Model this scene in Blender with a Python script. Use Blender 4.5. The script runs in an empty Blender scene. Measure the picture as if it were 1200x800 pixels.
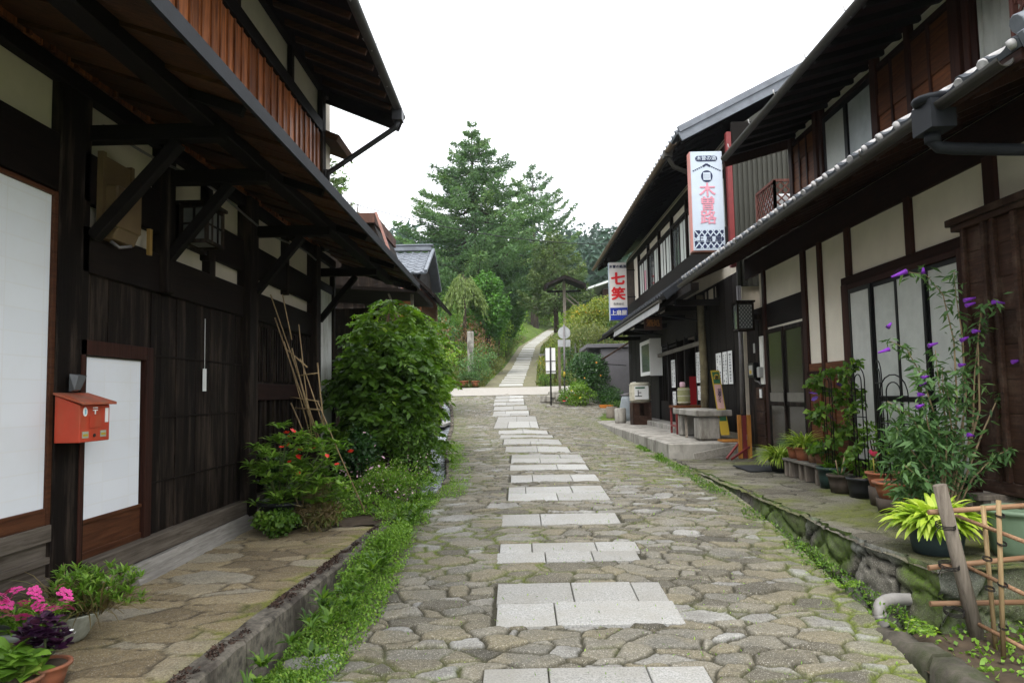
import bpy, math, random
import numpy as np
from mathutils import Vector, Matrix
R = math.radians
# ---------------------------------------------------------------- camera
scene = bpy.context.scene
COL = scene.collection
cam_d = bpy.data.cameras.new('camera'); cam_d.sensor_width = 36; cam_d.sensor_fit = 'HORIZONTAL'
cam_d.lens = 25.5; cam_d.clip_start = .05; cam_d.clip_end = 3000
cam = bpy.data.objects.new('camera', cam_d); COL.objects.link(cam)
CAM = Vector((0, 0, 1.75))
def cam_basis():
    y, p, r = R(-.39), R(4.18), R(1.1)
    for _ in range(60):
        F = Vector((math.sin(y)*math.cos(p), math.cos(y)*math.cos(p), math.sin(p)))
        R0 = Vector((math.cos(y), -math.sin(y), 0)); U0 = R0.cross(F)
        Rt = R0*math.cos(r)-U0*math.sin(r); U = U0*math.cos(r)+R0*math.sin(r)
        px = 600+850*Rt.y/F.y; py = 400-850*U.y/F.y
        y += (px-607)/850; p -= (py-462)/850
    return Rt, U, F
cR, cU, cF = cam_basis()
cam.matrix_world = Matrix(((cR.x, cU.x, -cF.x, CAM.x), (cR.y, cU.y, -cF.y, CAM.y), (cR.z, cU.z, -cF.z, CAM.z), (0, 0, 0, 1)))
scene.camera = cam
# ---------------------------------------------------------------- world, sun, exposure (overcast day)
SUN_EL, SUN_AZ = R(58), R(200)      # azimuth of the sun, clockwise from +Y
world = bpy.data.worlds.new('World'); scene.world = world; world.use_nodes = True
nt = world.node_tree; nt.nodes.clear()
wo = nt.nodes.new('ShaderNodeOutputWorld'); bg = nt.nodes.new('ShaderNodeBackground')
sky = nt.nodes.new('ShaderNodeTexSky'); sky.sky_type = 'NISHITA'; sky.sun_disc = False
sky.sun_elevation = SUN_EL; sky.sun_rotation = SUN_AZ; sky.dust_density = 4; sky.air_density = 1.2
bw = nt.nodes.new('ShaderNodeRGBToBW'); mixw = nt.nodes.new('ShaderNodeMix'); mixw.data_type = 'RGBA'
cl = nt.nodes.new('ShaderNodeMix'); cl.data_type = 'RGBA'
mixw.inputs[0].default_value = .8
nt.links.new(sky.outputs[0], bw.inputs[0]); nt.links.new(sky.outputs[0], mixw.inputs[6]); nt.links.new(bw.outputs[0], mixw.inputs[7])
cl.inputs[0].default_value = .6; cl.inputs[7].default_value = (15.2, 15.6, 16.2, 1)     # the cloud deck
nt.links.new(mixw.outputs[2], cl.inputs[6])
nt.links.new(cl.outputs[2], bg.inputs[0]); bg.inputs[1].default_value = .11
nt.links.new(bg.outputs[0], wo.inputs[0])
sd = bpy.data.lights.new('sun', 'SUN'); sd.energy = 1.5; sd.angle = R(22); sd.color = (1, .965, .9)
so = bpy.data.objects.new('sun', sd); COL.objects.link(so)
so.rotation_euler = (math.pi/2-SUN_EL, 0, math.pi-SUN_AZ); so.location = (0, -5, 20)
vs = scene.view_settings
vs.view_transform = 'Standard'; vs.look = 'None'; vs.gamma = 1; vs.use_curve_mapping = False
vs.exposure = 1.12
scene.cycles.use_denoising = True
scene.cycles.max_bounces = 8; scene.cycles.diffuse_bounces = 4; scene.cycles.transparent_max_bounces = 8
scene.cycles.volume_bounces = 0
# ---------------------------------------------------------------- helpers: picture points to world points (for measuring the place)
def ray(px, py): return cF + cR*((px-600)/850) - cU*((py-400)/850)
def P(px, py, X=None, Y=None, Z=None):
    d = ray(px, py)
    t = (X-CAM.x)/d.x if X is not None else (Y-CAM.y)/d.y if Y is not None else (Z-CAM.z)/d.z
    return CAM + d*t
ZY = [-10, 0, 4, 8, 12, 15, 20, 24, 28, 33, 38, 55, 73, 102]
ZZ = [-.5, 0, .235, .5, .65, .76, .9, 1.08, 1.38, 1.75, 2.17, 3.8, 6.5, 10.5]
def zr(y): return float(np.interp(y, ZY, ZZ))
def G(px, py):
    d = ray(px, py); t = .5
    while t < 150:
        p = CAM + d*t
        if p.z <= zr(p.y): return p
        t += .01
    return p
# ---------------------------------------------------------------- helpers: noise
def vnoise(x, y, seed=0):
    xi = np.floor(x).astype(np.int64); yi = np.floor(y).astype(np.int64); fx = x-xi; fy = y-yi
    fx = fx*fx*(3-2*fx); fy = fy*fy*(3-2*fy)
    def h(a, b):
        n = (a*374761393 + b*668265263 + seed*982451653) & 0x7fffffff
        n = ((n ^ (n >> 13))*1274126177) & 0x7fffffff
        return ((n ^ (n >> 16)) & 0xffff)/65535.
    return (h(xi, yi)*(1-fx)+h(xi+1, yi)*fx)*(1-fy)+(h(xi, yi+1)*(1-fx)+h(xi+1, yi+1)*fx)*fy
def fbm(x, y, seed=0, o=4):
    s = 0; a = .5; t = 0
    for i in range(o):
        s = s+a*vnoise(x*2**i, y*2**i, seed+i*17); t += a; a *= .5
    return s/t
# ---------------------------------------------------------------- helpers: tagging and linking
def tag(o, label=None, cat=None, group=None, kind=None):
    if label: o['label'] = label
    if cat: o['category'] = cat
    if group: o['group'] = group
    if kind: o['kind'] = kind
    return o
def empty(name, loc, label=None, cat=None, group=None, rz=0):
    o = bpy.data.objects.new(name, None); COL.objects.link(o); o.location = loc; o.rotation_euler.z = rz
    o.empty_display_size = .2
    return tag(o, label, cat, group)
def link(name, me, parent=None, world=True):
    o = bpy.data.objects.new(name, me); COL.objects.link(o)
    if parent is not None:
        o.parent = parent
        if world:                      # mesh built in world coordinates
            M = Matrix.Translation(parent.location) @ Matrix.Rotation(parent.rotation_euler.z, 4, 'Z')
            if parent.parent is not None:
                M = Matrix.Translation(parent.parent.location) @ Matrix.Rotation(parent.parent.rotation_euler.z, 4, 'Z') @ parent.matrix_parent_inverse @ M
            o.matrix_parent_inverse = M.inverted()
    return o
def copy_tree(o, parent=None):
    c = o.copy(); COL.objects.link(c); c.parent = parent
    for ch in list(o.children): copy_tree(ch, c)
    return c
def npmesh(name, V, F, mat, rnd=None, smooth=False, attrs=None):
    """V (n,3), F (m,k) -> mesh with per-face attribute rnd"""
    me = bpy.data.meshes.new(name); V = np.asarray(V, np.float32); F = np.asarray(F, np.int32); m, k = F.shape
    me.vertices.add(len(V)); me.vertices.foreach_set('co', V.ravel())
    me.loops.add(m*k); me.loops.foreach_set('vertex_index', F.ravel())
    me.polygons.add(m); me.polygons.foreach_set('loop_start', np.arange(0, m*k, k, dtype=np.int32))
    me.update(calc_edges=True)
    if smooth: me.polygons.foreach_set('use_smooth', np.ones(m, bool))
    if rnd is not None:
        a = me.attributes.new('rnd', 'FLOAT', 'FACE'); a.data.foreach_set('value', np.asarray(rnd, np.float32))
    for nme, arr in (attrs or {}).items():
        a = me.attributes.new(nme, 'FLOAT', 'POINT'); a.data.foreach_set('value', np.asarray(arr, np.float32).ravel())
    if mat: me.materials.append(mat)
    return me
rng = random.Random(7)
class MB:
    """collects boxes, bars, tubes, lathes; build() links them as one mesh object"""
    def __init__(s): s.v = []; s.f = []; s.r = []; s.sm = []
    def add(s, vs_, fs, r=None, smooth=False):
        n = len(s.v); s.v += [tuple(v) for v in vs_]; r = rng.random() if r is None else r
        for f in fs: s.f.append([i+n for i in f]); s.r.append(r); s.sm.append(smooth)
        return s
    def box(s, x0, x1, y0, y1, z0, z1, r=None):
        if x0 > x1: x0, x1 = x1, x0
        if y0 > y1: y0, y1 = y1, y0
        if z0 > z1: z0, z1 = z1, z0
        return s.add([(x0,y0,z0),(x1,y0,z0),(x1,y1,z0),(x0,y1,z0),(x0,y0,z1),(x1,y0,z1),(x1,y1,z1),(x0,y1,z1)],
            [(0,3,2,1),(4,5,6,7),(0,1,5,4),(1,2,6,5),(2,3,7,6),(3,0,4,7)], r)
    def bar(s, a, b, w, h, up=(0,0,1), r=None):
        a = Vector(a); b = Vector(b); d = (b-a).normalized(); up = Vector(up)
        if abs(d.dot(up)) > .98: up = Vector((0,1,0))
        sx = d.cross(up).normalized(); uz = sx.cross(d).normalized()
        vv = [p+sx*(i*w/2)+uz*(j*h/2) for p in (a, b) for i, j in ((-1,-1),(1,-1),(1,1),(-1,1))]
        return s.add(vv, [(0,1,2,3),(7,6,5,4),(0,4,5,1),(1,5,6,2),(2,6,7,3),(3,7,4,0)], r)
    def tube(s, pts, rad, n=8, r=None, caps=True):
        pts = [Vector(p) for p in pts]; rad = rad if isinstance(rad, (list, tuple)) else [rad]*len(pts)
        vv = []; prev = None
        for i, p in enumerate(pts):
            d = (pts[min(i+1, len(pts)-1)]-pts[max(i-1, 0)]).normalized()
            ref = prev if prev is not None else (Vector((0,0,1)) if abs(d.z) < .9 else Vector((1,0,0)))
            a = (ref-d*ref.dot(d)).normalized(); b = d.cross(a); prev = a
            for k in range(n):
                t = 2*math.pi*k/n; vv.append(p+(a*math.cos(t)+b*math.sin(t))*rad[i])
        fs = [(i*n+k, i*n+(k+1)%n, (i+1)*n+(k+1)%n, (i+1)*n+k) for i in range(len(pts)-1) for k in range(n)]
        r = rng.random() if r is None else r
        s.add(vv, fs, r, True)
        if caps:
            m = len(s.v)-len(vv)
            s.f.append([m+k for k in range(n)][::-1]); s.r.append(r); s.sm.append(False)
            s.f.append([m+(len(pts)-1)*n+k for k in range(n)]); s.r.append(r); s.sm.append(False)
        return s
    def lathe(s, c, prof, n=24, r=None, sx=1, sy=1, cap=True):
        c = Vector(c); vv = [c+Vector((math.cos(2*math.pi*k/n)*q*sx, math.sin(2*math.pi*k/n)*q*sy, z)) for q, z in prof for k in range(n)]
        fs = [(i*n+k, i*n+(k+1)%n, (i+1)*n+(k+1)%n, (i+1)*n+k) for i in range(len(prof)-1) for k in range(n)]
        m = len(s.v); r = rng.random() if r is None else r
        s.add(vv, fs, r, True)
        if cap:
            s.f.append([m+k for k in range(n)][::-1]); s.r.append(r); s.sm.append(False)
            s.f.append([m+(len(prof)-1)*n+k for k in range(n)]); s.r.append(r); s.sm.append(False)
        return s
    def poly(s, pts, r=None): return s.add(pts, [tuple(range(len(pts)))], r)
    def prism(s, pts, off, r=None):
        off = Vector(off); n = len(pts); a = [Vector(p) for p in pts]; b = [p+off for p in a]
        return s.add(a+b, [tuple(range(n))[::-1], tuple(range(n, 2*n))]+[(i, (i+1)%n, (i+1)%n+n, i+n) for i in range(n)], r)
    def build(s, name, mat, parent=None, bevel=0, label=None, world=True):
        me = bpy.data.meshes.new(name); me.from_pydata([tuple(v) for v in s.v], [], s.f)
        a = me.attributes.new('rnd', 'FLOAT', 'FACE'); a.data.foreach_set('value', s.r)
        me.polygons.foreach_set('use_smooth', s.sm)
        me.materials.append(mat); me.update()
        o = link(name, me, parent, world)
        if bevel:
            b = o.modifiers.new('bevel', 'BEVEL'); b.width = bevel; b.segments = 1; b.limit_method = 'ANGLE'; b.angle_limit = R(50)
        if label: o['label'] = label
        return o
# ---------------------------------------------------------------- materials
def newmat(name):
    m = bpy.data.materials.new(name); m.use_nodes = True; m.node_tree.nodes.clear(); return m, m.node_tree
class N:
    def __init__(s, nt): s.t = nt
    def __call__(s, typ, **kw):
        n = s.t.nodes.new('ShaderNode'+typ)
        for k, v in kw.items():
            if k.startswith('i_'):
                key = k[2:]; key = int(key) if key.isdigit() else key.replace('_', ' ')
                if hasattr(v, 'is_linked') or isinstance(v, bpy.types.NodeSocket): s.t.links.new(v, n.inputs[key])
                else: n.inputs[key].default_value = v
            else: setattr(n, k, v)
        return n
    def ramp(s, fac, stops, interp='LINEAR'):
        n = s.t.nodes.new('ShaderNodeValToRGB'); n.color_ramp.interpolation = interp
        e = n.color_ramp.elements
        while len(e) > len(stops): e.remove(e[-1])
        while len(e) < len(stops): e.new(1)
        for i, (p, c) in enumerate(stops):
            e[i].position = p; e[i].color = (*c, 1) if len(c) == 3 else c
        s.t.links.new(fac, n.inputs[0]); return n.outputs[0]
    def mix(s, fac, a, b, blend='MIX'):
        n = s.t.nodes.new('ShaderNodeMix'); n.data_type = 'RGBA'; n.blend_type = blend
        for i, v in ((0, fac), (6, a), (7, b)):
            if isinstance(v, bpy.types.NodeSocket): s.t.links.new(v, n.inputs[i])
            else: n.inputs[i].default_value = v if i == 0 else ((*v, 1) if len(v) == 3 else v)
        return n.outputs[2]
    def math(s, op, a, b=0.):
        n = s.t.nodes.new('ShaderNodeMath'); n.operation = op
        for i, v in ((0, a), (1, b)):
            if isinstance(v, bpy.types.NodeSocket): s.t.links.new(v, n.inputs[i])
            else: n.inputs[i].default_value = v
        return n.outputs[0]
    def coord(s, scale=(1,1,1), kind='Object'):
        tc = s.t.nodes.new('ShaderNodeTexCoord'); mp = s.t.nodes.new('ShaderNodeMapping'); mp.inputs['Scale'].default_value = scale
        s.t.links.new(tc.outputs[kind], mp.inputs[0]); return mp.outputs[0]
    def noise(s, vec, scale, detail=4, rough=.6, dist=0.):
        n = s.t.nodes.new('ShaderNodeTexNoise'); n.inputs['Scale'].default_value = scale; n.inputs['Detail'].default_value = detail
        n.inputs['Roughness'].default_value = rough; n.inputs['Distortion'].default_value = dist
        s.t.links.new(vec, n.inputs['Vector']); return n.outputs[0]
    def attr(s, name):
        n = s.t.nodes.new('ShaderNodeAttribute'); n.attribute_name = name; return n.outputs['Fac']
    def out(s, col, rough=.7, bump=None, bstr=.3, bdist=.01, metal=0., spec=.5, extra=None):
        b = s.t.nodes.new('ShaderNodeBsdfPrincipled'); o = s.t.nodes.new('ShaderNodeOutputMaterial')
        for k, v in (('Base Color', col), ('Roughness', rough), ('Metallic', metal), ('Specular IOR Level', spec)):
            if isinstance(v, bpy.types.NodeSocket): s.t.links.new(v, b.inputs[k])
            else: b.inputs[k].default_value = ((*v, 1) if k == 'Base Color' else v)
        if bump is not None:
            bp = s.t.nodes.new('ShaderNodeBump'); bp.inputs['Strength'].default_value = bstr; bp.inputs['Distance'].default_value = bdist
            s.t.links.new(bump, bp.inputs['Height']); s.t.links.new(bp.outputs[0], b.inputs['Normal'])
        s.t.links.new(b.outputs[0], o.inputs[0]); return b
def wood(name, dark, light, axis='z', rough=.75, var=.5, weather=None, scale=1.):
    m, t = newmat(name); n = N(t); g = {'z': (14,14,.8), 'y': (14,.8,14), 'x': (.8,14,14)}[axis]
    rn = n.attr('rnd'); tc = t.nodes.new('ShaderNodeTexCoord'); mp = t.nodes.new('ShaderNodeMapping'); mp.inputs['Scale'].default_value = [q*scale for q in g]
    cb = t.nodes.new('ShaderNodeCombineXYZ'); k = n.math('MULTIPLY', rn, 37.); 
    for i in range(3): t.links.new(k, cb.inputs[i])
    t.links.new(tc.outputs['Object'], mp.inputs[0]); t.links.new(cb.outputs[0], mp.inputs[1])
    a = n.noise(mp.outputs[0], 3, 6, .65, .6); b = n.noise(n.coord((1,1,1)), 1.3, 3)
    c = n.ramp(a, [(.3, dark), (.7, light)])
    dk = n.math('ADD', n.math('MULTIPLY', rn, var), 1-var)
    c = n.mix(1., c, n.ramp(dk, [(0, (0,0,0)), (1, (1,1,1))]), 'MULTIPLY')
    c = n.mix(n.ramp(b, [(.35, (0,0,0)), (.75, (.6,.6,.6))]), c, [q*.5 for q in dark])
    if weather:
        w = n.noise(n.coord((5,5,.5) if axis == 'z' else (2,2,2)), 2, 5, .7)
        c = n.mix(n.ramp(w, [(.5, (0,0,0)), (.75, (.8,.8,.8))]), c, weather)
    n.out(c, rough, a, .4, .006, spec=.1); return m
def plain(name, col, rough=.6, metal=0., nscale=6, amt=.25, bump=.15, spec=.3, dirt=None):
    m, t = newmat(name); n = N(t); v = n.coord()
    a = n.noise(v, nscale, 5, .65); f = n.noise(v, nscale*14, 3, .6)
    c = n.mix(n.ramp(a, [(.3, (0,0,0)), (.75, (1,1,1))]), [q*(1-amt) for q in col], [min(1, q*(1+amt*.4)) for q in col])
    if dirt: c = n.mix(n.ramp(n.noise(n.coord((1.5,1.5,.4)), 2.2, 6, .7), [(.47, (0,0,0)), (.62, (.75,.75,.75))]), c, dirt)
    n.out(c, rough, f, bump, .003, metal, spec); return m
def leafmat(name, dark, light, tip=None, rough=.5, trans=.3):
    m, t = newmat(name); n = N(t); rn = n.attr('rnd')
    st = [(0, dark), (.75, light)]+([(1, tip)] if tip else [])
    c = n.ramp(rn, st)
    big = n.noise(n.coord(), 1.1, 2)
    c = n.mix(n.ramp(big, [(.35, (.0,.0,.0)), (.7, (.45,.45,.45))]), c, light)
    b = t.nodes.new('ShaderNodeBsdfPrincipled'); b.inputs['Roughness'].default_value = rough; b.inputs['Specular IOR Level'].default_value = .35
    tr = t.nodes.new('ShaderNodeBsdfTranslucent'); mx = t.nodes.new('ShaderNodeMixShader'); mx.inputs[0].default_value = trans
    o = t.nodes.new('ShaderNodeOutputMaterial'); tc = n.mix(1., c, (1.5,1.7,.7), 'MULTIPLY')
    t.links.new(c, b.inputs['Base Color']); t.links.new(tc, tr.inputs[0]); t.links.new(b.outputs[0], mx.inputs[1]); t.links.new(tr.outputs[0], mx.inputs[2]); t.links.new(mx.outputs[0], o.inputs[0])
    return m
def stonemat(name, stops, joint, moss=(.05,.075,.012), bump=.5, rough=.85, mossamt=1.):
    m, t = newmat(name); n = N(t); v = n.coord()
    a = n.noise(v, 7, 6, .7); f = n.noise(v, 55, 4, .7); sp = n.noise(v, 140, 2, .5)
    c = n.ramp(n.attr('tone'), stops)
    c = n.mix(n.ramp(a, [(.35, (.6,.6,.6)), (.7, (0,0,0))]), c, n.mix(.5, c, (.07,.06,.045)))
    c = n.mix(1., c, n.ramp(f, [(.3, (.6,.59,.57)), (.7, (1.3,1.3,1.3))]), 'MULTIPLY')
    c = n.mix(n.ramp(sp, [(.60, (0,0,0)), (.68, (.55,.55,.55))]), c, (.5,.48,.43)); c = n.mix(n.ramp(sp, [(.30, (.6,.6,.6)), (.40, (0,0,0))]), c, (.05,.045,.035))
    c = n.mix(n.attr('joint'), c, n.mix(n.ramp(f, [(.3, (0,0,0)), (.7, (1,1,1))]), [q*.55 for q in joint], joint))
    mk = n.math('MULTIPLY', n.attr('moss'), mossamt)
    mk = n.math('MULTIPLY', mk, n.math('ADD', n.math('MULTIPLY', f, 1.4), .1))
    c = n.mix(mk, c, n.mix(n.ramp(f, [(.3, (0,0,0)), (.7, (1,1,1))]), [q*.5 for q in moss], [q*1.5 for q in moss]))
    h = n.math('ADD', n.math('MULTIPLY', a, .8), n.math('MULTIPLY', f, .8))
    n.out(c, rough, h, bump, .012, spec=.3); return m
M = {}
M['road'] = stonemat('road stone', [(0, (.062,.058,.046)), (.2, (.115,.105,.08)), (.4, (.185,.163,.11)), (.56, (.135,.13,.112)), (.72, (.195,.178,.135)), (.88, (.205,.202,.19)), (1, (.31,.31,.295))], (.042,.038,.022), moss=(.10,.13,.015))
M['walk'] = stonemat('sidewalk stone', [(0, (.15,.11,.06)), (.3, (.23,.175,.095)), (.6, (.32,.25,.14)), (1, (.31,.28,.215))], (.075,.058,.038), moss=(.15,.17,.012))
M['terrace'] = stonemat('terrace stone', [(0, (.045,.04,.03)), (.5, (.085,.078,.055)), (1, (.16,.15,.125))], (.025,.022,.016), moss=(.085,.10,.013))
M['wallstone'] = stonemat('retaining stone', [(0, (.07,.065,.055)), (.5, (.13,.12,.10)), (1, (.17,.18,.165))], (.010,.009,.006), moss=(.06,.10,.010))
M['granite'] = plain('granite slab', (.34,.335,.31), .75, nscale=3, amt=.18, bump=.4)
def speck():
    m, t = newmat('speckled granite'); n = N(t); v = n.coord(); rn = n.attr('rnd')
    a = n.noise(v, 90, 3, .7); b = n.noise(v, 2.5, 5, .7)
    c = n.ramp(a, [(.3, (.15,.152,.15)), (.5, (.33,.33,.32)), (.7, (.46,.46,.45))])
    c = n.mix(n.ramp(b, [(.40, (0,0,0)), (.68, (.7,.7,.7))]), c, (.28,.27,.24))
    c = n.mix(1., c, n.ramp(rn, [(0, (.74,.73,.71)), (1, (1.04,1.04,1.04))]), 'MULTIPLY')
    n.out(c, .75, a, .4, .004, spec=.35); return m
M['slab'] = speck()
M['concrete'] = plain('weathered concrete', (.30,.285,.255), .9, nscale=4, amt=.35, bump=.6, dirt=(.07,.06,.045))
M['kerb'] = plain('stained kerb', (.20,.175,.14), .95, nscale=16, amt=.8, bump=1.6, dirt=(.03,.022,.018))
M['asphalt'] = plain('pale asphalt', (.31,.29,.26), .9, nscale=8, amt=.15, bump=.4)
M['soil'] = plain('soil', (.07,.05,.032), .95, nscale=9, amt=.5, bump=1.)
def groundmat():
    m, t = newmat('grass ground'); n = N(t); v = n.coord()
    a = n.noise(v, .6, 6, .7); f = n.noise(v, 18, 5, .7)
    c = n.ramp(a, [(.3, (.07,.06,.03)), (.45, (.06,.10,.02)), (.7, (.14,.19,.035))])
    c = n.mix(1., c, n.ramp(f, [(.3, (.5,.5,.5)), (.7, (1.3,1.3,1.2))]), 'MULTIPLY')
    n.out(c, .95, f, 1., .05, spec=.1); return m
M['ground'] = groundmat()
M['black'] = wood('blackened timber', (.006,.0042,.0035), (.020,.013,.009), 'z', .75, .5, weather=(.065,.047,.035))
M['black_y'] = wood('blackened beam', (.005,.0037,.003), (.014,.0085,.006), 'y', .7, .4)
M['black_x'] = wood('blackened arm', (.005,.004,.0035), (.012,.009,.007), 'x', .7, .4)
M['greywood'] = wood('greyed sill timber', (.07,.055,.042), (.2,.17,.14), 'y', .8, .3)
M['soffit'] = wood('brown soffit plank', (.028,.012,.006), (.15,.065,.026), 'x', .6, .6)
M['redboard'] = wood('red brown board', (.085,.020,.010), (.72,.25,.085), 'z', .42, .68, scale=.8)
M['redwood'] = wood('reddish base panel', (.045,.017,.009), (.14,.055,.026), 'y', .5, .3)
M['brownwood'] = wood('brown framed timber', (.026,.010,.007), (.072,.027,.018), 'z', .6, .4)
M['brownwood_y'] = wood('brown beam', (.014,.006,.0045), (.040,.016,.011), 'y', .75, .35)
M['panel'] = wood('brown infill board', (.07,.024,.011), (.25,.09,.033), 'y', .55, .5)
M['tobukuro'] = wood('dark shutter board', (.022,.012,.009), (.085,.042,.026), 'y', .7, .5, weather=(.11,.075,.055))
M['oldwood'] = wood('weathered grey wood', (.12,.10,.08), (.30,.26,.215), 'z', .85, .3)
M['oldwood_y'] = wood('weathered grey wood lying', (.13,.12,.10), (.30,.28,.25), 'y', .85, .3)
M['orangewood'] = wood('orange stained wood', (.30,.11,.02), (.52,.24,.06), 'z', .6, .2)
M['bamboo'] = wood('dry bamboo', (.20,.13,.065), (.42,.31,.17), 'z', .45, .3)
M['bamboo_x'] = wood('brown bamboo rail', (.17,.08,.045), (.40,.26,.155), 'x', .4, .4)
M['plaster'] = plain('cream plaster', (.74,.68,.575), .9, nscale=2, amt=.12, bump=.2)
M['plaster_l'] = plain('aged plaster', (.56,.50,.41), .9, nscale=2, amt=.15, bump=.2)
M['white_plaster'] = plain('white plaster', (.72,.72,.68), .9, nscale=2, amt=.1, bump=.2, dirt=(.38,.36,.3))
M['white'] = plain('white paint', (.78,.78,.77), .5, nscale=3, amt=.06, bump=.05)
M['curtain'] = plain('pale curtain', (.50,.51,.48), .9, nscale=5, amt=.15, bump=.2)
M['shop_panel'] = plain('pale glazed panel', (.47,.49,.46), .5, nscale=5, amt=.15, bump=.1)
def shojimat():
    m, t = newmat('paper screen'); n = N(t)
    br = t.nodes.new('ShaderNodeTexBrick'); br.offset = 0; br.inputs['Scale'].default_value = 1
    br.inputs['Brick Width'].default_value = .33; br.inputs['Row Height'].default_value = .135; br.inputs['Mortar Size'].default_value = .006; br.inputs['Mortar Smooth'].default_value = .6
    br.inputs['Color1'].default_value = (.72,.74,.78,1); br.inputs['Color2'].default_value = (.69,.71,.75,1); br.inputs['Mortar'].default_value = (.69,.70,.72,1)
    tc = t.nodes.new('ShaderNodeTexCoord'); sp = t.nodes.new('ShaderNodeSeparateXYZ'); cb = t.nodes.new('ShaderNodeCombineXYZ')
    t.links.new(tc.outputs['Object'], sp.inputs[0]); t.links.new(sp.outputs[1], cb.inputs[0]); t.links.new(sp.outputs[2], cb.inputs[1]); t.links.new(cb.outputs[0], br.inputs[0])
    w = n.noise(n.coord(), 2.2, 4, .6)
    c = n.mix(n.ramp(w, [(.5, (0,0,0)), (.8, (.25,.25,.25))]), br.outputs[0], (.55,.52,.46))
    n.out(c, .85, w, .2, .01, spec=.2); return m
M['shoji'] = shojimat()
M['darkmetal'] = plain('dark gutter metal', (.035,.036,.038), .45, .3, amt=.3)
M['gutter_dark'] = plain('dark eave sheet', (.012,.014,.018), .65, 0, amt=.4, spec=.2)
M['blackmetal'] = plain('black wire', (.012,.012,.013), .4, .5)
M['greymetal'] = plain('grey metal pipe', (.16,.15,.15), .45, .4)
M['brownmetal'] = plain('brown gutter', (.13,.085,.05), .6, .1, amt=.4)
M['greygut'] = plain('greyed gutter', (.036,.032,.024), .6, .1, amt=.5)
M['tile'] = plain('grey roof tile', (.09,.10,.115), .42, .1, nscale=3, amt=.45, bump=.2)
M['tilecap'] = plain('pale lichened tile', (.46,.45,.45), .7, nscale=12, amt=.5, bump=.4)
M['tilegrey'] = plain('blue grey tile', (.15,.165,.19), .5, nscale=4, amt=.35, bump=.2)
M['redmetal'] = plain('post box red', (.46,.055,.025), .42, nscale=5, amt=.2, bump=.1, dirt=(.33,.09,.04))
M['redpost'] = plain('red oxide steel', (.17,.025,.025), .5, amt=.25)
M['beige'] = plain('beige enamel', (.12,.078,.035), .5, amt=.2)
M['glass'] = plain('smoked glass', (.10,.11,.11), .08, 0, amt=.1, bump=0, spec=.8)
M['paperlamp'] = plain('dim lamp paper', (.12,.12,.115), .5)
M['lampglass'] = plain('frosted lamp glass', (.34,.34,.33), .4, amt=.1)
M['terracotta'] = plain('terracotta', (.34,.12,.06), .75, amt=.3, dirt=(.16,.09,.06))
M['pot_green'] = plain('dark green pot', (.018,.04,.035), .45, amt=.3)
M['pot_black'] = plain('black plastic pot', (.012,.013,.014), .4, amt=.3)
M['pot_teal'] = plain('blue grey pot', (.035,.055,.06), .5, amt=.3)
M['pot_brown'] = plain('brown weathered pot', (.075,.058,.045), .8, amt=.5, dirt=(.02,.016,.013))
M['pot_white'] = plain('chalky planter', (.36,.37,.31), .7, amt=.3, dirt=(.13,.13,.09))
M['pot_sage'] = plain('sage green plastic', (.13,.19,.125), .5, amt=.15)
M['zinc'] = plain('zinc tub', (.15,.17,.15), .5, .3, amt=.35)
M['pvc'] = plain('grey drain pipe', (.27,.26,.25), .5, amt=.2, dirt=(.12,.11,.09))
M['jute'] = plain('black palm rope', (.012,.010,.009), .9)
M['siding'] = plain('corrugated siding', (.034,.034,.026), .6, .1, amt=.12)
M['greyshed'] = plain('grey shed cladding', (.13,.125,.14), .7, amt=.12)
M['water'] = None
M['navy'] = plain('navy ink', (.012,.018,.055), .6, amt=.05)
M['pink'] = plain('faded pink ink', (.55,.23,.29), .6, amt=.1)
M['red'] = plain('red ink', (.62,.015,.02), .6, amt=.05)
M['blue'] = plain('blue ink', (.01,.03,.28), .6, amt=.05)
M['ink'] = plain('black ink', (.02,.02,.02), .7, amt=.05)
M['paper'] = plain('notice paper', (.66,.67,.66), .9, amt=.06)
M['yellow'] = plain('yellow paint', (.45,.32,.03), .6, amt=.1)
M['greenp'] = plain('green paint', (.03,.12,.05), .6, amt=.1)
M['signwhite'] = plain('sign white acrylic', (.42,.48,.55), .35, amt=.05, bump=.02)
M['signwarm'] = plain('weathered sign white', (.66,.63,.60), .5, amt=.1, bump=.05)
M['signside'] = plain('faded sign side', (.48,.20,.17), .6, amt=.2)
M['straw'] = plain('straw matting', (.46,.43,.34), .9, nscale=12, amt=.3, bump=.8)
M['rust'] = plain('rusty sheet', (.10,.042,.028), .85, amt=.5, dirt=(.07,.04,.03))
M['brick'] = plain('orange tin wall', (.36,.15,.055), .8, amt=.4)
M['bark'] = wood('bark', (.05,.038,.028), (.13,.10,.075), 'z', .9, .3)
M['stem'] = plain('green stem', (.10,.13,.045), .6)
M['drystem'] = plain('dry stem', (.26,.19,.11), .7)
M['crimson'] = plain('red petal', (.66,.035,.02), .5)
M['magenta'] = plain('pink petal', (.72,.055,.30), .5)
M['hotpink'] = plain('pink lily petal', (.78,.06,.15), .5)
M['violet'] = plain('violet floret', (.22,.035,.46), .6, nscale=60, amt=.5, bump=1)
M['deepviolet'] = plain('deep violet petal', (.08,.025,.25), .6)
M['paleflower'] = plain('pale flower', (.62,.40,.46), .6)
M['mixleaf'] = leafmat('fresh leaf', (.025,.065,.009), (.095,.19,.02), (.18,.28,.03))
M['dkleaf'] = leafmat('dark glossy leaf', (.012,.042,.011), (.045,.115,.024), (.08,.16,.035), .38, .2)
M['brightleaf'] = leafmat('bright leaf', (.045,.105,.010), (.15,.27,.022), (.27,.37,.035))
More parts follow.
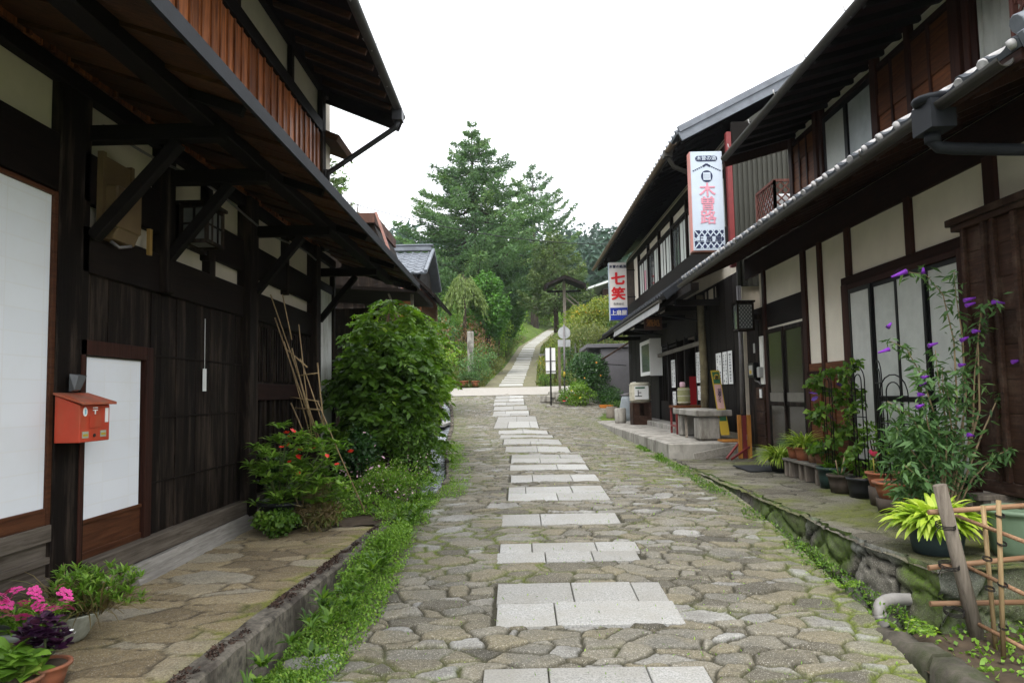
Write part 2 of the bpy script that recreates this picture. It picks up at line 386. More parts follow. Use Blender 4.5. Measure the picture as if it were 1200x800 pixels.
M['weed'] = leafmat('weed leaf', (.06,.135,.014), (.17,.31,.035), (.32,.42,.09))
M['conifer'] = leafmat('cedar needles', (.024,.062,.024), (.095,.185,.058), (.20,.28,.08), .6, .2)
M['pine'] = leafmat('pine needles', (.03,.06,.016), (.085,.13,.035), (.13,.16,.05), .6, .2)
M['cypress'] = leafmat('cypress spray', (.025,.085,.012), (.08,.20,.022), None, .6, .2)
M['willow'] = leafmat('weeping leaf', (.06,.10,.02), (.16,.22,.06), None, .6, .3)
M['olive'] = leafmat('olive leaf', (.04,.06,.015), (.13,.15,.04), (.20,.17,.05))
M['russet'] = leafmat('russet leaf', (.07,.04,.02), (.19,.10,.05), (.2,.16,.06))
M['autumn'] = leafmat('yellowing leaf', (.06,.09,.015), (.20,.24,.03), (.45,.22,.03))
M['purpleleaf'] = leafmat('purple leaf', (.012,.004,.014), (.05,.012,.045), (.10,.03,.07), .4, .15)
M['hosta'] = leafmat('chartreuse leaf', (.20,.32,.03), (.40,.50,.06), (.58,.62,.16), .45, .35)
M['greyleaf'] = leafmat('grey green leaf', (.03,.08,.026), (.095,.185,.058), (.16,.24,.08), .6, .25)
M['lime'] = leafmat('lime grass blade', (.10,.18,.02), (.28,.38,.05), (.42,.46,.10), .5, .3)
M['dryleaf'] = leafmat('dry leaf', (.10,.07,.03), (.22,.17,.08), (.12,.2,.04))
M['forest'] = leafmat('far conifer', (.016,.045,.028), (.035,.075,.045), None, .8, .1)
# ================================================================ SETTING
def sstep(a, b, x):
    t = np.clip((np.asarray(x, float)-a)/(b-a), 0, 1); return t*t*(3-2*t)
def zroad(x, y):
    z = np.interp(y, ZY, ZZ) - .008*(x-.4)**2*(1-sstep(28, 34, y))
    return z - .075*np.maximum(0, x-.3)*sstep(9, 19, y)*(1-sstep(24, 31, y))
EY = [1, 3, 4, 5, 7.5, 8.5, 10.5, 15, 20, 24, 28, 31, 34]
EL = [-1.5, -1.42, -1.42, -1.40, -1.2, -1.05, -1.02, -1.5, -1.85, -2.2, -2.6, -3.2, -3.6]
ER = [1.9, 2.02, 2.12, 2.3, 2.5, 2.58, 2.62, 2.62, 2.5, 2.7, 4.4, 4.2, 3.6]
def stones(A, B, sx, sy, seed, jit=.42, wvar=.5, warp=.02):
    """power diagram of jittered points: distance to the joint, stone number, offset from the stone's centre"""
    k = sx/sy
    a = A+(fbm(A*6, B*6, seed+1, 3)-.5)*warp*4; b = (B+(fbm(A*6, B*6, seed+2, 3)-.5)*warp*4)*k
    gi = np.floor(a/sx).astype(int); gj = np.floor(b/sx).astype(int)
    def h(i, j, q): 
        n = (i*73856093 ^ j*19349663 ^ (q*83492791+seed*2654435)) & 0x7fffffff
        n = ((n ^ (n >> 15))*2246822519) & 0x7fffffff
        n = ((n ^ (n >> 13))*3266489917) & 0x7fffffff
        return ((n ^ (n >> 16)) & 0xffff)/65535.
    best = np.full(a.shape, 1e9); cx = np.zeros(a.shape); cy = cx.copy(); cw = cx.copy(); cid = cx.copy()
    nb = [(i, j) for i in range(-2, 3) for j in range(-2, 3)]; pts = []
    for di, dj in nb:
        i = gi+di; j = gj+dj
        px = (i+.5+(h(i, j, 1)-.5)*2*jit+.5*(j % 2))*sx; py = (j+.5+(h(i, j, 2)-.5)*2*jit)*sx; w = h(i, j, 3)**2*wvar*sx*sx
        d = (a-px)**2+(b-py)**2-w; pts.append((px, py, w, d)); m = d < best
        best = np.where(m, d, best); cx = np.where(m, px, cx); cy = np.where(m, py, cy); cw = np.where(m, w, cw); cid = np.where(m, h(i, j, 4), cid)
    e = np.full(a.shape, 1e9)
    for px, py, w, d in pts:
        q = np.sqrt((px-cx)**2+(py-cy)**2); ok = q > 1e-6
        e = np.where(ok, np.minimum(e, (d-best)/(2*np.maximum(q, 1e-6))), e)
    return e, cid, a-cx, (b-cy)/k
def sheet(name, A, B, base, nrm, sx, sy, seed, mat, amp=.018, joint=.014, tilt=.03, mossf=None, mask=None, rough=.006, dome=.0, wvar=.5):
    e, cid, ox, oy = stones(A, B, sx, sy, seed, wvar=wvar)
    jo = 1-np.clip((e-joint*.5)/(joint*.9), 0, 1)
    t = np.clip(e/(joint*2.6), 0, 1); prof = 1-(1-t)**2.4
    tx = (cid*7.3 % 1-.5)*2*tilt; ty = (cid*13.7 % 1-.5)*2*tilt; off = (cid*29.1 % 1-.5)*amp*.8
    H = amp*(prof-.9)+(off+ox*tx+oy*ty)*np.clip(e/.03, 0, 1)+(fbm(A*14, B*14, seed+5, 4)-.5)*rough*2+dome*np.clip(e/.1, 0, 1)
    tone = np.clip(.5+(cid-.5)*.9+(fbm(A*3, B*3, seed+8, 3)-.5)*.35, 0, 1)
    moss = mossf(A, B, e) if mossf is not None else np.zeros(A.shape)
    if mask is not None:
        mk = mask(A, B); H = np.where(mk, -amp*.9, H); jo = np.where(mk, 1, jo); moss = np.where(mk, 0, moss)
    V = base+nrm*H[..., None]; n, m = A.shape
    idx = np.arange(n*m).reshape(n, m)
    F = np.stack([idx[:-1, :-1], idx[:-1, 1:], idx[1:, 1:], idx[1:, :-1]], -1).reshape(-1, 4)
    me = npmesh(name, V.reshape(-1, 3), F, mat, None, True, {'tone': tone, 'joint': jo, 'moss': np.clip(moss, 0, 1)})
    o = link(name, me); o['kind'] = 'structure'; return o
def struct(o): o['kind'] = 'structure'; return o
# granite slabs: rows across the street, (y0, y1, joints of the near course, joints of the far course)
SLABS = [(3.2, 4.12, [.45], [.3, .75]), (4.73, 5.54, [.33], [.45, .82]), (6.09, 6.65, [.33, .66], [.24, .71]), (7.32, 7.77, [.32], None),
         (8.53, 9.49, [.48], [.17, .65]), (9.87, 10.5, [.25, .7], None), (11.05, 11.62, [.6], None), (11.85, 12.97, [.4], [.7]), (13.36, 14.3, [.5], None),
         (14.75, 15.9, [.45], [.6]), (16.3, 17.05, None, None), (17.35, 18.4, [.5], None), (19.2, 23.3, [.3, .8], [.5]), (23.7, 25.4, [.5], [.35]), (25.8, 27.2, [.6], None), (27.7, 29.0, [.4], None), (29.4, 30.6, [.5], None), (31.0, 32.2, [.5], None)]
def slabx(y): return float(np.interp(y, [3, 4, 8, 12, 15, 20, 24, 28, 34], [-.22, -.21, -.16, -.13, -.31, -.58, -.81, -.95, -1.0]))
def in_slab(A, B):
    mk = np.zeros(A.shape, bool)
    for y0, y1, *_ in SLABS:
        x0 = slabx((y0+y1)/2); mk |= (B > y0-.012) & (B < y1+.012) & (A > x0-.012) & (A < x0+1.212)
    return mk
Yr = [1.2]
while Yr[-1] < 33.6: Yr.append(Yr[-1]+max(.011, .0026*Yr[-1]))
Yr = np.array(Yr); U = np.linspace(0, 1, 330)
B = np.repeat(Yr[:, None], len(U), 1); A = np.interp(Yr, EY, EL)[:, None]*(1-U)+np.interp(Yr, EY, ER)[:, None]*U
base = np.stack([A, B, zroad(A, B)], -1); up = np.array([0, 0, 1.])
def road_moss(A, B, e):
    n = fbm(A*1.1, B*.8, 31, 4); l = np.interp(B, EY, EL); r = np.interp(B, EY, ER)
    side = np.exp(-np.minimum(A-l, r-A)/.45)
    return np.clip((n-.42)*3.2+side*1.1-.1, 0, 1)*np.clip(1.2-e/.030, 0.0, 1)+np.clip(side*1.3-.55,0,1)*.35
road = sheet('cobbled_street', A, B, base, up, .225, .13, 3, M['road'], .028, .012, .06, road_moss, in_slab, .007, wvar=.9)
# smooth far part of the slabs
def slabmesh():
    mb = MB()
    for y0, y1, ja, jb in SLABS:
        x0 = slabx((y0+y1)/2); rows = [(y0, y1, ja)] if jb is None else [(y0, (y0+y1)/2-.004, ja), ((y0+y1)/2+.004, y1, jb)]
        sh = rng.uniform(-.03, .03)
        for a, b, js in rows:
            xs = [0]+(js or [])+[1]; ee = rng.uniform(-.02, .035)
            for i in range(len(xs)-1):
                xa = x0+sh+xs[i]*1.2+(.004 if i else -ee*.5); xb = x0+sh+xs[i+1]*1.2-(.004 if i < len(xs)-2 else ee)
                q = [(xa, a), (xb, a), (xb, b), (xa, b)]; jz = rng.uniform(-.002, .004)
                v = [(x, y, float(zroad(x, y))-.05) for x, y in q]+[(x+(.004 if x == xa else -.004), y+(.004 if y == a else -.004), float(zroad(x, y))+.003+jz) for x, y in q]
                v2 = [(x, y, float(zroad(x, y))-.002+jz) for x, y in q]
                mb.add(v[:4]+v2+v[4:], [(0,3,2,1), (8,9,10,11)]+[(i_, (i_+1)%4, (i_+1)%4+4, i_+4) for i_ in range(4)]+[(i_+4, (i_+1)%4+4, (i_+1)%4+8, i_+8) for i_ in range(4)])
    return mb.build('granite_paving_slabs', M['slab'])
struct(slabmesh())
# left sidewalk
Ys = np.arange(1.2, 8.9, .022); Us = np.linspace(0, 1, 70); B = np.repeat(Ys[:, None], 70, 1)
kx = np.interp(Ys, [1, 3.5, 7.3, 9], [-1.72, -1.64, -1.46, -1.4])
A = -2.95*(1-Us)+kx[:, None]*Us; base = np.stack([A, B, np.full(A.shape, .46)], -1)
def walk_moss(A, B, e):
    d = np.interp(B, [1, 3.5, 7.3, 9], [-1.72, -1.64, -1.46, -1.4])-A
    return np.clip(np.exp(-d/.16)*2.0-.2+(fbm(A*2, B*2, 41, 4)-.62)*2.4, 0, 1)*(np.clip(1.2-e/.05, 0, 1)*.7+.3*np.exp(-d/.05))
sheet('left_sidewalk', A, B, base, up, .36, .21, 11, M['walk'], .014, .012, .02, walk_moss, None, .006, wvar=.8)
# kerb along the left sidewalk
mb = MB(); ks = [(1.2, 2.6), (2.61, 3.95), (3.96, 5.4), (5.41, 6.5), (6.51, 7.4)]
for a, b in ks:
    xa = [float(np.interp(y, [1, 3.5, 7.3, 9], [-1.72, -1.64, -1.46, -1.4])) for y in (a, b)]
    n = 14; vv = []; fs = []; z1 = .475
    for i in range(n+1):
        y = a+(b-a)*i/n; x = xa[0]+(xa[1]-xa[0])*i/n; w = .145+rng.uniform(-.004, .004); zt = z1+rng.uniform(-.004, .004)
        vv += [(x, y, .1), (x, y, zt-.008), (x+.012, y, zt), (x+w-.014, y, zt), (x+w, y, zt-.014), (x+w+.01, y, .05)]
    for i in range(n):
        for k in range(5): fs.append((i*6+k, i*6+k+1, (i+1)*6+k+1, (i+1)*6+k))
    fs += [(0,1,2,3,4,5), tuple(range(n*6+5, n*6-1, -1))]; mb.add(vv, fs)
struct(mb.build('left_kerb', M['kerb']))
# right terrace in front of the near house
def tedge(y): return np.interp(y, [3.4, 4.72, 5.5, 8, 12.7], [2.62, 2.66, 2.6, 2.6, 2.6])+(fbm(np.asarray(y)*1.6, np.asarray(y)*0, 77, 3)-.5)*.09
Ys = np.arange(4.72, 12.66, .024); Us = np.linspace(0, 1, 90); B = np.repeat(Ys[:, None], 90, 1)
A = tedge(Ys)[:, None]*(1-Us)+4.6*Us; base = np.stack([A, B, np.full(A.shape, .585)-.02*np.exp(-(A-tedge(B))/.03)], -1)
def ter_moss(A, B, e): return np.clip((fbm(A*1.6, B*1.3, 51, 4)-.45)*3.2, 0, 1)*np.clip(1.2-e/.3, .3, 1)
sheet('stone_terrace', A, B, base, up, .42, .24, 21, M['terrace'], .016, .014, .025, ter_moss, None, .007)
def face(name, pa, pb, z0, z1, nrm, seed, curve=None, mamt=1.):
    pa = np.array(pa, float); pb = np.array(pb, float); L = np.linalg.norm(pb-pa)
    S = np.arange(0, L+.02, .022); Z = np.linspace(z0, z1, max(8, int((z1-z0)/.022))); B, Zz = np.meshgrid(S, Z, indexing='ij')
    p = pa+(pb-pa)*(B/L)[..., None]; base = np.concatenate([p, Zz[..., None]], -1); nv = np.array(nrm, float)
    if curve is not None: base[..., 0] = curve(base[..., 1])
    base += nv*(-.06+.06*np.cos((Zz-z0)/(z1-z0)*1.2))[..., None]*1.0
    def ms(a, b, e): return np.clip((fbm(a*1.5, b*2, seed+3, 4)-.33)*4.5*mamt, 0, 1)*np.clip(1.3-e/.30, .35, 1)
    return sheet(name, B, Zz, base, nv, .38, .20, seed, M['wallstone'], .034, .018, .05, ms, None, .022, .008, wvar=.9)
face('terrace_wall_side', (2.6, 4.74), (2.6, 12.66), .02, .60, (-1, 0, 0), 61, tedge, 1.5)
face('terrace_wall_front', (2.66, 4.74), (5.2, 4.74), .02, .60, (0, -1, 0), 63, None, .35)
# concrete terrace of the shop
mb = MB(); top = .85
pts = [(2.60, 12.7), (4.6, 12.7), (4.6, 27.5), (2.7, 27.5), (2.48, 22.8), (2.55, 17)]
mb.prism([(x, y, .3) for x, y in pts], (0, 0, top-.3))
struct(mb.build('shop_terrace', M['concrete'], bevel=.02))
mb = MB().box(3.55, 4.6, 16.2, 26, .83, .97).box(3.4, 4.6, 15.6, 16.19, .83, .93); struct(mb.build('shop_step', M['concrete'], bevel=.015))
# terrain
def pathx(y): return np.interp(y, [36, 38, 55, 73, 102, 130], [-.37, -.37, .28, 1.29, 4.74, 9])
def pathz(y): return np.interp(y, ZY+[130, 250, 420, 700], ZZ+[14.5, 42, 78, 120])
def T(x, y):
    x = np.asarray(x, float); y = np.asarray(y, float)
    z = pathz(y); lo = z-.22
    bed = z+.0+.05*sstep(-1.4, -3, x)
    left = sstep(-1.25, -1.42, x-np.interp(y, [0, 10.5, 15, 24, 31], [0, 0, -.55, -1.5, -2.4]))*sstep(7.3, 7.7, y)
    near = lo*(1-left)+bed*left
    near = np.where((x > 2.25) & (y < 4.9), .16+.02*(x-2.2), near)
    rb = sstep(4.1, 4.6, x)*sstep(27.4, 28.4, y); near = near*(1-rb)+(z+.02)*rb
    d = pathx(y)-1.15-x; e = x-pathx(y)-1.15
    bank = .34*np.clip(d, 0, 5)*sstep(37.5, 41, y)+.08*np.clip(d-5, 0, 14)*sstep(37.5, 41, y)+.22*np.clip(e, 0, 7)*sstep(37.5, 42, y)+.05*np.clip(e-7, 0, 30)*sstep(37.5, 42, y)*(1-sstep(90, 120, y))
    n = (fbm(x*.25, y*.25, 91, 4)-.5)*.5*sstep(37, 45, y)*sstep(.3, 3, np.abs(x-pathx(y))-1.2)+(fbm(x*.02, y*.02, 97, 3)-.5)*14*sstep(100, 160, y)
    far = z+bank+n
    t = sstep(34, 37.5, y); h = near*(1-t)+far*t
    inr = (np.abs(x-pathx(y)) < 1.35) & (y >= 34); h = np.where(inr & (y < 110), h-.14, h)
    return np.where((y >= 31) & (y < 38), np.minimum(h, z-.05), h)
def Tz(x, y): return float(T(x, y))
xs = np.unique(np.concatenate([np.linspace(-400, -20, 24), np.arange(-20, 24, .25), np.linspace(24, 400, 24)])); ys = [-60, -20, 0]
while ys[-1] < 120: ys.append(ys[-1]+max(.25, ys[-1]*.008))
ys = np.array(ys+list(np.linspace(125, 900, 60)))
Xg, Yg = np.meshgrid(xs, ys); Zg = T(Xg, Yg); V = np.stack([Xg, Yg, Zg], -1).reshape(-1, 3); n_, m_ = Xg.shape; idx = np.arange(n_*m_).reshape(n_, m_)
F = np.stack([idx[:-1, :-1], idx[:-1, 1:], idx[1:, 1:], idx[1:, :-1]], -1).reshape(-1, 4)
struct(link('ground', npmesh('ground', V, F, M['ground'], None, True)))
# crossing road and hill path
def strip(name, mat, x0f, x1f, y0, y1, zf, n=8, m=60, lift=.0):
    yy = np.linspace(y0, y1, m); uu = np.linspace(0, 1, n); Bm = np.repeat(yy[:, None], n, 1); Am = x0f(yy)[:, None]*(1-uu)+x1f(yy)[:, None]*uu
    Zm = zf(Am, Bm)+lift; Vm = np.stack([Am, Bm, Zm], -1).reshape(-1, 3); ix = np.arange(n*m).reshape(m, n)
    return struct(link(name, npmesh(name, Vm, np.stack([ix[:-1, :-1], ix[:-1, 1:], ix[1:, 1:], ix[1:, :-1]], -1).reshape(-1, 4), mat, None, True)))
strip('crossing_road', M['asphalt'], lambda y: np.full(y.shape, -14.), lambda y: np.full(y.shape, 3.4), 32.6, 37.4, lambda a, b: np.interp(b, ZY, ZZ), 40, 20, .012)
M['gravel'] = plain('trodden gravel', (.17,.155,.10), .95, nscale=2, amt=.4, bump=.6, dirt=(.10,.11,.04))
strip('hill_path', M['gravel'], lambda y: pathx(y)-np.interp(y, [37, 40, 60, 102], [1.7, 1.4, 1.2, .9]), lambda y: pathx(y)+np.interp(y, [37, 40, 60, 102], [1.5, 1.3, 1.2, .9]), 37.3, 112, lambda a, b: pathz(b), 10, 160, .02)
mb = MB(); y = 37.8; k = 0
while y < 104:
    L = 1.6 if k % 5 == 0 else .8; xc = float(pathx(y)); jit = rng.uniform(-.03, .03)
    w = .62
    v = [(xc-w+jit, y, float(pathz(y))), (xc+w+jit, y, float(pathz(y))), (xc+w+jit, y+L, float(pathz(y+L))), (xc-w+jit, y+L, float(pathz(y+L)))]
    mb.prism(v, (0, 0, .045)); y += L+(.55 if y < 60 else .8); k += 1
struct(mb.build('hill_path_slabs', M['granite']))
# garden kerb bottom right
mb = MB()
for (x0, y0, x1, y1, w) in [(2.16, 4.62, 2.2, 4.1, .17), (2.2, 4.08, 2.2, 3.5, .18), (2.2, 3.48, 2.15, 2.6, .18)]:
    n = 10; vv = []; fs = []
    for i in range(n+1):
        t = i/n; x = x0+(x1-x0)*t; yy = y0+(y1-y0)*t; q = lambda a: rng.uniform(-a, a)
        zt = .285+q(.012)
        vv += [(x+q(.01), yy, .0), (x-.0+q(.012), yy, zt-.05), (x+.03+q(.01), yy, zt), (x+w-.03, yy, zt+q(.01)), (x+w+q(.01), yy, zt-.04), (x+w, yy, .0)]
    for i in range(n):
        for k in range(5): fs.append((i*6+k, i*6+k+1, (i+1)*6+k+1, (i+1)*6+k))
    mb.add(vv, fs, None, True); mb.add(vv[:6], [(0,1,2,3,4,5)]); mb.add(vv[-6:], [(5,4,3,2,1,0)])
struct(mb.build('garden_kerb', plain('mossy dark kerb', (.085,.075,.06), .95, nscale=9, amt=.6, bump=1.2, dirt=(.03,.04,.012))))
# garden soil heightfield bottom right
xx, yy = np.meshgrid(np.linspace(2.2, 5.5, 90), np.linspace(2, 4.85, 80)); zz = .19+(fbm(xx*5, yy*5, 5, 5)-.5)*.09
ix = np.arange(xx.size).reshape(xx.shape)
struct(link('garden_soil', npmesh('garden_soil', np.stack([xx, yy, zz], -1).reshape(-1, 3), np.stack([ix[:-1, :-1], ix[:-1, 1:], ix[1:, 1:], ix[1:, :-1]], -1).reshape(-1, 4), M['soil'], None, True)))
# left planting bed soil between house and gutter
xx, yy = np.meshgrid(np.linspace(-2.9, -1.05, 60), np.linspace(7.35, 34, 300)); lft = np.interp(yy, EY, EL)
zz = np.interp(yy, ZY, ZZ)+.02+(fbm(xx*4, yy*4, 6, 5)-.5)*.09; sh = np.interp(yy, [7.3, 10.5, 34], [0, 0, 0])
xx = xx+np.interp(yy, EY, EL)+.98; xx = np.minimum(xx, lft-.34+.25*(1-sstep(8.6, 9.2, yy))); ix = np.arange(xx.size).reshape(xx.shape)
struct(link('planting_bed', npmesh('planting_bed', np.stack([xx, yy, zz], -1).reshape(-1, 3), np.stack([ix[:-1, :-1], ix[:-1, 1:], ix[1:, 1:], ix[1:, :-1]], -1).reshape(-1, 4), M['soil'], None, True)))
# water channel
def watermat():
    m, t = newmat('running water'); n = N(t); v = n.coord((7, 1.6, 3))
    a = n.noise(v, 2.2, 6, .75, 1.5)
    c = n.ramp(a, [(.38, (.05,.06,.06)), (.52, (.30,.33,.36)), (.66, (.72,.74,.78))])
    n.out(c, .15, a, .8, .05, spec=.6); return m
yy = np.arange(8.9, 33, .04); uu = np.linspace(0, 1, 10); Bm = np.repeat(yy[:, None], 10, 1); xl = np.interp(yy, EY, EL)
Am = (xl-.33)[:, None]*(1-uu)+(xl-.0)[:, None]*uu
st = np.floor(Bm/.9)*.9; fr = (Bm-st)/.9; zs = np.interp(st, ZY, ZZ)*(1-sstep(.8, 1, fr))+np.interp(st+.9, ZY, ZZ)*sstep(.8, 1, fr)-.10+(fbm(Am*9, Bm*9, 12, 3)-.5)*.05
ix = np.arange(Am.size).reshape(Am.shape)
struct(link('channel_water', npmesh('channel_water', np.stack([Am, Bm, zs], -1).reshape(-1, 3), np.stack([ix[:-1, :-1], ix[:-1, 1:], ix[1:, 1:], ix[1:, :-1]], -1).reshape(-1, 4), watermat(), None, True)))
mb = MB()
y = 8.95
while y < 32.5:
    L = rng.uniform(.4, .8)
    for s_, o_ in ((-.43, .12), (-.03, .1)):
        x = float(np.interp(y+L/2, EY, EL))+s_; x2 = float(np.interp(y+L, EY, EL))+s_; x1 = float(np.interp(y, EY, EL))+s_
        zt = float(np.interp(y+L/2, ZY, ZZ))+rng.uniform(.0, .03)-.015; z0 = zt-.4
        mb.add([(x1, y, z0), (x1+o_, y, z0), (x2+o_, y+L-.01, z0), (x2, y+L-.01, z0), (x1, y, zt), (x1+o_, y, zt), (x2+o_, y+L-.01, zt), (x2, y+L-.01, zt)], [(0,3,2,1),(4,5,6,7),(0,1,5,4),(1,2,6,5),(2,3,7,6),(3,0,4,7)])
    y += L
struct(mb.build('channel_edging', M['kerb'], bevel=.015))
# ================================================================ BUILDINGS
def kawara(x0, z0, x1, z1, y0, y1, pitch=.26, row=.27, amp=.035, thick=.015):
    """pantile sheet rising from the eave (x0,z0) to (x1,z1), waves along y; V, F"""
    L = math.hypot(x1-x0, z1-z0); ys_ = np.arange(y0, y1+.001, pitch/8); S = []
    k = 0
    while k*row < L: S += [k*row, min(k*row+row*.97, L)]; k += 1
    S = np.array(S); lift = np.array([.022 if i % 2 == 0 else 0 for i in range(len(S))])
    Bm, Sm = np.meshgrid(ys_, S, indexing='ij'); ux = (x1-x0)/L; uz = (z1-z0)/L; nx, nz = (-uz, ux) if ux > 0 else (uz, -ux)
    ph = ((Bm-y0)/pitch) % 1; w = np.where(ph < .4, np.sin(ph/.4*np.pi)*amp, -.012*np.sin((ph-.4)/.6*np.pi))
    H = w+lift[None, :]
    V = np.stack([x0+ux*Sm+nx*H, Bm, z0+uz*Sm+nz*H], -1); n, m = Bm.shape
    Vb = V.copy(); Vb[..., 0] -= nx*(thick+H-H.min()); Vb[..., 2] -= nz*(thick+H-H.min())
    ix = np.arange(n*m).reshape(n, m); F = [np.stack([ix[:-1, :-1], ix[1:, :-1], ix[1:, 1:], ix[:-1, 1:]], -1).reshape(-1, 4)]
    o = n*m; F.append(np.stack([ix[:-1, :-1]+o, ix[:-1, 1:]+o, ix[1:, 1:]+o, ix[1:, :-1]+o], -1).reshape(-1, 4))
    for e in (ix[:, 0], ix[:, -1], ix[0, :], ix[-1, :]): F.append(np.stack([e[:-1], e[1:], e[1:]+o, e[:-1]+o], -1))
    return np.concatenate([V.reshape(-1, 3), Vb.reshape(-1, 3)]), np.concatenate(F)
def add_np(mb, V, F): mb.add([tuple(v) for v in V], [tuple(f) for f in F], .5)
def gutter_mb(pts, rad=.055):
    """half round channel along the points, open at the top"""
    mb = MB(); n = 8; vv = []; pts = [Vector(p) for p in pts]
    for i, p in enumerate(pts):
        d = (pts[min(i+1, len(pts)-1)]-pts[max(i-1, 0)]).normalized(); s_ = d.cross(Vector((0, 0, 1))).normalized()
        for rr in (rad, rad-.006):
            for k in range(n+1):
                t = math.pi+math.pi*k/n; vv.append(p+s_*math.cos(t)*rr+Vector((0, 0, math.sin(t)*rr)))
    q = 2*(n+1); fs = []
    for i in range(len(pts)-1):
        for k in range(n):
            fs.append((i*q+k, i*q+k+1, (i+1)*q+k+1, (i+1)*q+k)); fs.append((i*q+n+1+k, (i+1)*q+n+1+k, (i+1)*q+n+2+k, i*q+n+2+k))
        fs.append((i*q, (i+1)*q, (i+1)*q+n+1, i*q+n+1)); fs.append((i*q+n, i*q+2*n+1, (i+1)*q+2*n+1, (i+1)*q+n))
    for e in (0, len(pts)-1):
        fs += [(e*q+k, e*q+k+1, e*q+n+2+k, e*q+n+1+k) for k in range(n)]
    mb.add(vv, fs, .5, True); 
    return mb
def boards_y(mb, x, y0, y1, z0, z1, w=.12, t=.02, gap=.004, wj=.3, side=1):
    """vertical boards side by side on a wall facing +x (side=1) or -x"""
    y = y0
    while y < y1-.01:
        ww = min(w*(1+rng.uniform(-wj, wj)), y1-y)
        if y1-y-ww < w*.4: ww = y1-y
        tt = t+rng.uniform(-.004, .004); mb.box(x, x+side*tt, y, y+ww-gap, z0, z1); y += ww
    return mb
# ---------------------------------------------------------------- the left house
LX = -2.85
LH = empty('wooden_house', (LX-3, 6, .46), 'dark timber house on the left with white paper screens and reddish boards upstairs', 'house')
# body
mb = MB().box(LX-.02, LX-6, 1.0, 11.10, .4, 6.4); mb.build('wall', M['plaster_l'], LH)
mb = MB()
for z0, z1 in ((2.60, 2.905), (3.065, 3.40)): mb.box(LX-.01, LX+.05, 4.62, 10.2, z0, z1)
mb.box(LX-.01, LX+.04, 1.0, 4.38, 3.04, 3.42).box(LX-.01, LX+.07, 1.0, 11.1, 3.75, 3.86)
mb.build('beam', M['black_y'], LH, bevel=.006)
# planked wall right of the little door
mb = boards_y(MB(), LX, 5.56, 7.38, .74, 2.60, .17, .025); mb.build('plank_wall', M['black'], LH, bevel=.002)
mb = boards_y(MB(), LX, 4.62, 5.56, 2.16, 2.60, .17, .022); mb.build('plank_wall', M['black'], LH)
mb = MB()
for z in (1.12, 1.62, 2.1): mb.box(LX+.024, LX+.034, 5.58, 7.38, z, z+.012)
mb.build('batten', M['black_y'], LH)
# posts
def post(y0, y1, z0=.5, z1=3.86, d=.12, mat='black', lean=0):
    b = MB().box(LX-.05, LX+d, y0, y1, z0, z1); return b.build('post', M[mat], LH, bevel=.008)
post(4.38, 4.70, d=.05)
for y0, y1 in ((1.9, 2.1), (5.62, 5.74), (7.38, 7.62), (9.86, 10.06)): post(y0, y1, z0=(.5 if (y0 != 5.62) else 2.6))
post(11.06, 11.16, d=.05)
post(10.06, 10.2, z0=.5, z1=3.86, d=.04)
for y in (6.5, 8.75): post(y, y+.1, 3.02, 3.86, .06)
post(6.55, 6.68, 2.86, 3.1, .055)
# sill
MB().box(LX, LX+.10, 4.70, 9.86, .60, .74).box(LX, LX+.045, 1.0, 4.38, .50, .66).build('sill', M['greywood'], LH, bevel=.008)
mb = MB(); mb.add([(LX+.02, 5.2, .45), (LX+.17, 5.2, .45), (LX+.17, 7.75, .45), (LX+.02, 7.75, .45), (LX+.02, 5.2, .60), (LX+.13, 5.2, .59), (LX+.11, 7.75, .60), (LX+.02, 7.75, .60)], [(0,3,2,1),(4,5,6,7),(0,1,5,4),(1,2,6,5),(2,3,7,6),(3,0,4,7)], .95)
mb.build('foundation_plank', wood('bleached plank', (.17,.155,.135), (.36,.34,.31), 'y', .85, .2), LH, bevel=.006)
# big paper screen
sc_ = MB().box(LX-.005, LX+.02, 2.1, 4.34, 1.13, 3.02).build('paper_screen', M['shoji'], LH)
MB().box(LX, LX+.04, 4.34, 4.38, 1.03, 3.06).box(LX, LX+.04, 2.1, 4.34, 3.02, 3.06).box(LX, LX+.035, 2.1, 4.34, 1.03, 1.13).build('frame', M['redwood'], sc_, bevel=.003)
mb = MB().box(LX-.01, LX+.02, 2.1, 4.38, .66, 1.03); mb.box(LX+.02, LX+.05, 2.1, 4.38, .93, 1.03).box(LX+.02, LX+.05, 2.1, 4.38, .66, .72); mb.box(LX+.02, LX+.045, 2.1, 4.38, .80, .84)
mb.build('skirting_panel', M['greywood'], LH, bevel=.004)
# little door
dr = MB().box(LX+.0, LX+.022, 4.70, 5.42, .99, 2.05).build('door', M['shoji'], LH, label='low white paper door with a reddish brown foot panel')
MB().box(LX+.0, LX+.03, 4.66, 5.46, .97, .995).box(LX, LX+.016, 4.66, 5.46, .78, .97).box(LX, LX+.028, 4.66, 5.46, .74, .785).build('foot_panel', M['redwood'], dr, bevel=.002)
MB().box(LX, LX+.05, 5.46, 5.56, .74, 2.16).box(LX, LX+.05, 4.63, 5.46, 2.06, 2.16).box(LX, LX+.06, 4.63, 4.67, .74, 2.06).build('door_frame', M['brownwood'], dr, bevel=.004)
# lattice window in the third bay
bk = MB().box(LX, LX+.015, 7.62, 9.86, .74, 2.60).build('window_backing', M['black'], LH)
mb = MB()
y = 7.7
while y < 9.8: mb.box(LX+.015, LX+.04, y, y+.035, 1.95, 2.55); y += .085
mb.build('lattice', M['black'], LH, bevel=.002)
mb = MB(); y = 7.72
while y < 9.8: mb.box(LX+.015, LX+.045, y, y+.05, .80, 1.74); y += .16
mb.build('lattice', M['black'], LH, bevel=.002)
mb = MB().box(LX+.01, LX+.07, 7.62, 9.86, 1.74, 1.92).build('window_rail', M['brownwood_y'], LH, bevel=.005)
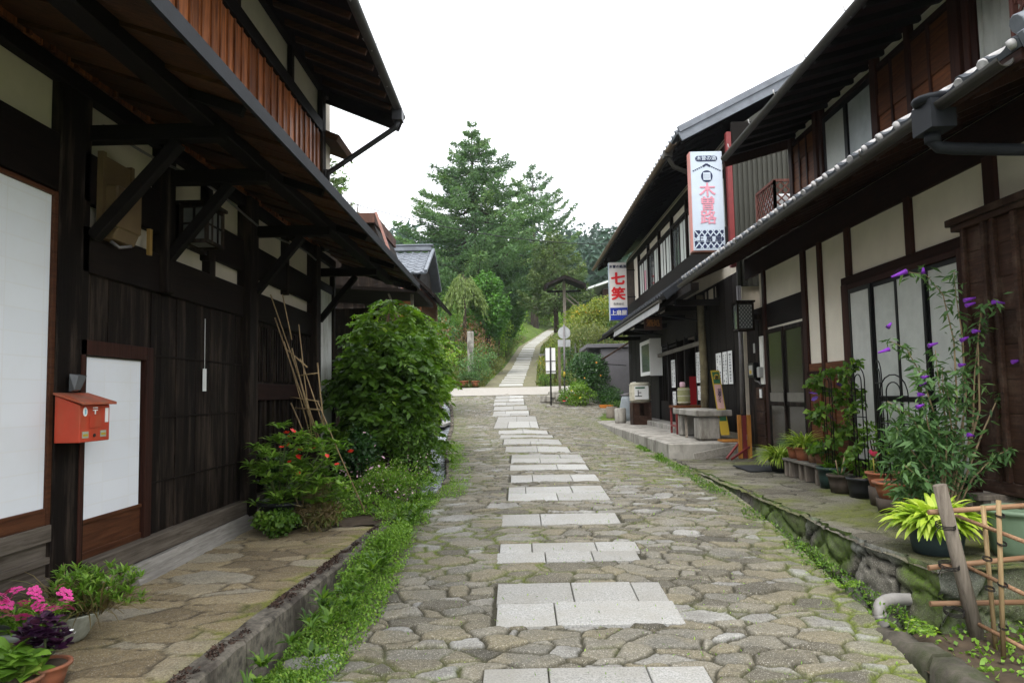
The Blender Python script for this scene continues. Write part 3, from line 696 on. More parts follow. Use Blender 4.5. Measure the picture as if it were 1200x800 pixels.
# white wing wall
MB().box(LX-.01, LX+.01, 10.2, 11.06, 1.0, 3.33).build('wing_wall', M['white_plaster'], LH)
mb = MB().box(LX-.005, LX+.03, 10.2, 11.06, 3.33, 3.45); mb.build('beam', M['black_y'], LH)
# arms and braces under the lower eave
def arm(y, x1, zt=3.53, t=.11, brace=True):
    MB().box(LX+.0, x1, y-.05, y+.05, zt-t/2, zt+t/2-.0).build('bracket_arm', M['black_x'], LH, bevel=.006)
    if brace: MB().bar((LX+.06, y, 2.84), (x1-.30, y, zt-.06), .075, .085, (0, 1, 0)).build('brace', M['black_x'], LH, bevel=.005)
for y, x1 in ((2.0, -1.95), (4.72, -1.93), (5.69, -1.97), (7.62, -1.97), (10.2, -1.97)): arm(y, x1)
MB().box(-2.10, -1.97, 1.0, 11.6, 3.56, 3.68).build('purlin', M['black_y'], LH, bevel=.008)
# lower eave: lapped planks running from wall to edge, roof skin above
sl = (3.95-3.53)/(LX-(-1.6))
def eave_z(x): return 3.53+sl*(x+1.6)
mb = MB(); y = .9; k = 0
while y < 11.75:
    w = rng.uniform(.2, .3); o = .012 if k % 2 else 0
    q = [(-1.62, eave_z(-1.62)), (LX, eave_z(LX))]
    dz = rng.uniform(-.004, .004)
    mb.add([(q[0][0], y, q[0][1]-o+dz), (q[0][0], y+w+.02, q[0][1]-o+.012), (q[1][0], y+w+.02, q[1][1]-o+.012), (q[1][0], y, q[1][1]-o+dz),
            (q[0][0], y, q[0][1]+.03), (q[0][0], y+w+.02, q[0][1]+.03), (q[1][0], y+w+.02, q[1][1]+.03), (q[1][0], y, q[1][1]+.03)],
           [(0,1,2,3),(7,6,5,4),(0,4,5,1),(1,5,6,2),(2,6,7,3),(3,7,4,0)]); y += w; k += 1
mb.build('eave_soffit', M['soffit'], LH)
lr = MB(); lr.prism([(-1.58, .9, 3.555), (LX+.001, .9, 3.985), (LX+.001, .9, 4.03), (-1.58, .9, 3.60)], (0, 10.9, 0)); lr = lr.build('lower_roof', M['gutter_dark'], LH)
MB().box(-1.60, -1.575, .9, 11.8, 3.50, 3.585).build('fascia', M['gutter_dark'], lr)
mb = MB().bar((-1.60, 11.78, 3.52), (LX, 11.78, 3.95), .04, .16); mb.build('fascia', M['black_x'], lr)
for y in (2.5, 4.3, 6.1, 7.9, 9.7, 11.3): MB().bar((-2.0, y, 3.63), (-1.64, y, 3.50), .05, .06).build('rafter', M['black_x'], lr)
# a thin cable under the soffit
pts = [(LX+.12, y, 3.62+.04*math.sin(y*2.2)) for y in np.linspace(4.7, 9.8, 26)]
MB().tube(pts, .012, 6).build('eave_cable', M['greymetal'], LH)
# upper floor boards
mb = boards_y(MB(), LX, 1.0, 10.34, 3.9, 5.62, .2, .03, .006, .35); mb.build('upper_boards', M['redboard'], LH, bevel=.004)
mb = MB(); y = 1.1
while y < 10.3: mb.box(LX+.03, LX+.05, y, y+.03, 3.9, 5.62, r=rng.uniform(.0, .5)); y += rng.uniform(.17, .26)
mb.build('board_batten', M['redboard'], LH)
MB().box(LX-.01, LX+.07, 1.0, 10.40, 5.62, 5.80).build('beam', M['black_y'], LH, bevel=.006)
MB().box(LX-.01, LX+.07, 10.34, 10.52, 3.9, 6.3).build('post', M['black'], LH, bevel=.006)
MB().tube([(LX+.10, 10.45, 3.9), (LX+.10, 10.45, 5.1)], .035, 8).build('downpipe', M['greymetal'], LH)
for y in (1.5, 3.6, 5.7, 7.15, 8.95): MB().box(LX-.01, LX+.05, y, y+.1, 5.8, 6.4).build('post', M['black'], LH)
MB().box(LX-.01, LX+.07, 1.0, 10.7, 6.26, 6.42).build('beam', M['black_y'], LH)
# upper roof
us = .42
def uz(x): return 5.93+us*(-1.62-x)
for k in range(22):
    y = 1.3+k*.43
    MB().bar((-1.78, y, uz(-1.78)-.03), (LX-.02, y, uz(LX)-.03), .05, .07).build('rafter', M['soffit'], LH)
ur = MB(); q = [(-1.72, uz(-1.6)+.01), (-5.8, uz(-5.8)+.01)]
for i in range(18):
    xa = -1.72-i*.24; ur.prism([(xa, .8, uz(xa)+.008+.004*(i % 2)), (xa-.25, .8, uz(xa-.25)+.008+.004*(i % 2)), (xa-.25, .8, uz(xa-.25)+.03), (xa, .8, uz(xa)+.03)], (0, 10.0, 0))
ur = ur.build('upper_roof', M['black_y'], LH)
mb = MB(); V, F_ = kawara(-1.70, uz(-1.70)+.10, -5.8, uz(-5.8)+.10, .8, 10.84); add_np(mb, V, F_)
V, F_ = kawara(-9.9, uz(-1.70)+.10, -5.72, uz(-5.8)+.10, .8, 10.84); add_np(mb, V, F_)
mb.build('roof_tiles', M['tile'], ur)
MB().bar((-1.70, 10.82, uz(-1.70)-.06), (-5.8, 10.82, uz(-5.8)-.06), .05, .24).build('verge_board', M['black_x'], ur)
# gable of the upper storey
mb = MB(); mb.prism([(LX-.04, 1.0, 6.36), (LX-6, 1.0, 6.36), (-5.8, 1.0, uz(-5.8)-.04)], (0, 9.5, 0)); mb.build('gable_wall', M['plaster_l'], LH)
g = gutter_mb([(-1.65, .8, 5.93), (-1.65, 10.5, 5.89)], .06).build('gutter', M['greygut'], LH)
for y in (6.1, 7.2, 8.3, 9.3): MB().tube([(-1.585, y, 5.93), (-1.65, y, 5.83), (-1.715, y, 5.93), (-1.76, y, 5.99)], .008, 5).build('gutter_hook', M['tilecap'], g)
MB().box(-1.72, -1.58, 10.08, 10.26, 5.70, 5.86).tube([(-1.65, 10.17, 5.72), (-1.69, 10.2, 5.62), (LX+.12, 10.45, 5.05), (LX+.10, 10.45, 4.9)], .04, 10).build('downpipe', M['darkmetal'], LH)
# small lower roof return at the far end
MB().prism([(-2.62, 10.5, 5.55), (-3.6, 10.5, 5.95), (-3.6, 10.5, 6.05), (-2.58, 10.5, 5.64)], (0, 1.0, 0)).build('side_roof', M['soffit'], LH)
# --- things on the left house
mbx = empty('post_box', (-2.6, 4.35, 1.5), 'small orange red post box fixed to the dark post between the paper screens', 'post box')
x0, x1, y0, y1, z0, z1 = -2.73, -2.575, 4.26, 4.58, 1.51, 1.765
mb = MB(); mb.add([(x0,y0,z0),(x1,y0,z0),(x1,y1,z0),(x0,y1,z0),(x0,y0,z1+.035),(x1,y0,z1-.03),(x1,y1,z1-.03),(x0,y1,z1+.035)], [(0,3,2,1),(4,5,6,7),(0,1,5,4),(1,2,6,5),(2,3,7,6),(3,0,4,7)], .6)
mb.build('box', M['redmetal'], mbx, bevel=.004)
mb = MB(); mb.add([(x0-.0,y0-.02,z1+.037),(x1+.035,y0-.02,z1-.028),(x1+.035,y1+.02,z1-.028),(x0,y1+.02,z1+.037),(x0,y0-.02,z1+.05),(x1+.035,y0-.02,z1-.012),(x1+.035,y1+.02,z1-.012),(x0,y1+.02,z1+.05)], [(0,3,2,1),(4,5,6,7),(0,1,5,4),(1,2,6,5),(2,3,7,6),(3,0,4,7)], .2)
mb.build('lid', plain('worn red lid', (.42,.09,.04), .55, amt=.4, dirt=(.22,.12,.08)), mbx, bevel=.002)
fx = x1+.001
MB().box(fx, fx+.006, 4.355, 4.475, 1.595, 1.67).build('flap', M['redmetal'], mbx, bevel=.002)
mb = MB().box(fx, fx+.004, 4.39, 4.44, 1.715, 1.722).box(fx, fx+.004, 4.39, 4.44, 1.70, 1.707).box(fx, fx+.004, 4.411, 4.419, 1.678, 1.70); mb.build('postal_mark', M['white'], mbx)
st = MB(); st.prism([(fx, 4.31+.021*math.cos(t), 1.695+.028*math.sin(t)) for t in np.linspace(0, 2*math.pi, 20, endpoint=False)], (.003, 0, 0)); st = st.build('sticker', M['white'], mbx, label='round white sticker with a blue mark')
MB().box(fx+.003, fx+.004, 4.303, 4.318, 1.68, 1.71).build('mark', plain('sky blue ink', (.2,.5,.62)), st)
MB().box(fx, fx+.003, 4.525, 4.56, 1.625, 1.715).build('sticker', M['white'], mbx, label='narrow white paper strip')
for a in (4.285, 4.475):
    s_ = MB().box(fx, fx+.003, a, a+.062, 1.535, 1.575).build('sticker', plain('grey sticker', (.38,.42,.33)), mbx, label='small grey and yellow sticker'); MB().box(fx+.003, fx+.004, a+.006, a+.056, 1.546, 1.56).build('mark', M['yellow'], s_)
MB().lathe((0,0,0), [(.009, 0), (.009, .006)], 10)
mb = MB(); mb.prism([(fx, 4.41+.011*math.cos(t), 1.548+.011*math.sin(t)) for t in np.linspace(0, 2*math.pi, 12, endpoint=False)], (.005, 0, 0)); mb.build('keyhole', M['ink'], mbx)
mbx.location.x -= .067; mbx.location.y += .11
# clear plastic holder above the box
o = MB(); o.add([(LX+.125, 4.38, 1.83), (LX+.125, 4.44, 1.83), (LX+.125, 4.48, 1.94), (LX+.125, 4.38, 1.94), (LX+.16, 4.38, 1.84), (LX+.16, 4.44, 1.84), (LX+.17, 4.49, 1.93), (LX+.17, 4.40, 1.93)], [(0,3,2,1),(4,5,6,7),(0,1,5,4),(1,2,6,5),(3,0,4,7)])
tag(o.build('plastic_holder', plain('clear plastic', (.09,.095,.10), .2)), 'small clear plastic leaflet holder on the post just above the red post box', 'holder')
bpy.data.objects['plastic_holder'].location = (-.055, .10, -.01)
# heater unit under the eave
ac = empty('meter_cabinet', (-2.7, 5.0, 2.8), 'beige metal cabinet hanging high on the wall under the eave beside the first post', 'cabinet')
MB().box(LX+.05, LX+.17, 4.80, 5.12, 2.93, 3.22).build('body', M['beige'], ac, bevel=.01)
mb = MB().prism([(LX+.05, 4.82, 2.93), (LX+.165, 4.82, 2.93), (LX+.13, 4.82, 2.85), (LX+.05, 4.82, 2.85)], (0, .28, 0)); mb.build('hopper', M['beige'], ac, bevel=.006)
MB().box(LX+.05, LX+.09, 5.12, 5.16, 2.92, 3.44).box(LX+.05, LX+.09, 4.76, 4.80, 2.92, 3.44).box(LX+.05, LX+.08, 4.80, 5.12, 3.22, 3.42).build('bracket', M['beige'], ac)
MB().tube([(LX+.1, 4.85, 2.84), (LX+.15, 4.87, 2.80), (LX+.2, 4.93, 2.82)], .012, 6).build('hose', M['greymetal'], ac)
tag(MB().box(LX+.05, LX+.075, 5.42, 5.46, 2.86, 3.06).build('name_plate', plain('ochre plate', (.28,.17,.05))), 'narrow ochre wooden plate on the white strip beneath the eave lamp', 'plate')
# eave lamp (square paper lantern)
def lantern(nm, c, sx, sy, sz, label, cat, metal, glass, parent_grid=(1, 2)):
    e = empty(nm, (c[0], c[1], c[2]), label, cat); x, y, z = c
    MB().box(x-sx/2+.02, x+sx/2-.02, y-sy/2+.02, y+sy/2-.02, z-sz/2+.02, z+sz/2-.02).build('glass', glass, e)
    f = MB(); t = .03
    for i in (-1, 1):
        for j in (-1, 1): f.box(x+i*sx/2-t*(i > 0), x+i*sx/2+t*(i < 0), y+j*sy/2-t*(j > 0), y+j*sy/2+t*(j < 0), z-sz/2, z+sz/2)
    for k in (-1, 1):
        for i in (-1, 1):
            f.box(x-sx/2+t, x+sx/2-t, y+i*sy/2-t*(i > 0), y+i*sy/2+t*(i < 0), z+k*sz/2-t*(k > 0), z+k*sz/2+t*(k < 0))
            f.box(x+i*sx/2-t*(i > 0), x+i*sx/2+t*(i < 0), y-sy/2+t, y+sy/2-t, z+k*sz/2-t*(k > 0), z+k*sz/2+t*(k < 0))
    f.build('frame', metal, e, bevel=.003)
    return e
ll = lantern('wall_lamp', (LX+.22, 6.0, 3.20), .24, .34, .32, 'square black framed lamp with frosted panes hanging under the left eave', 'lamp', M['black'], M['paperlamp'])
mb = MB(); x, y, z = LX+.22, 6.0, 3.20
mb.box(x-.008, x+.008, y-.165, y-.153, z-.14, z+.14).box(x-.10, x+.10, y-.165, y-.153, z-.008, z+.008)
mb.box(x+.103, x+.116, y-.14, y+.14, z-.006, z+.006).box(x+.103, x+.116, y-.06, y-.052, z-.14, z+.14).box(x+.103, x+.116, y+.052, y+.06, z-.14, z+.14); mb.build('grille', M['black'], ll)
MB().box(LX+.05, x-.12, y-.03, y+.03, z-.03, z+.03).box(x-.14, x+.14, y-.19, y+.19, z+.16, z+.185).build('cap', M['black'], ll)
# paper tag on a string
tg = empty('paper_tag', (LX+.05, 6.75, 1.7), 'small white paper tag hanging on a string against the dark planks', 'tag')
p_ = P(240, 445, X=LX+.045)
MB().box(LX+.04, LX+.045, p_.y-.035, p_.y+.035, p_.z-.1, p_.z+.1).build('tag_card', M['paper'], tg)
MB().tube([(LX+.042, p_.y, p_.z+.1), (LX+.042, p_.y, p_.z+.55)], .003, 5).build('string', M['paper'], tg)
# ---------------------------------------------------------------- text
def text(name, s, x, y, z, size, mat, parent, off=0., sx=1., face='-y', ext=.002, sp=1.):
    c = bpy.data.curves.new(name, 'FONT'); c.body = s; c.size = size; c.align_x = 'CENTER'; c.align_y = 'CENTER'; c.extrude = ext; c.space_line = sp; c.resolution_u = 3
    o = bpy.data.objects.new(name, c); COL.objects.link(o)
    dg = bpy.context.evaluated_depsgraph_get(); me = bpy.data.meshes.new_from_object(o.evaluated_get(dg))
    bpy.data.objects.remove(o); bpy.data.curves.remove(c)
    R3 = {'-y': Matrix.Rotation(R(90), 4, 'X'), '-x': Matrix.Rotation(R(-90), 4, 'Z') @ Matrix.Rotation(R(90), 4, 'X'), '+x': Matrix.Rotation(R(90), 4, 'Z') @ Matrix.Rotation(R(90), 4, 'X')}[face]
    if off:
        import bmesh
        bm = bmesh.new(); N_ = 6
        for k in range(N_):
            t = 2*math.pi*k/N_; m2 = me.copy(); m2.transform(Matrix.Translation((off*math.cos(t), off*math.sin(t), k*.0004))); bm.from_mesh(m2); bpy.data.meshes.remove(m2)
        bm.to_mesh(me); bm.free()
    me.transform(Matrix.Translation((x, y, z)) @ R3 @ Matrix.Diagonal((sx, 1, 1, 1)))
    me.materials.clear(); me.materials.append(mat)
    return link(name, me, parent)
# ---------------------------------------------------------------- the near house on the right
WX = 4.03
RH = empty('timber_house', (WX+3, 8, .585), 'near timber house on the right with cream plaster panels and pale edged roof tiles', 'house')
MB().box(WX+.0, WX+6, 3.0, 11.95, .3, 4.0).box(WX+.02, WX+6, 3.0, 10.25, 4.0, 5.5).box(WX+.25, WX+6, 11.95, 12.65, .3, 4.0).build('wall', M['plaster'], RH)
# beams and posts on the wall
mb = MB().box(WX-.03, WX+.02, 3.0, 12.6, 3.66, 4.02).box(WX-.035, WX+.02, 6.35, 8.88, 2.98, 3.09).box(WX-.04, WX+.01, 8.88, 10.05, 1.93, 1.985)
mb.build('beam', M['brownwood_y'], RH, bevel=.005)
for y0, y1, z0 in ((11.62, 11.74, .6), (9.98, 10.12, .6), (9.45, 9.55, 1.98), (8.62, 8.74, 3.09), (7.25, 7.37, 3.09), (5.95, 6.1, 3.09), (4.5, 4.65, 2.4), (3.3, 3.42, 2.4)):
    MB().box(WX-.04, WX+.01, y0, y1, z0, 3.68).build('post', M['brownwood'], RH, bevel=.004)
MB().box(WX-.05, WX+.06, 8.74, 8.86, .7, 3.0).build('post', M['brownwood'], RH, bevel=.004)
mb = MB(); z = .66
while z < 1.9: mb.box(WX-.025-.006, WX+.01, 8.86, 9.98, z, z+.2); z += .205
for y in (9.2, 9.6): mb.box(WX-.045, WX-.02, y, y+.04, .66, 1.93)
mb.build('clapboard', M['panel'], RH, bevel=.003)
mb = MB().box(WX-.02, WX+.05, 3.0, 10.1, .55, .66); mb.build('sill', M['greywood'], RH, bevel=.004)
# entrance with sliding doors
en = MB().box(WX-.01, WX+.01, 10.12, 11.62, 2.74, 3.12).build('door', M['black_y'], RH, label='dark sliding entrance doors with a pale band')
mb = MB()
for a, b, x in ((10.15, 10.92, WX-.012), (10.88, 11.6, WX-.03)):
    mb.box(x-.02, x+.01, a, a+.06, .62, 2.7).box(x-.02, x+.01, b-.06, b, .62, 2.7).box(x-.02, x+.01, a+.06, b-.06, .62, .76).box(x-.02, x+.01, a+.06, b-.06, 2.63, 2.7).box(x-.02, x+.01, a+.06, b-.06, 1.50, 1.56)
mb.build('door_frame', M['black'], en, bevel=.003)
MB().box(WX-.018, WX-.008, 10.2, 10.88, .76, 2.63).box(WX-.036, WX-.026, 10.94, 11.55, .76, 2.63).build('pane', plain('dark bronze glass', (.03,.027,.022), .15), en)
MB().box(WX-.024, WX-.019, 10.2, 10.86, 1.57, 1.70).box(WX-.042, WX-.037, 10.95, 11.54, 1.57, 1.70).build('band', plain('greyed band', (.15,.14,.12), .6), en)
MB().box(WX-.05, WX-.042, 10.89, 10.92, 1.45, 1.75).build('handle', M['greymetal'], en)
tag(MB().box(3.25, 3.85, 10.35, 11.2, .60, .612).build('door_mat', plain('dark rubber mat', (.02,.022,.025), .9)), 'dark rubber mat on the stone terrace before the sliding entrance doors', 'mat')
# dark bay with meter, foundation
mb = boards_y(MB(), WX-.0, 11.78, 12.64, .78, 3.1, .2, .02, side=-1); mb.build('dark_boards', M['black'], RH, bevel=.002)
mb = MB(); z = .8
while z < 1.6: mb.box(WX-.05, WX-.018, 11.8, 12.2, z, z+.19); z += .2
mb.build('clapboard', M['tobukuro'], RH, bevel=.003)
MB().box(WX-.06, WX+.2, 11.74, 12.3, .55, .79).build('foundation', M['concrete'], RH, bevel=.006)
MB().box(WX-.052, WX-.02, 11.76, 11.92, 1.84, 2.62).build('plaster_strip', M['white_plaster'], RH)
mt = empty('electric_meter', (WX-.1, 12.2, 2.05), 'small grey electric meter with a yellow sticker on the dark boards by the entrance', 'meter')
MB().box(WX-.12, WX-.03, 12.05, 12.36, 1.95, 2.20).build('case', M['blackmetal'], mt, bevel=.006)
MB().box(WX-.126, WX-.12, 12.10, 12.28, 2.0, 2.16).build('window', M['lampglass'], mt); MB().box(WX-.13, WX-.126, 12.14, 12.24, 2.02, 2.08).build('sticker', M['yellow'], mt)
mb = MB().tube([(WX-.06, 12.2, 1.95), (WX-.06, 12.15, 1.9), (WX-.06, 12.0, 1.88), (WX-.06, 11.9, 1.84)], .015, 6); mb.build('conduit', M['greymetal'], mt)
tag(MB().box(WX-.08, WX-.06, 11.86, 11.93, 1.62, 1.76).build('door_bell', M['white']), 'tiny white door bell box beneath the electric meter', 'bell')
tag(MB().box(WX-.04, WX-.03, 12.20, 12.27, 2.37, 2.53).build('name_plate', M['lampglass']), 'small pale name plate on dark boards above the electric meter', 'plate')
tag(MB().box(WX-.12, WX-.05, 11.78, 11.90, 1.95, 2.12).build('intercom', M['lampglass'], bevel=.01), 'small grey intercom between the electric meter and the entrance', 'intercom')
rl = lantern('wall_lamp', (3.74, 11.95, 2.95), .28, .30, .46, 'dark square wall lamp with patterned grey glass beside the entrance', 'lamp', M['black'], M['glass'])
mb = MB()
for i in range(8):
    for j in range(11):
        if (i+j) % 2: mb.box(3.74-.10+i*.027, 3.74-.085+i*.027, 11.95-.137, 11.95-.13, 2.95-.18+j*.034, 2.95-.16+j*.034)
mb.build('glass_pattern', M['lampglass'], rl); o = bpy.context.scene.objects[-1] if False else None
MB().box(3.86, WX, 11.9, 12.0, 2.9, 3.0).box(3.58, 3.90, 11.78, 12.12, 3.18, 3.21).build('cap', M['black'], rl)
# window
wn = MB().box(WX-.06, WX+.05, 6.42, 6.5, .8, 2.98).box(WX-.06, WX+.05, 8.66, 8.74, .8, 2.98).box(WX-.06, WX+.05, 6.5, 8.66, 2.92, 2.98).box(WX-.06, WX+.05, 6.5, 8.66, .76, .84).build('window', M['brownwood'], RH, bevel=.003)
fr = MB()
for k, (a, b) in enumerate(((6.5, 7.06), (7.04, 7.6), (7.58, 8.14), (8.12, 8.66))):
    x = WX-.02-(.025 if k % 2 else 0)
    fr.box(x-.012, x+.012, a, a+.045, .84, 2.92).box(x-.012, x+.012, b-.045, b, .84, 2.92).box(x-.012, x+.012, a+.045, b-.045, .84, .93)
    fr.box(x-.012, x+.012, a+.045, b-.045, 2.87, 2.92)
    if k < 3: fr.box(x-.012, x+.012, a+.045, b-.045, 1.60, 1.65)
    g_ = MB().box(x-.003, x+.003, a+.045, b-.045, .93, 2.87).build('pane', M['shop_panel'] if k != 3 else M['curtain'], wn)
fr.build('sash', M['blackmetal'], wn, bevel=.002)
# shutter box
sb = MB(); z = 1.0
while z < 3.05: sb.box(3.78, 3.80-.004*rng.random(), 5.0, 6.1, z, min(z+.262, 3.06)); z += .265
sbx = sb.build('shutter_box', M['tobukuro'], RH, bevel=.003)
MB().box(3.80, 4.02, 4.98, 6.12, .95, 3.06).build('side', M['tobukuro'], sbx)
MB().box(3.74, 4.02, 4.9, 6.18, 3.06, 3.11).box(3.71, 4.02, 4.87, 6.21, 3.11, 3.17).build('moulding', M['tobukuro'], sbx, bevel=.006); MB().box(3.755, 4.02, 4.95, 6.15, .90, 1.0).build('moulding', M['tobukuro'], sbx, bevel=.006)
for y in (6.04, 5.78, 5.66, 5.42, 5.16): MB().box(3.745, 3.78, y-.022, y+.022, 1.0, 3.06).build('batten', M['tobukuro'], sbx, bevel=.004)
# lower eave of this house
def slope(x, x0, z0, s_): return z0+s_*(x-x0)
ls = .42
mb = MB()
for k in range(21):
    y = 4.25+k*.42; MB().bar((3.02, y, 3.66), (WX, y, 3.66+ls*1.01), .05, .065).build('rafter', M['brownwood'], RH)
rf = MB().prism([(2.98, 4.05, 3.70), (WX+.02, 4.05, 3.70+ls*1.07), (WX+.02, 4.05, 3.72+ls*1.07), (2.98, 4.05, 3.72)], (0, 8.8, 0)).build('lower_roof', M['brownwood_y'], RH)
mb = MB(); V, F_ = kawara(2.955, 3.735, WX+.02, 3.745+ls*1.09, 4.1, 12.8); add_np(mb, V, F_); mb.build('roof_tiles', M['tile'], rf)
for k in range(34):
    y = 4.152+k*.26; j_ = rng.uniform(-.012, .012); c_ = MB().tube([(2.935+j_, y+rng.uniform(-.01, .01), 3.735), (2.945+j_, y, 3.742), (3.02, y, 3.785), (3.14, y, 3.836), (3.17, y, 3.85)], [.030, .036*rng.uniform(.9, 1.1), .038, .044, .036], 12).build('tile_end', M['tilecap'], rf)
MB().box(2.96, 3.0, 4.1, 12.8, 3.63, 3.70).build('fascia', M['brownwood_y'], rf)
mb = MB().tube([(2.93, 4.08, 3.83), (3.4, 4.08, 4.02), (WX+.02, 4.08, 4.29)], .06, 10).bar((2.96, 4.06, 3.70), (WX, 4.06, 4.15), .05, .17); mb.build('verge', M['tilegrey'], rf, bevel=.004)
lg = gutter_mb([(2.90, 4.15, 3.665), (2.90, 12.75, 3.615)], .052).build('gutter', M['greygut'], RH)
for k in range(10):
    y = 5.0+k*.85; MB().tube([(2.97, y, 3.70), (2.90, y, 3.595), (2.842, y, 3.65), (2.84, y, 3.69)], .007, 5).build('gutter_hook', M['greygut'], lg)
dp = MB().box(2.83, 3.0, 4.80, 5.04, 3.50, 3.70).lathe((2.91, 4.92, 3.69), [(.11, 0), (.13, .03), (.125, .05)], 14).tube([(2.91, 4.94, 3.52), (2.91, 4.94, 3.44), (2.95, 4.94, 3.40), (3.05, 4.93, 3.385), (3.4, 4.9, 3.36), (WX-.08, 4.85, 3.33)], .042, 12).tube([(2.91, 4.94, 3.50), (2.91, 4.94, 3.43)], .052, 12).build('downpipe', M['gutter_dark'], RH)
MB().tube([(2.91, 4.86, 3.58), (2.91, 4.852, 3.58)], .045, 14).build('outlet', M['gutter_dark'], dp)
# upper storey
mb = MB().box(WX-.03, WX+.02, 3.0, 10.3, 5.22, 5.28).box(WX-.03, WX+.02, 3.0, 10.3, 4.05, 4.2); mb.build('beam', M['brownwood_y'], RH, bevel=.004)
for y0, y1 in ((10.2, 10.32), (9.36, 9.46), (9.2, 9.28), (7.76, 7.88), (6.28, 6.42), (6.14, 6.22), (7.08, 7.16)): MB().box(WX-.05, WX+.02, y0, y1, 4.1, 5.46).build('post', M['brownwood'], RH, bevel=.004)
for a, b in ((6.42, 7.76), (9.46, 10.2)):
    mb = MB(); z = 4.2
    while z < 5.2: mb.box(WX-.02-.008*rng.random(), WX+.02, a, b, z, min(z+.245, 5.22)); z += .25
    mb.build('panel_boards', M['panel'], RH, bevel=.003)
for y in (6.75, 7.45, 9.7, 9.95): MB().box(WX-.04, WX-.02, y, y+.035, 4.2, 5.22).build('batten', M['brownwood'], RH)
MB().box(WX+.0, WX+.03, 3.0, 10.3, 5.40, 5.55).build('beam', M['brownwood_y'], RH)
w2 = MB().box(WX-.02, WX+.02, 7.88, 7.95, 4.2, 5.22).box(WX-.02, WX+.02, 9.13, 9.2, 4.2, 5.22).box(WX-.02, WX+.02, 7.95, 9.13, 5.15, 5.22).box(WX-.035, WX+.01, 8.5, 8.58, 4.2, 5.15).build('window', M['blackmetal'], RH, label='upper window with two pale curtained panes')
MB().box(WX-.01, WX, 7.95, 8.5, 4.2, 5.15).build('pane', plain('blue grey lace curtain', (.42,.46,.47), .5, nscale=3, amt=.3), w2); MB().box(WX-.015, WX-.005, 8.58, 9.13, 4.2, 5.15).build('pane', M['shop_panel'], w2)
w3 = MB().box(WX-.03, WX+.02, 6.06, 6.14, 4.2, 5.3).box(WX-.03, WX+.02, 5.0, 5.08, 4.2, 5.3).box(WX-.03, WX+.02, 5.08, 6.06, 5.22, 5.3).build('window', M['brownwood'], RH, label='upper window with a cream curtain at the right edge')
def curtain(y0, y1, z0, z1, x, name, parent, mat):
    mb = MB(); n = 60; vv = []
    for i in range(n+1):
        y = y0+(y1-y0)*i/n; dx = .018*math.sin(i*.9)+.008*math.sin(i*2.3)
        vv += [(x+dx, y, z0), (x+dx, y, z1)]
    mb.add(vv, [(2*i, 2*i+2, 2*i+3, 2*i+1) for i in range(n)], .5, True); o = mb.build(name, mat, parent); s = o.modifiers.new('s', 'SOLIDIFY'); s.thickness = .004; return o
curtain(5.1, 6.04, 4.2, 5.22, WX-.01, 'curtain', w3, M['curtain'])
def lattice(nm, a, b, z0, z1, parent, mat, step=.14, w=.022):
    """diagonal lattice between two ground points a,b"""
    a = Vector(a); b = Vector(b); L = (b-a).length; u = (b-a)/L; H = z1-z0; mb = MB()
    p = lambda s_, z: a+u*s_+Vector((0, 0, z-a.z))
    k = -H
    while k < L:
        for sg in (1, -1):
            s0 = max(0, k); s1 = min(L, k+H)
            if s1-s0 > .03:
                za = (s0-k); zb = (s1-k)
                if sg == 1: q0, q1 = p(s0, z0+za), p(s1, z0+zb)
                else: q0, q1 = p(s0, z1-za), p(s1, z1-zb)
                nn = u.cross(Vector((0, 0, 1)))*.006*sg; mb.bar(q0+nn, q1+nn, w, .012, nn)
        k += step
    mb.bar(p(0, z0), p(0, z1), .04, .04).bar(p(L, z0), p(L, z1), .04, .04).bar(p(0, z0), p(L, z0), .04, .04).bar(p(0, z1), p(L, z1), .04, .04)
    return mb.build(nm, mat, parent)
M['lattice'] = wood('red brown lattice', (.085,.035,.028), (.20,.085,.07), 'z', .7, .2)
lat = empty('lattice_screen', (4.4, 11.9, 4.45), 'red brown lattice balcony box standing on the pale edged lower roof', 'lattice')
lattice('front_lattice', (4.14, 11.35, 4.4), (4.14, 12.2, 4.4), 4.50, 5.06, lat, M['lattice'], .13); lattice('side_lattice', (4.14, 11.35, 4.4), (4.75, 11.35, 4.4), 4.36, 5.06, lat, M['lattice'], .13)
MB().box(4.2, 4.75, 11.6, 12.1, 4.4, 4.92).build('cover', plain('pale quilt', (.42,.44,.46), .9, amt=.4), lat, bevel=.04)
MB().box(4.1, 4.8, 11.3, 12.3, 4.20, 4.42).build('base', M['black_y'], lat)
lat2 = empty('lattice_screen', (3.7, 4.7, 4.2), 'red brown lattice window guard at the upper right edge of the near house', 'lattice')
lattice('front_lattice', (3.72, 4.1, 4.2), (3.72, 5.2, 4.2), 4.14, 5.0, lat2, M['lattice'], .15, .03)
MB().box(3.72, 4.0, 5.18, 5.22, 4.14, 4.2).box(3.72, 4.0, 5.18, 5.22, 4.95, 5.0).build('bracket', M['lattice'], lat2)
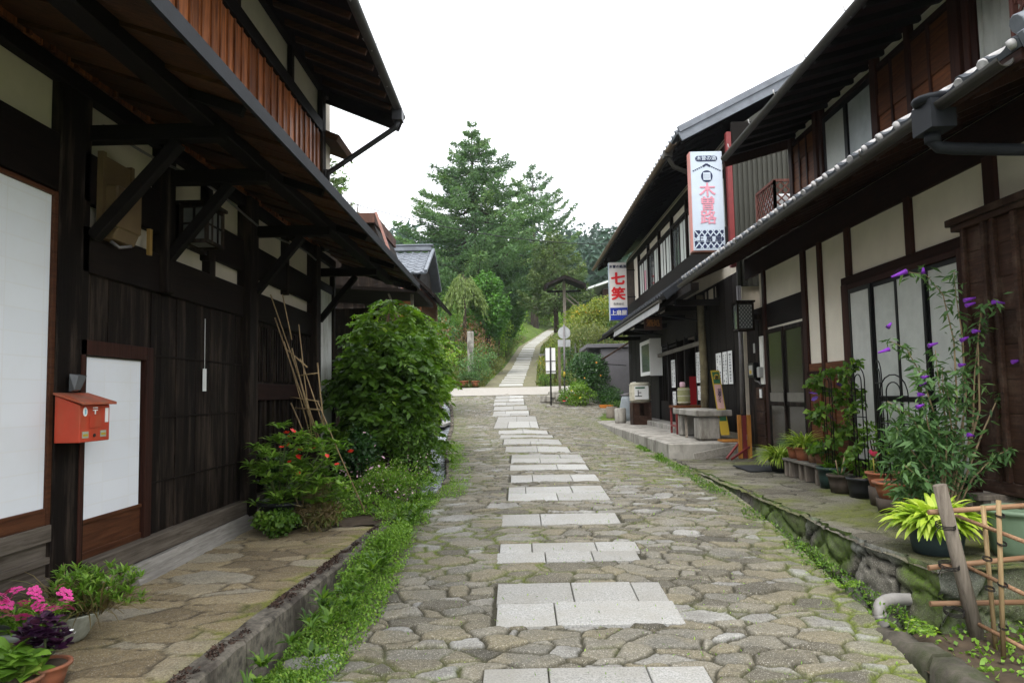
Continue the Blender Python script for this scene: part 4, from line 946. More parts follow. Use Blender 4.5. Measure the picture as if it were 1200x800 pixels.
# upper roof of the near house
def uz2(x): return 5.13+.27*(x-3.1)
for k in range(22):
    y = 3.0+k*.36; MB().bar((3.14, y, uz2(3.14)), (WX+.02, y, uz2(WX)), .05, .06).build('rafter', M['black_x'], RH)
r2 = MB().prism([(3.1, 2.8, 5.16), (8, 2.8, uz2(8)+.03), (8, 2.8, uz2(8)+.06), (3.1, 2.8, 5.19)], (0, 7.75, 0)).build('upper_roof', M['brownwood_y'], RH)
mb = MB(); V, F_ = kawara(3.16, 5.21, 7.2, 5.21+.27*4.04, 2.8, 10.55); add_np(mb, V, F_); mb.build('roof_tiles', M['tile'], r2)
MB().bar((3.1, 10.53, 5.12), (8, 10.53, uz2(8)-.02), .04, .17).build('verge_board', M['brownwood_y'], r2)
ug = gutter_mb([(3.05, 2.8, 5.13), (3.05, 10.3, 5.10)], .052).build('gutter', M['greygut'], RH)
for k in range(6):
    y = 5.4+k*.9; MB().tube([(3.1, y, 5.17), (3.05, y, 5.065), (2.995, y, 5.13), (2.99, y, 5.17)], .007, 5).build('gutter_hook', M['tilecap'], ug)
# ---------------------------------------------------------------- the shop
SX = 4.03
SH = empty('timber_shop', (SX+3, 19, .85), 'dark timber shop with a white upper window row beyond the near house', 'shop')
MB().box(SX+.02, SX+6, 12.95, 16.2, .85, 6.55).box(SX+.02, SX+6, 16.2, 20.6, 3.2, 6.55).box(SX+.02, SX+6, 20.6, 26.2, .85, 6.55).box(SX+2.6, SX+6, 16.2, 20.6, .85, 3.2).build('wall', M['plaster_l'], SH)
M['shopblack'] = wood('brown black board', (.008,.0065,.006), (.026,.020,.017), 'z', .65, .5)
boards_y(MB(), SX+.02, 12.98, 16.15, .97, 3.9, .16, .02, side=-1).build('dark_boards', M['shopblack'], SH); boards_y(MB(), SX+.02, 20.7, 26.2, .97, 3.9, .16, .02, side=-1).build('dark_boards', M['shopblack'], SH)
mb = MB().box(SX-.02, SX+.03, 16.15, 20.7, 3.0, 3.9); mb.build('lintel', M['shopblack'], SH)
mb = MB().box(SX+.02, SX+2.6, 16.2, 20.6, .80, .9).build('shop_floor', M['concrete'], SH)
mb = MB().box(SX+2.5, SX+2.59, 16.2, 20.6, .9, 3.2).box(SX+.05, SX+2.5, 16.2, 16.25, .9, 3.2).box(SX+.05, SX+2.5, 20.55, 20.6, .9, 3.2); mb.build('inner_wall', M['black'], SH)
for y in (16.2, 17.3, 18.15, 19.25, 20.55): MB().box(SX-.04, SX+.05, y, y+.09, .9, 3.05).build('post', M['shopblack'], SH)
mb = MB()
for a, b in ((18.24, 19.25), (19.34, 20.55)):
    mb.box(SX-.0, SX+.02, a, b, .95, 1.5).box(SX, SX+.02, a, b, 2.9, 2.96); k = a+.3
    while k < b-.1: mb.box(SX, SX+.02, k, k+.03, 1.5, 2.9); k += .3
mb.build('sliding_door', M['shopblack'], SH)
MB().box(SX-.12, SX-.05, 13.1, 26.0, 3.42, 3.52).build('beam', M['oldwood_y'], SH) if False else None
MB().tube([(SX-.16, 15.15, .97), (SX-.14, 15.17, 2.2), (SX-.16, 15.2, 3.75)], [.085, .08, .075], 10).build('rustic_post', plain('lichened post', (.18,.15,.085), .9, amt=.5, dirt=(.07,.05,.03)), SH)
MB().bar((SX-.1, 15.3, 2.78), (SX-.1, 21.5, 2.74), .05, .09).build('rail', M['oldwood_y'], SH)
# red post, gable siding
MB().box(3.86, 3.95, 12.86, 12.98, 3.95, 6.42).build('corner_post', M['redpost'], SH, bevel=.006)
def siding():
    mb = MB(); x = 3.96
    while x < 9: mb.box(x, x+.045, 12.87, 12.93, 3.6, 6.2); mb.box(x+.045, x+.09, 12.90, 12.93, 3.6, 6.2); x += .09
    return mb
siding().build('siding', M['siding'], SH); MB().box(3.96, 9, 12.86, 12.94, 6.2, 6.6).build('beam', M['black_x'], SH)
# lower roof of the shop
lr2 = MB().prism([(2.90, 14.05, 3.55), (SX, 14.05, 4.35), (SX, 14.05, 4.42), (2.88, 14.05, 3.62)], (0, 10.6, 0)).build('lower_roof', M['black_y'], SH)
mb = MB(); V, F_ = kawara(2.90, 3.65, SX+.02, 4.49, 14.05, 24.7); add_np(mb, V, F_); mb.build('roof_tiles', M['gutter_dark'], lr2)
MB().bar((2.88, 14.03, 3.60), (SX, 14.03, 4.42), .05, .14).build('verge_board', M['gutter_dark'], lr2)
for k in range(24):
    y = 14.2+k*.43; MB().bar((2.95, y, 3.55), (SX, y, 4.33), .05, .06).build('rafter', M['black_x'], lr2)
MB().box(3.15, 3.3, 13.0, 24.5, 3.56, 3.70).build('purlin', M['black_y'], SH)
for y in (14.3, 15.25, 17.2, 19.3, 21.4, 23.6): MB().box(3.15, SX, y, y+.1, 3.44, 3.56).build('bracket_arm', M['black_x'], SH)
for y in (14.55, 17.4, 20): MB().box(SX-.0, SX+.03, y, y+1.3, 3.62, 3.84).build('plaster_strip', M['plaster_l'], SH)
# low roof at the far end
MB().prism([(3.0, 25.0, 3.62), (SX+.6, 25.0, 4.35), (SX+.6, 25.0, 4.42), (3.0, 25.0, 3.70)], (0, 2.0, 0)).build('side_roof', M['black_y'], SH)
# awning
aw = empty('awning', (2.95, 17, 3.5), 'rolled grey awning with a scalloped white edge under the shop eave', 'awning')
mb = MB(); n = 132; vv = []
for i in range(n+1):
    y = 14.2+(20.9-14.2)*i/n; zb = 3.36-.025*abs(math.sin(i*math.pi/3)); vv += [(2.80, y, zb), (2.82, y, 3.50)]
mb.add(vv, [(2*i, 2*i+2, 2*i+3, 2*i+1) for i in range(n)], .5); o = mb.build('valance', plain('greyed awning cloth', (.26,.26,.26), .9), aw); s = o.modifiers.new('s', 'SOLIDIFY'); s.thickness = .006
MB().tube([(2.83, 14.2, 3.52), (2.83, 20.9, 3.52)], .04, 10).build('roller', M['greygut'], aw)
MB().bar((2.83, 16, 3.5), (SX, 16, 3.3), .03, .03).build('arm', M['blackmetal'], aw); MB().bar((2.83, 20, 3.5), (SX, 20, 3.3), .03, .03).build('arm', M['blackmetal'], aw)
# upper storey of the shop: sashes between posts
yy0 = [13.4, 15.0, 16.6, 18.25, 19.9, 21.6, 23.3]
for i, y in enumerate(yy0): MB().box(SX-.06, SX+.02, y, y+.11, 4.6, 6.25).build('post', M['black'], SH)
MB().box(SX-.05, SX+.02, 13.0, 23.41, 5.86, 5.94).box(SX-.05, SX+.02, 13.0, 26.2, 6.18, 6.36).box(SX-.07, SX+.02, 13.0, 26.2, 4.44, 4.80).build('beam', M['black_y'], SH)
for i in range(6):
    a, b = yy0[i]+.11, yy0[i+1]; w_ = MB().box(SX-.02, SX+.02, a, b, 5.80, 5.86).box(SX-.02, SX+.02, a, b, 4.80, 4.86).box(SX-.025, SX+.015, (a+b)/2-.03, (a+b)/2+.03, 4.86, 5.80).build('window', M['black'], SH)
    MB().box(SX-.01, SX+.005, a, (a+b)/2-.03, 4.86, 5.80).build('pane', M['shop_panel'], w_); MB().box(SX-.005, SX+.01, (a+b)/2+.03, b, 4.86, 5.80).build('pane', M['curtain'] if i % 2 else M['glass'], w_)
    mb = MB()
    for k in (1, 2, 3): mb.box(SX-.018, SX-.0, a+(b-a)*k/4-.01, a+(b-a)*k/4+.01, 4.86, 5.80)
    mb.build('muntin', M['black'], w_)
MB().box(SX-.02, SX-.012, 22.2, 22.4, 4.9, 5.5).build('red_curtain', M['pink'], SH)
MB().box(SX-.04, SX+.02, 23.4, 24.2, 4.8, 6.18).build('plaster_panel', M['plaster'], SH); MB().box(SX-.06, SX+.02, 24.2, 26.2, 4.4, 6.18).build('end_boards', M['tobukuro'], SH)
# upper roof of the shop
def uz3(x): return 6.42+.5*(x-3.1)
rs = MB().prism([(3.12, 13.1, 6.42), (9, 13.1, uz3(9)), (9, 13.1, uz3(9)+.05), (3.12, 13.1, 6.47)], (0, 14.4, 0)).build('upper_roof', M['black_y'], SH)
mb = MB(); V, F_ = kawara(3.02, 6.50, 7.2, 6.50+.5*4.18, 13.1, 27.6, .27, .28, .05); add_np(mb, V, F_); V, F_ = kawara(11.3, 6.5, 7.15, 6.50+.5*4.15, 13.1, 27.6, .27, .28, .05); add_np(mb, V, F_); mb.build('roof_tiles', M['tilegrey'], rs)
MB().bar((3.05, 13.06, 6.55), (7.2, 13.06, 8.62), .07, .11).bar((3.08, 13.08, 6.42), (7.2, 13.08, 8.48), .05, .16).build('verge', M['tilegrey'], rs)
mb = MB(); mb.prism([(SX, 12.96, 6.5), (9.5, 12.96, 6.5), (7.2, 12.96, 8.3), (5.5, 12.96, 7.5)], (0, 13, 0)); mb.build('gable_wall', M['siding'], rs)
for k in range(33):
    y = 13.3+k*.44; MB().bar((3.14, y, 6.40), (SX+.02, y, uz3(SX)-.04), .05, .06).build('rafter', M['black_x'], rs)
sg = gutter_mb([(2.98, 13.2, 6.37), (2.98, 27.6, 6.46)], .06).build('gutter', M['brownmetal'], SH)
MB().tube([(2.98, 13.75, 6.34), (3.02, 13.75, 6.2), (3.1, 13.78, 6.08), (3.5, 13.9, 5.95), (SX-.06, 14.0, 5.85), (SX-.04, 14.0, 4.6)], .045, 10).box(2.9, 3.06, 13.66, 13.84, 6.25, 6.38).build('downpipe', M['greygut'], SH)
MB().tube([(3.97, 12.86, 3.6), (3.97, 12.87, 2.4), (3.96, 12.9, 1.33)], .04, 10).build('downpipe', M['greymetal'], SH)
# --- signs
def kiso_sign():
    e = empty('hanging_sign', (3.5, 13, 5.2), 'tall white hanging sign with pink characters and a navy lattice at its foot', 'sign')
    x0, x1, z0, z1, y = 3.23, 3.81, 4.28, 6.11, 13.0; cx = (x0+x1)/2
    MB().box(x0, x1, y, y+.20, z0, z1).build('panel', M['signwhite'], e, bevel=.008)
    MB().box(x0-.012, x0-.002, y+.0, y+.20, z0, z1).build('side', M['signside'], e); MB().box(x0-.012, x1+.01, y-.004, y+.21, z0-.03, z0-.002).build('foot', M['rust'], e)
    MB().box(x1, SX, y+.08, y+.12, 5.9, 5.94).box(x1, SX, y+.08, y+.12, 4.4, 4.44).build('bracket', M['blackmetal'], e)
    yf = y-.002; mb = MB(); pts = []; w = .20; h = .052; zc = 5.975
    for t in np.linspace(-90, 90, 9): pts.append((cx+w-h+h*math.cos(R(t)), yf, zc+h*math.sin(R(t))))
    for t in np.linspace(90, 270, 9): pts.append((cx-w+h+h*math.cos(R(t)), yf, zc+h*math.sin(R(t))))
    pill = mb.prism(pts, (0, -.004, 0)).build('pill', M['navy'], e); text('lettering', '木曽の酒', cx, yf-.006, zc, .085, M['signwhite'], pill, .0015, 1.05)
    mb = MB()
    for sgn in (-1, 1):
        for k in range(6): mb.bar((cx+sgn*(.05+k*.036), yf-.003, 5.838-k*.017), (cx+sgn*(.05+k*.036+.024), yf-.003, 5.832-k*.017), .006, .02, (0, 0, 1))
        mb.bar((cx, yf-.003, 5.872), (cx+sgn*.065, yf-.003, 5.83), .006, .034, (0, 0, 1))
    mb.build('roof_mark', M['navy'], e)
    c_ = MB(); c_.prism([(cx+.105*math.cos(t), yf, 5.645+.11*math.sin(t)) for t in np.linspace(0, 2*math.pi, 32, endpoint=False)], (0, -.004, 0)); c_ = c_.build('crest', M['navy'], e)
    mb = MB().box(cx-.066, cx+.066, yf-.008, yf-.004, 5.575, 5.715).build('crest_square', M['signwhite'], c_); mb = MB()
    for k in range(3): mb.box(cx-.04, cx+.04, yf-.011, yf-.008, 5.605+k*.035, 5.612+k*.035)
    mb.box(cx-.045, cx-.04, yf-.011, yf-.008, 5.6, 5.69).box(cx+.04, cx+.045, yf-.011, yf-.008, 5.6, 5.69); mb.build('crest_lines', plain('grey ink', (.3,.32,.36)), c_)
    for ch, z in (('木', 5.375), ('曽', 5.125), ('路', 4.87)): text('character', ch, cx, yf-.003, z, .27, M['pink'], e, .005, 1.12)
    lp = MB(); za, zb = 4.32, 4.65; sxs = (x1-x0-.05)/4
    bgp = MB().box(x0+.025, x1-.025, yf-.003, yf-.0005, za, zb).build('lattice_ground', M['navy'], e)
    for k in range(-1, 6):
        for sg_ in (1, -1):
            H = zb-za; a = x0+.025+k*sxs*.8; xa, xb = a, a+H*.8
            q0, q1 = (xa, za), (xb, zb)
            if sg_ < 0: q0, q1 = (xa, zb), (xb, za)
            lo, hi = x0+.025, x1-.025
            if q1[0] < lo or q0[0] > hi: continue
            f = lambda xx: q0[1]+(q1[1]-q0[1])*(xx-q0[0])/(q1[0]-q0[0])
            c0, c1 = max(q0[0], lo), min(q1[0], hi)
            if c1-c0 > .02: lp.bar((c0, yf-.0055-.001*sg_, f(c0)), (c1, yf-.0055-.001*sg_, f(c1)), .0015, .020, (0, 0, 1))
    lp.build('lattice_lines', M['signwhite'], bgp); MB().box(x0+.07, x1-.07, yf-.010, yf-.0075, 4.435, 4.535).build('name_band', M['signwhite'], bgp)
    text('lettering', '上 扇 屋', cx, yf-.0125, 4.485, .115, M['navy'], bgp, .002, 1.1)
kiso_sign()
def sign2():
    e = empty('hanging_sign', (3.4, 24, 5.1), 'smaller white hanging sign with two red characters above a blue band', 'sign')
    x0, x1, z0, z1, y = 3.12, 3.70, 4.14, 6.08, 24.0; cx = (x0+x1)/2; yf = y-.002
    MB().box(x0, x1, y, y+.2, z0, z1).build('panel', M['signwarm'], e, bevel=.01)
    MB().box(x0-.01, x0-.002, y, y+.2, z0, z1).build('side', M['signwhite'], e)
    MB().box(x1, SX, y+.08, y+.12, 5.8, 5.84).box(x1, SX, y+.08, y+.12, 4.9, 4.94).build('bracket', M['blackmetal'], e)
    text('lettering', '木曽の銘酒', cx, yf-.003, 5.93, .115, M['navy'], e, .004)
    for ch, z in (('七', 5.50), ('笑', 5.0)): text('character', ch, cx, yf-.003, z, .44, M['red'], e, .02, 1.08)
    text('small_lettering', '合資会社', cx, yf-.003, 4.68, .09, M['ink'], e)
    b = MB().box(x0+.005, x1-.005, yf-.003, yf, 4.15, 4.56).build('blue_band', M['blue'], e); text('lettering', '上扇屋', cx, yf-.006, 4.38, .18, M['signwarm'], b, .005)
sign2()
ws = empty('wooden_sign', (3.2, 17, 3.35), 'small dark wooden board with ochre characters hanging behind the awning', 'sign')
MB().box(3.0, 3.42, 17.0, 17.06, 3.2, 3.5).build('board', plain('dark lacquer board', (.05,.02,.012), .6), ws, bevel=.006); text('lettering', '酒', 3.13, 16.995, 3.35, .17, plain('ochre gilt', (.35,.14,.03)), ws, .004); text('lettering', '処', 3.29, 16.995, 3.35, .17, bpy.data.materials['ochre gilt'], ws, .004)
MB().bar((3.05, 17.03, 3.5), (3.05, 17.03, 3.62), .015, .015).bar((3.37, 17.03, 3.5), (3.37, 17.03, 3.62), .015, .015).build('hanger', M['blackmetal'], ws)
# notices on the shop front
def notice(y0, y1, z0, z1, cols, label, x=SX-.03):
    e = MB().box(x-.003, x, y0, y1, z0, z1).build('paper_notice', M['paper']); tag(e, label, 'notice', 'paper notices on the shop front')
    mb = MB(); n = cols
    for k in range(n):
        yy = y0+(y1-y0)*(k+.5)/n; z = z1-.05
        while z > z0+.06:
            h = rng.uniform(.02, .05); w = rng.uniform(.25, .5)*(y1-y0)/n
            if rng.random() < .8: mb.box(x-.0045, x-.003, yy-w/2, yy+w/2, z-h, z)
            z -= h+.018
    mb.build('writing', plain('faded writing', (.20,.21,.22)), e)
notice(13.52, 13.80, 1.87, 2.49, 1, 'narrow white notice nearest the downpipe on the shop boards')
notice(13.86, 14.15, 1.87, 2.49, 2, 'white notice with printed boxes between two narrow notices')
notice(14.24, 14.62, 1.87, 2.49, 2, 'white notice close to the right side of the rustic post')
notice(15.38, 16.18, 1.93, 2.60, 6, 'largest white notice, covered in columns of writing, left of the rustic post', SX-.05)
notice(15.85, 16.2, 1.55, 1.86, 2, 'small white notice under the largest notice of the shop')
notice(15.4, 15.65, 1.5, 1.92, 1, 'cream paper strip just left of the rustic post, low down', SX-.05)
notice(18.3, 18.75, 1.85, 2.55, 2, 'long white notice on the sliding doors in the shop entrance', SX-.06)
notice(18.3, 18.68, 1.32, 1.75, 2, 'lower white notice on the sliding doors in the shop entrance', SX-.06)
notice(24.6, 25.3, 1.35, 2.1, 1, 'pale panel at the far end of the shop wall', SX-.04)
# white show window
vb = empty('show_case', (3.9, 21, 2.7), 'white framed glass showcase projecting from the dark shop wall', 'showcase')
MB().box(3.74, SX, 20.25, 21.8, 2.28, 3.16).build('case', M['black'], vb)
MB().box(3.70, 3.74, 20.2, 21.85, 2.22, 2.32).box(3.70, 3.74, 20.2, 21.85, 3.12, 3.22).box(3.70, 3.74, 20.2, 20.32, 2.32, 3.12).box(3.70, 3.74, 21.73, 21.85, 2.32, 3.12).build('frame', M['white'], vb, bevel=.005)
MB().box(3.72, 3.735, 20.32, 21.73, 2.32, 3.12).build('glass', M['glass'], vb); MB().box(3.70, SX, 20.19, 20.26, 2.2, 3.24).build('side', M['white'], vb)
# shop interior
def counter():
    e = empty('shop_counter', (5.4, 18.4, .9), 'dark wooden shop counter in the dim shop entrance', 'counter'); MB().box(5.0, 5.6, 16.8, 20.0, .9, 1.75).build('body', M['brownwood'], e, bevel=.01); MB().box(4.95, 5.65, 16.75, 20.05, 1.75, 1.80).build('top', M['brownwood_y'], e, bevel=.005)
counter()
e = empty('vending_case', (4.2, 17.6, .9), 'red banner stand with white patches inside the shop doorway', 'stand')
MB().box(4.10, 4.35, 17.45, 17.8, .92, 2.1).build('body', M['red'], e, bevel=.01); MB().box(4.09, 4.10, 17.5, 17.75, 1.55, 1.95).box(4.09, 4.10, 17.5, 17.75, 1.05, 1.35).build('label', M['paper'], e)
# --- things in front of the shop
def stone_bench():
    e = empty('stone_bench', (3.5, 13.8, .85), 'long grey stone bench on block legs in front of the shop', 'bench')
    MB().box(3.22, 3.85, 13.15, 15.2, 1.29, 1.40).build('seat', M['concrete'], e, bevel=.012)
    MB().box(3.26, 3.66, 13.2, 13.62, .85, 1.289).build('leg', M['concrete'], e, bevel=.04); MB().box(3.28, 3.7, 14.75, 15.05, .85, 1.289).build('leg', M['concrete'], e, bevel=.03)
    MB().bar((3.27, 14.25, .85), (3.3, 14.4, 1.29), .05, .05).build('brace', M['oldwood'], e)
stone_bench()
e = empty('wooden_table', (3.6, 15.6, .85), 'low brown table with red legs behind the stone bench', 'table')
MB().box(3.3, 3.9, 15.35, 16.0, 1.40, 1.45).build('table_top', M['panel'], e, bevel=.005)
for i, j in ((3.32, 15.38), (3.84, 15.38), (3.32, 15.94), (3.84, 15.94)): MB().box(i, i+.04, j, j+.04, .85, 1.40).build('leg', M['redpost'], e)
MB().box(3.32, 3.36, 15.42, 15.94, 1.0, 1.04).build('stretcher', M['redpost'], e)
def barrel(nm, c, r, h, label, mat, deco):
    e = empty(nm, c, label, 'barrel'); x, y, z = c
    MB().lathe(c, [(r*.86, 0), (r*.97, h*.12), (r, h*.3), (r, h*.7), (r*.96, h*.88), (r*.84, h)], 26).build('body', mat, e)
    mb = MB()
    for q in (.12, .5, .88): mb.lathe((x, y, z), [(r*1.0+.002, h*q-.012), (r*1.015+.004, h*q), (r*1.0+.002, h*q+.012)], 26, cap=False)
    mb.build('rope', M['straw'], e); return e
e = barrel('sake_barrel', (3.42, 20.4, 1.46), .30, .56, 'white straw wrapped barrel with green lettering on a dark wooden stand', M['straw'], 1)
MB().box(3.22, 3.6, 20.07, 20.10, 1.55, 1.92).build('label', M['white'], e); MB().box(3.24, 3.5, 20.06, 20.069, 1.85, 1.89).build('stripe', M['greenp'], e); text('lettering', '上', 3.32, 20.064, 1.7, .2, M['ink'], e, .004)
st_ = empty('barrel_stand', (3.42, 20.4, .85), 'dark open wooden stand carrying the white barrel', 'stand')
mb = MB().box(3.16, 3.68, 20.14, 20.66, 1.41, 1.46).box(3.16, 3.21, 20.14, 20.66, .85, 1.41).box(3.63, 3.68, 20.14, 20.66, .85, 1.41).box(3.21, 3.63, 20.60, 20.66, .85, 1.41).box(3.21, 3.63, 20.14, 20.19, .85, 1.1); mb.build('frame', M['tobukuro'], st_, bevel=.006)
MB().box(3.21, 3.36, 20.15, 20.18, 1.1, 1.41).box(3.48, 3.63, 20.15, 20.18, 1.1, 1.41).build('front_board', M['tobukuro'], st_)
e = barrel('keg', (3.57, 15.7, 1.47), .135, .36, 'small green straw keg on the low table with red legs', plain('olive straw', (.27,.27,.13), .9, nscale=14, amt=.3, bump=.6), 0)
o = MB().lathe((3.55, 15.7, 1.83), [(.05, 0), (.06, .03), (.06, .1), (.04, .12)], 12).build('pink_cup', M['paleflower']); tag(o, 'small pink cup standing on top of the green keg', 'cup')
e = empty('stone_stool', (3.25, 22.2, .85), 'round grey stone stool beside the white barrel', 'stool'); MB().lathe((3.02, 21.6, .85), [(.16, 0), (.17, .05), (.17, .42), (.15, .44)], 18).build('block', M['concrete'], e)
e = empty('log_stump', (3.25, 25.0, .9), 'short cut log stump at the far corner of the shop terrace', 'stump'); MB().lathe((3.16, 24.6, .85), [(.20, 0), (.2, .1), (.19, .42), (.17, .43)], 18).build('block', M['oldwood'], e)
e = empty('water_jar', (3.45, 24, .9), 'pale grey covered jar between the log stump and the white barrel', 'jar')
MB().lathe((3.50, 23.2, .85), [(.18, 0), (.24, .15), (.27, .45), (.22, .7), (.18, .8)], 20).build('body', plain('grey glazed jar', (.25,.28,.30), .35), e); MB().lathe((3.50, 23.2, 1.65), [(.21, 0), (.22, .03), (.05, .08)], 20).build('lid', M['greymetal'], e)
# yellow sign board leaning by the post
e = empty('advert_board', (3.62, 13.4, .85), 'narrow yellow green and pink advertising board leaning beside the stone bench', 'board')
def lean(z): return 3.54+.0*z+(2.12-z)*.09
b = MB(); b.prism([(lean(z)+s_, 13.32+(2.12-z)*(-.12), z) for z, s_ in ((.95, 0), (2.12, 0), (2.12, .155), (.95, .155))], (0, .02, 0)); b.build('board', M['yellow'], e)
def patch(nm, za, zb, s0, s1, mat, lift=.003):
    mb = MB(); mb.prism([(lean(z)+s_, 13.32+(2.12-z)*(-.12)-lift, z) for z, s_ in ((za, s0), (zb, s0), (zb, s1), (za, s1))], (0, .002, 0)); return mb.build(nm, mat, e)
patch('top_patch', 1.88, 2.09, .015, .14, M['greenp']); patch('middle_patch', 1.42, 1.86, .015, .14, plain('pale pink panel', (.62,.38,.36))); patch('foot_patch', 1.2, 1.40, .015, .14, M['greenp'])
mb = MB(); mb.prism([(lean(1.98)+.078+.05*math.cos(t), 13.32+(.14)*(-.12)-.006, 1.98+.075*math.sin(t)) for t in np.linspace(0, 2*math.pi, 20, endpoint=False)], (0, .002, 0)); mb.build('disc', M['yellow'], e)
text('lettering', '酒', lean(1.98)+.078, 13.293, 1.98, .08, M['ink'], e, .002); text('lettering', '甘\n酒\nア\nイ\nス', lean(1.64)+.078, 13.25, 1.64, .07, M['navy'], e, .001, sp=.8)
# orange rack with poles, fallen board
e = empty('umbrella_rack', (3.82, 12.4, .585), 'orange wooden rack with dark red poles at the corner between house and shop', 'rack')
MB().box(3.71, 3.77, 12.36, 12.42, .6, 1.33).build('upright', M['orangewood'], e, bevel=.003); MB().box(3.87, 3.93, 12.36, 12.42, .6, 1.33).build('upright', M['orangewood'], e, bevel=.003)
MB().box(3.785, 3.855, 12.38, 12.41, .6, 1.32).build('pole', M['redpost'], e)
mb = MB(); mb.bar((3.45, 12.2, .62), (3.72, 12.42, .85), .03, .03).bar((3.5, 12.1, .62), (3.9, 12.38, .80), .03, .03); mb.build('stick', M['redpost'], e)
tag(MB().box(3.55, 3.98, 12.75, 13.1, .852, .885).build('orange_board', M['orangewood'], bevel=.004), 'flat orange board lying on the shop terrace behind the orange rack', 'board')
tag(MB().bar((3.0, 12.52, .62), (3.7, 12.48, .76), .05, .14).build('grey_plank', M['oldwood_y'], bevel=.005), 'grey plank propped against the end of the shop terrace', 'plank')
e = empty('orange_crate', (3.3, 27, .95), 'low orange plastic crate on the ground past the shop terrace', 'crate')
mb = MB().box(3.1, 3.6, 27.6, 27.63, 1.08, 1.30).box(3.1, 3.6, 28.0, 28.03, 1.08, 1.30).box(3.1, 3.13, 27.63, 28.0, 1.08, 1.30).box(3.57, 3.6, 27.63, 28.0, 1.08, 1.30); mb.build('side', plain('orange plastic', (.50,.17,.03), .5), e); MB().box(3.1, 3.6, 27.6, 28.03, 1.06, 1.08).build('base', bpy.data.materials['orange plastic'], e)
# ---------------------------------------------------------------- far buildings
fb = empty('brown_house', (-5, 17, 1), 'dark house with a rusty ridge seen just above the left eave', 'house')
MB().box(-8, -3.35, 15.9, 18.5, .8, 4.6).prism([(-3.12, 15.8, 5.58), (-8, 15.8, 5.58), (-8, 15.8, 4.3), (-3.35, 15.8, 3.9), (-2.55, 15.8, 4.05)], (0, 2.6, 0)).build('wall', M['black'], fb)
rr = MB().box(-8, -3.08, 15.7, 18.5, 5.58, 5.80).build('roof', M['rust'], fb); MB().bar((-3.06, 15.75, 5.82), (-2.46, 15.75, 4.02), .05, .07, (0, 1, 0)).build('verge', plain('faded pink verge', (.33,.17,.14), .7), rr)
MB().box(-3.4, -3.24, 15.76, 15.8, 5.2, 5.42).build('window', M['blackmetal'], fb)
rb = empty('tin_shed', (-2.6, 14, .8), 'small shed with an orange tin wall at the end of the left eave', 'shed')
mb = MB(); z = 2.3
while z < 3.5: mb.box(-2.14, -1.93, 13.2+.012*(int(z*10) % 2), 13.25, z, z+.075); z += .08
mb.build('wall', M['brick'], rb); MB().box(-1.93, -1.88, 13.15, 13.22, 1.0, 3.62).build('post', M['oldwood'], rb); MB().bar((-2.32, 13.1, 3.62), (-2.12, 13.1, 3.12), .07, .03).build('brace', M['oldwood'], rb)
MB().prism([(-1.75, 12.9, 3.60), (-4.2, 12.9, 3.78), (-4.2, 12.9, 3.85), (-1.72, 12.9, 3.66)], (0, 2.2, 0)).build('roof', M['black_y'], rb)
mb = MB()
for k in range(9): mb.box(-3.3+.0, -2.2, 12.35+k*.0, 12.40, 2.6+k*.1, 2.68+k*.1) if k > 6 else None
MB().box(-4.5, -2.9, 15.0, 15.1, 1.0, 3.6).build('back_wall', M['black'], rb)
kh = empty('tiled_house', (-5, 25, 1.2), 'distant house with a blue grey tiled roof above the left shrubs', 'house')
MB().box(-9, -3.0, 22.5, 27.2, 1, 5.3).build('wall', M['tobukuro'], kh)
# gable faces the street side; ridge runs along x
def tile_slope_x(x0, x1, y0, z0, y1, z1):
    V, F_ = kawara(y0, z0, y1, z1, x0, x1, .27, .3); return V[:, [1, 0, 2]], F_[:, ::-1]
rr = MB(); V, F_ = tile_slope_x(-8.6, -2.72, 21.9, 5.50, 24.0, 6.55); add_np(rr, V, F_); V, F_ = tile_slope_x(-8.6, -2.72, 26.1, 5.50, 24.0, 6.55); add_np(rr, V, F_)
rr = rr.build('roof', M['tilegrey'], kh)
MB().box(-8.6, -2.80, 23.9, 24.1, 6.60, 6.76).box(-8.6, -2.74, 23.86, 24.14, 6.76, 6.81).build('ridge', M['tilegrey'], rr, bevel=.01); MB().bar((-2.74, 21.88, 5.55), (-2.74, 24.0, 6.64), .09, .09).bar((-2.74, 26.1, 5.55), (-2.74, 24.0, 6.64), .09, .09).build('verge', M['tilegrey'], rr)
MB().prism([(-2.98, 22.2, 5.3), (-2.98, 25.8, 5.3), (-2.98, 24, 6.45)], (-.1, 0, 0)).build('gable_wall', M['black'], kh)
MB().prism([(-2.45, 21.6, 4.70), (-3.1, 21.6, 5.35), (-3.1, 21.6, 5.43), (-2.40, 21.6, 4.78)], (0, 5.4, 0)).build('side_eave', M['black_y'], kh); MB().box(-3.0, -2.95, 22.4, 27, 4.4, 5.1).build('panel', M['panel'], kh)
gs = empty('grey_shed', (4.5, 31, 1.5), 'low grey panelled shed beyond the far end of the shop', 'shed')
MB().box(3.45, 6.0, 29.8, 33, 1.2, 3.55).build('wall', M['greyshed'], gs); MB().box(2.95, 3.45, 30.5, 33, 1.2, 3.6).build('wall', M['greyshed'], gs)
MB().box(2.85, 6.2, 29.7, 33.2, 3.6, 3.75).build('roof', M['greyshed'], gs, bevel=.01); MB().bar((3.3, 28.2, 3.05), (4.3, 28.2, 3.65), .8, .06).build('side_roof', M['tobukuro'], gs)
MB().bar((3.3, 28.0, 2.86), (4.2, 28.0, 2.78), .03, .03).build('rail', M['blackmetal'], gs)
wr = empty('white_roofed_house', (8, 60, 7), 'far house with a pale sloping roof among the trees', 'house')
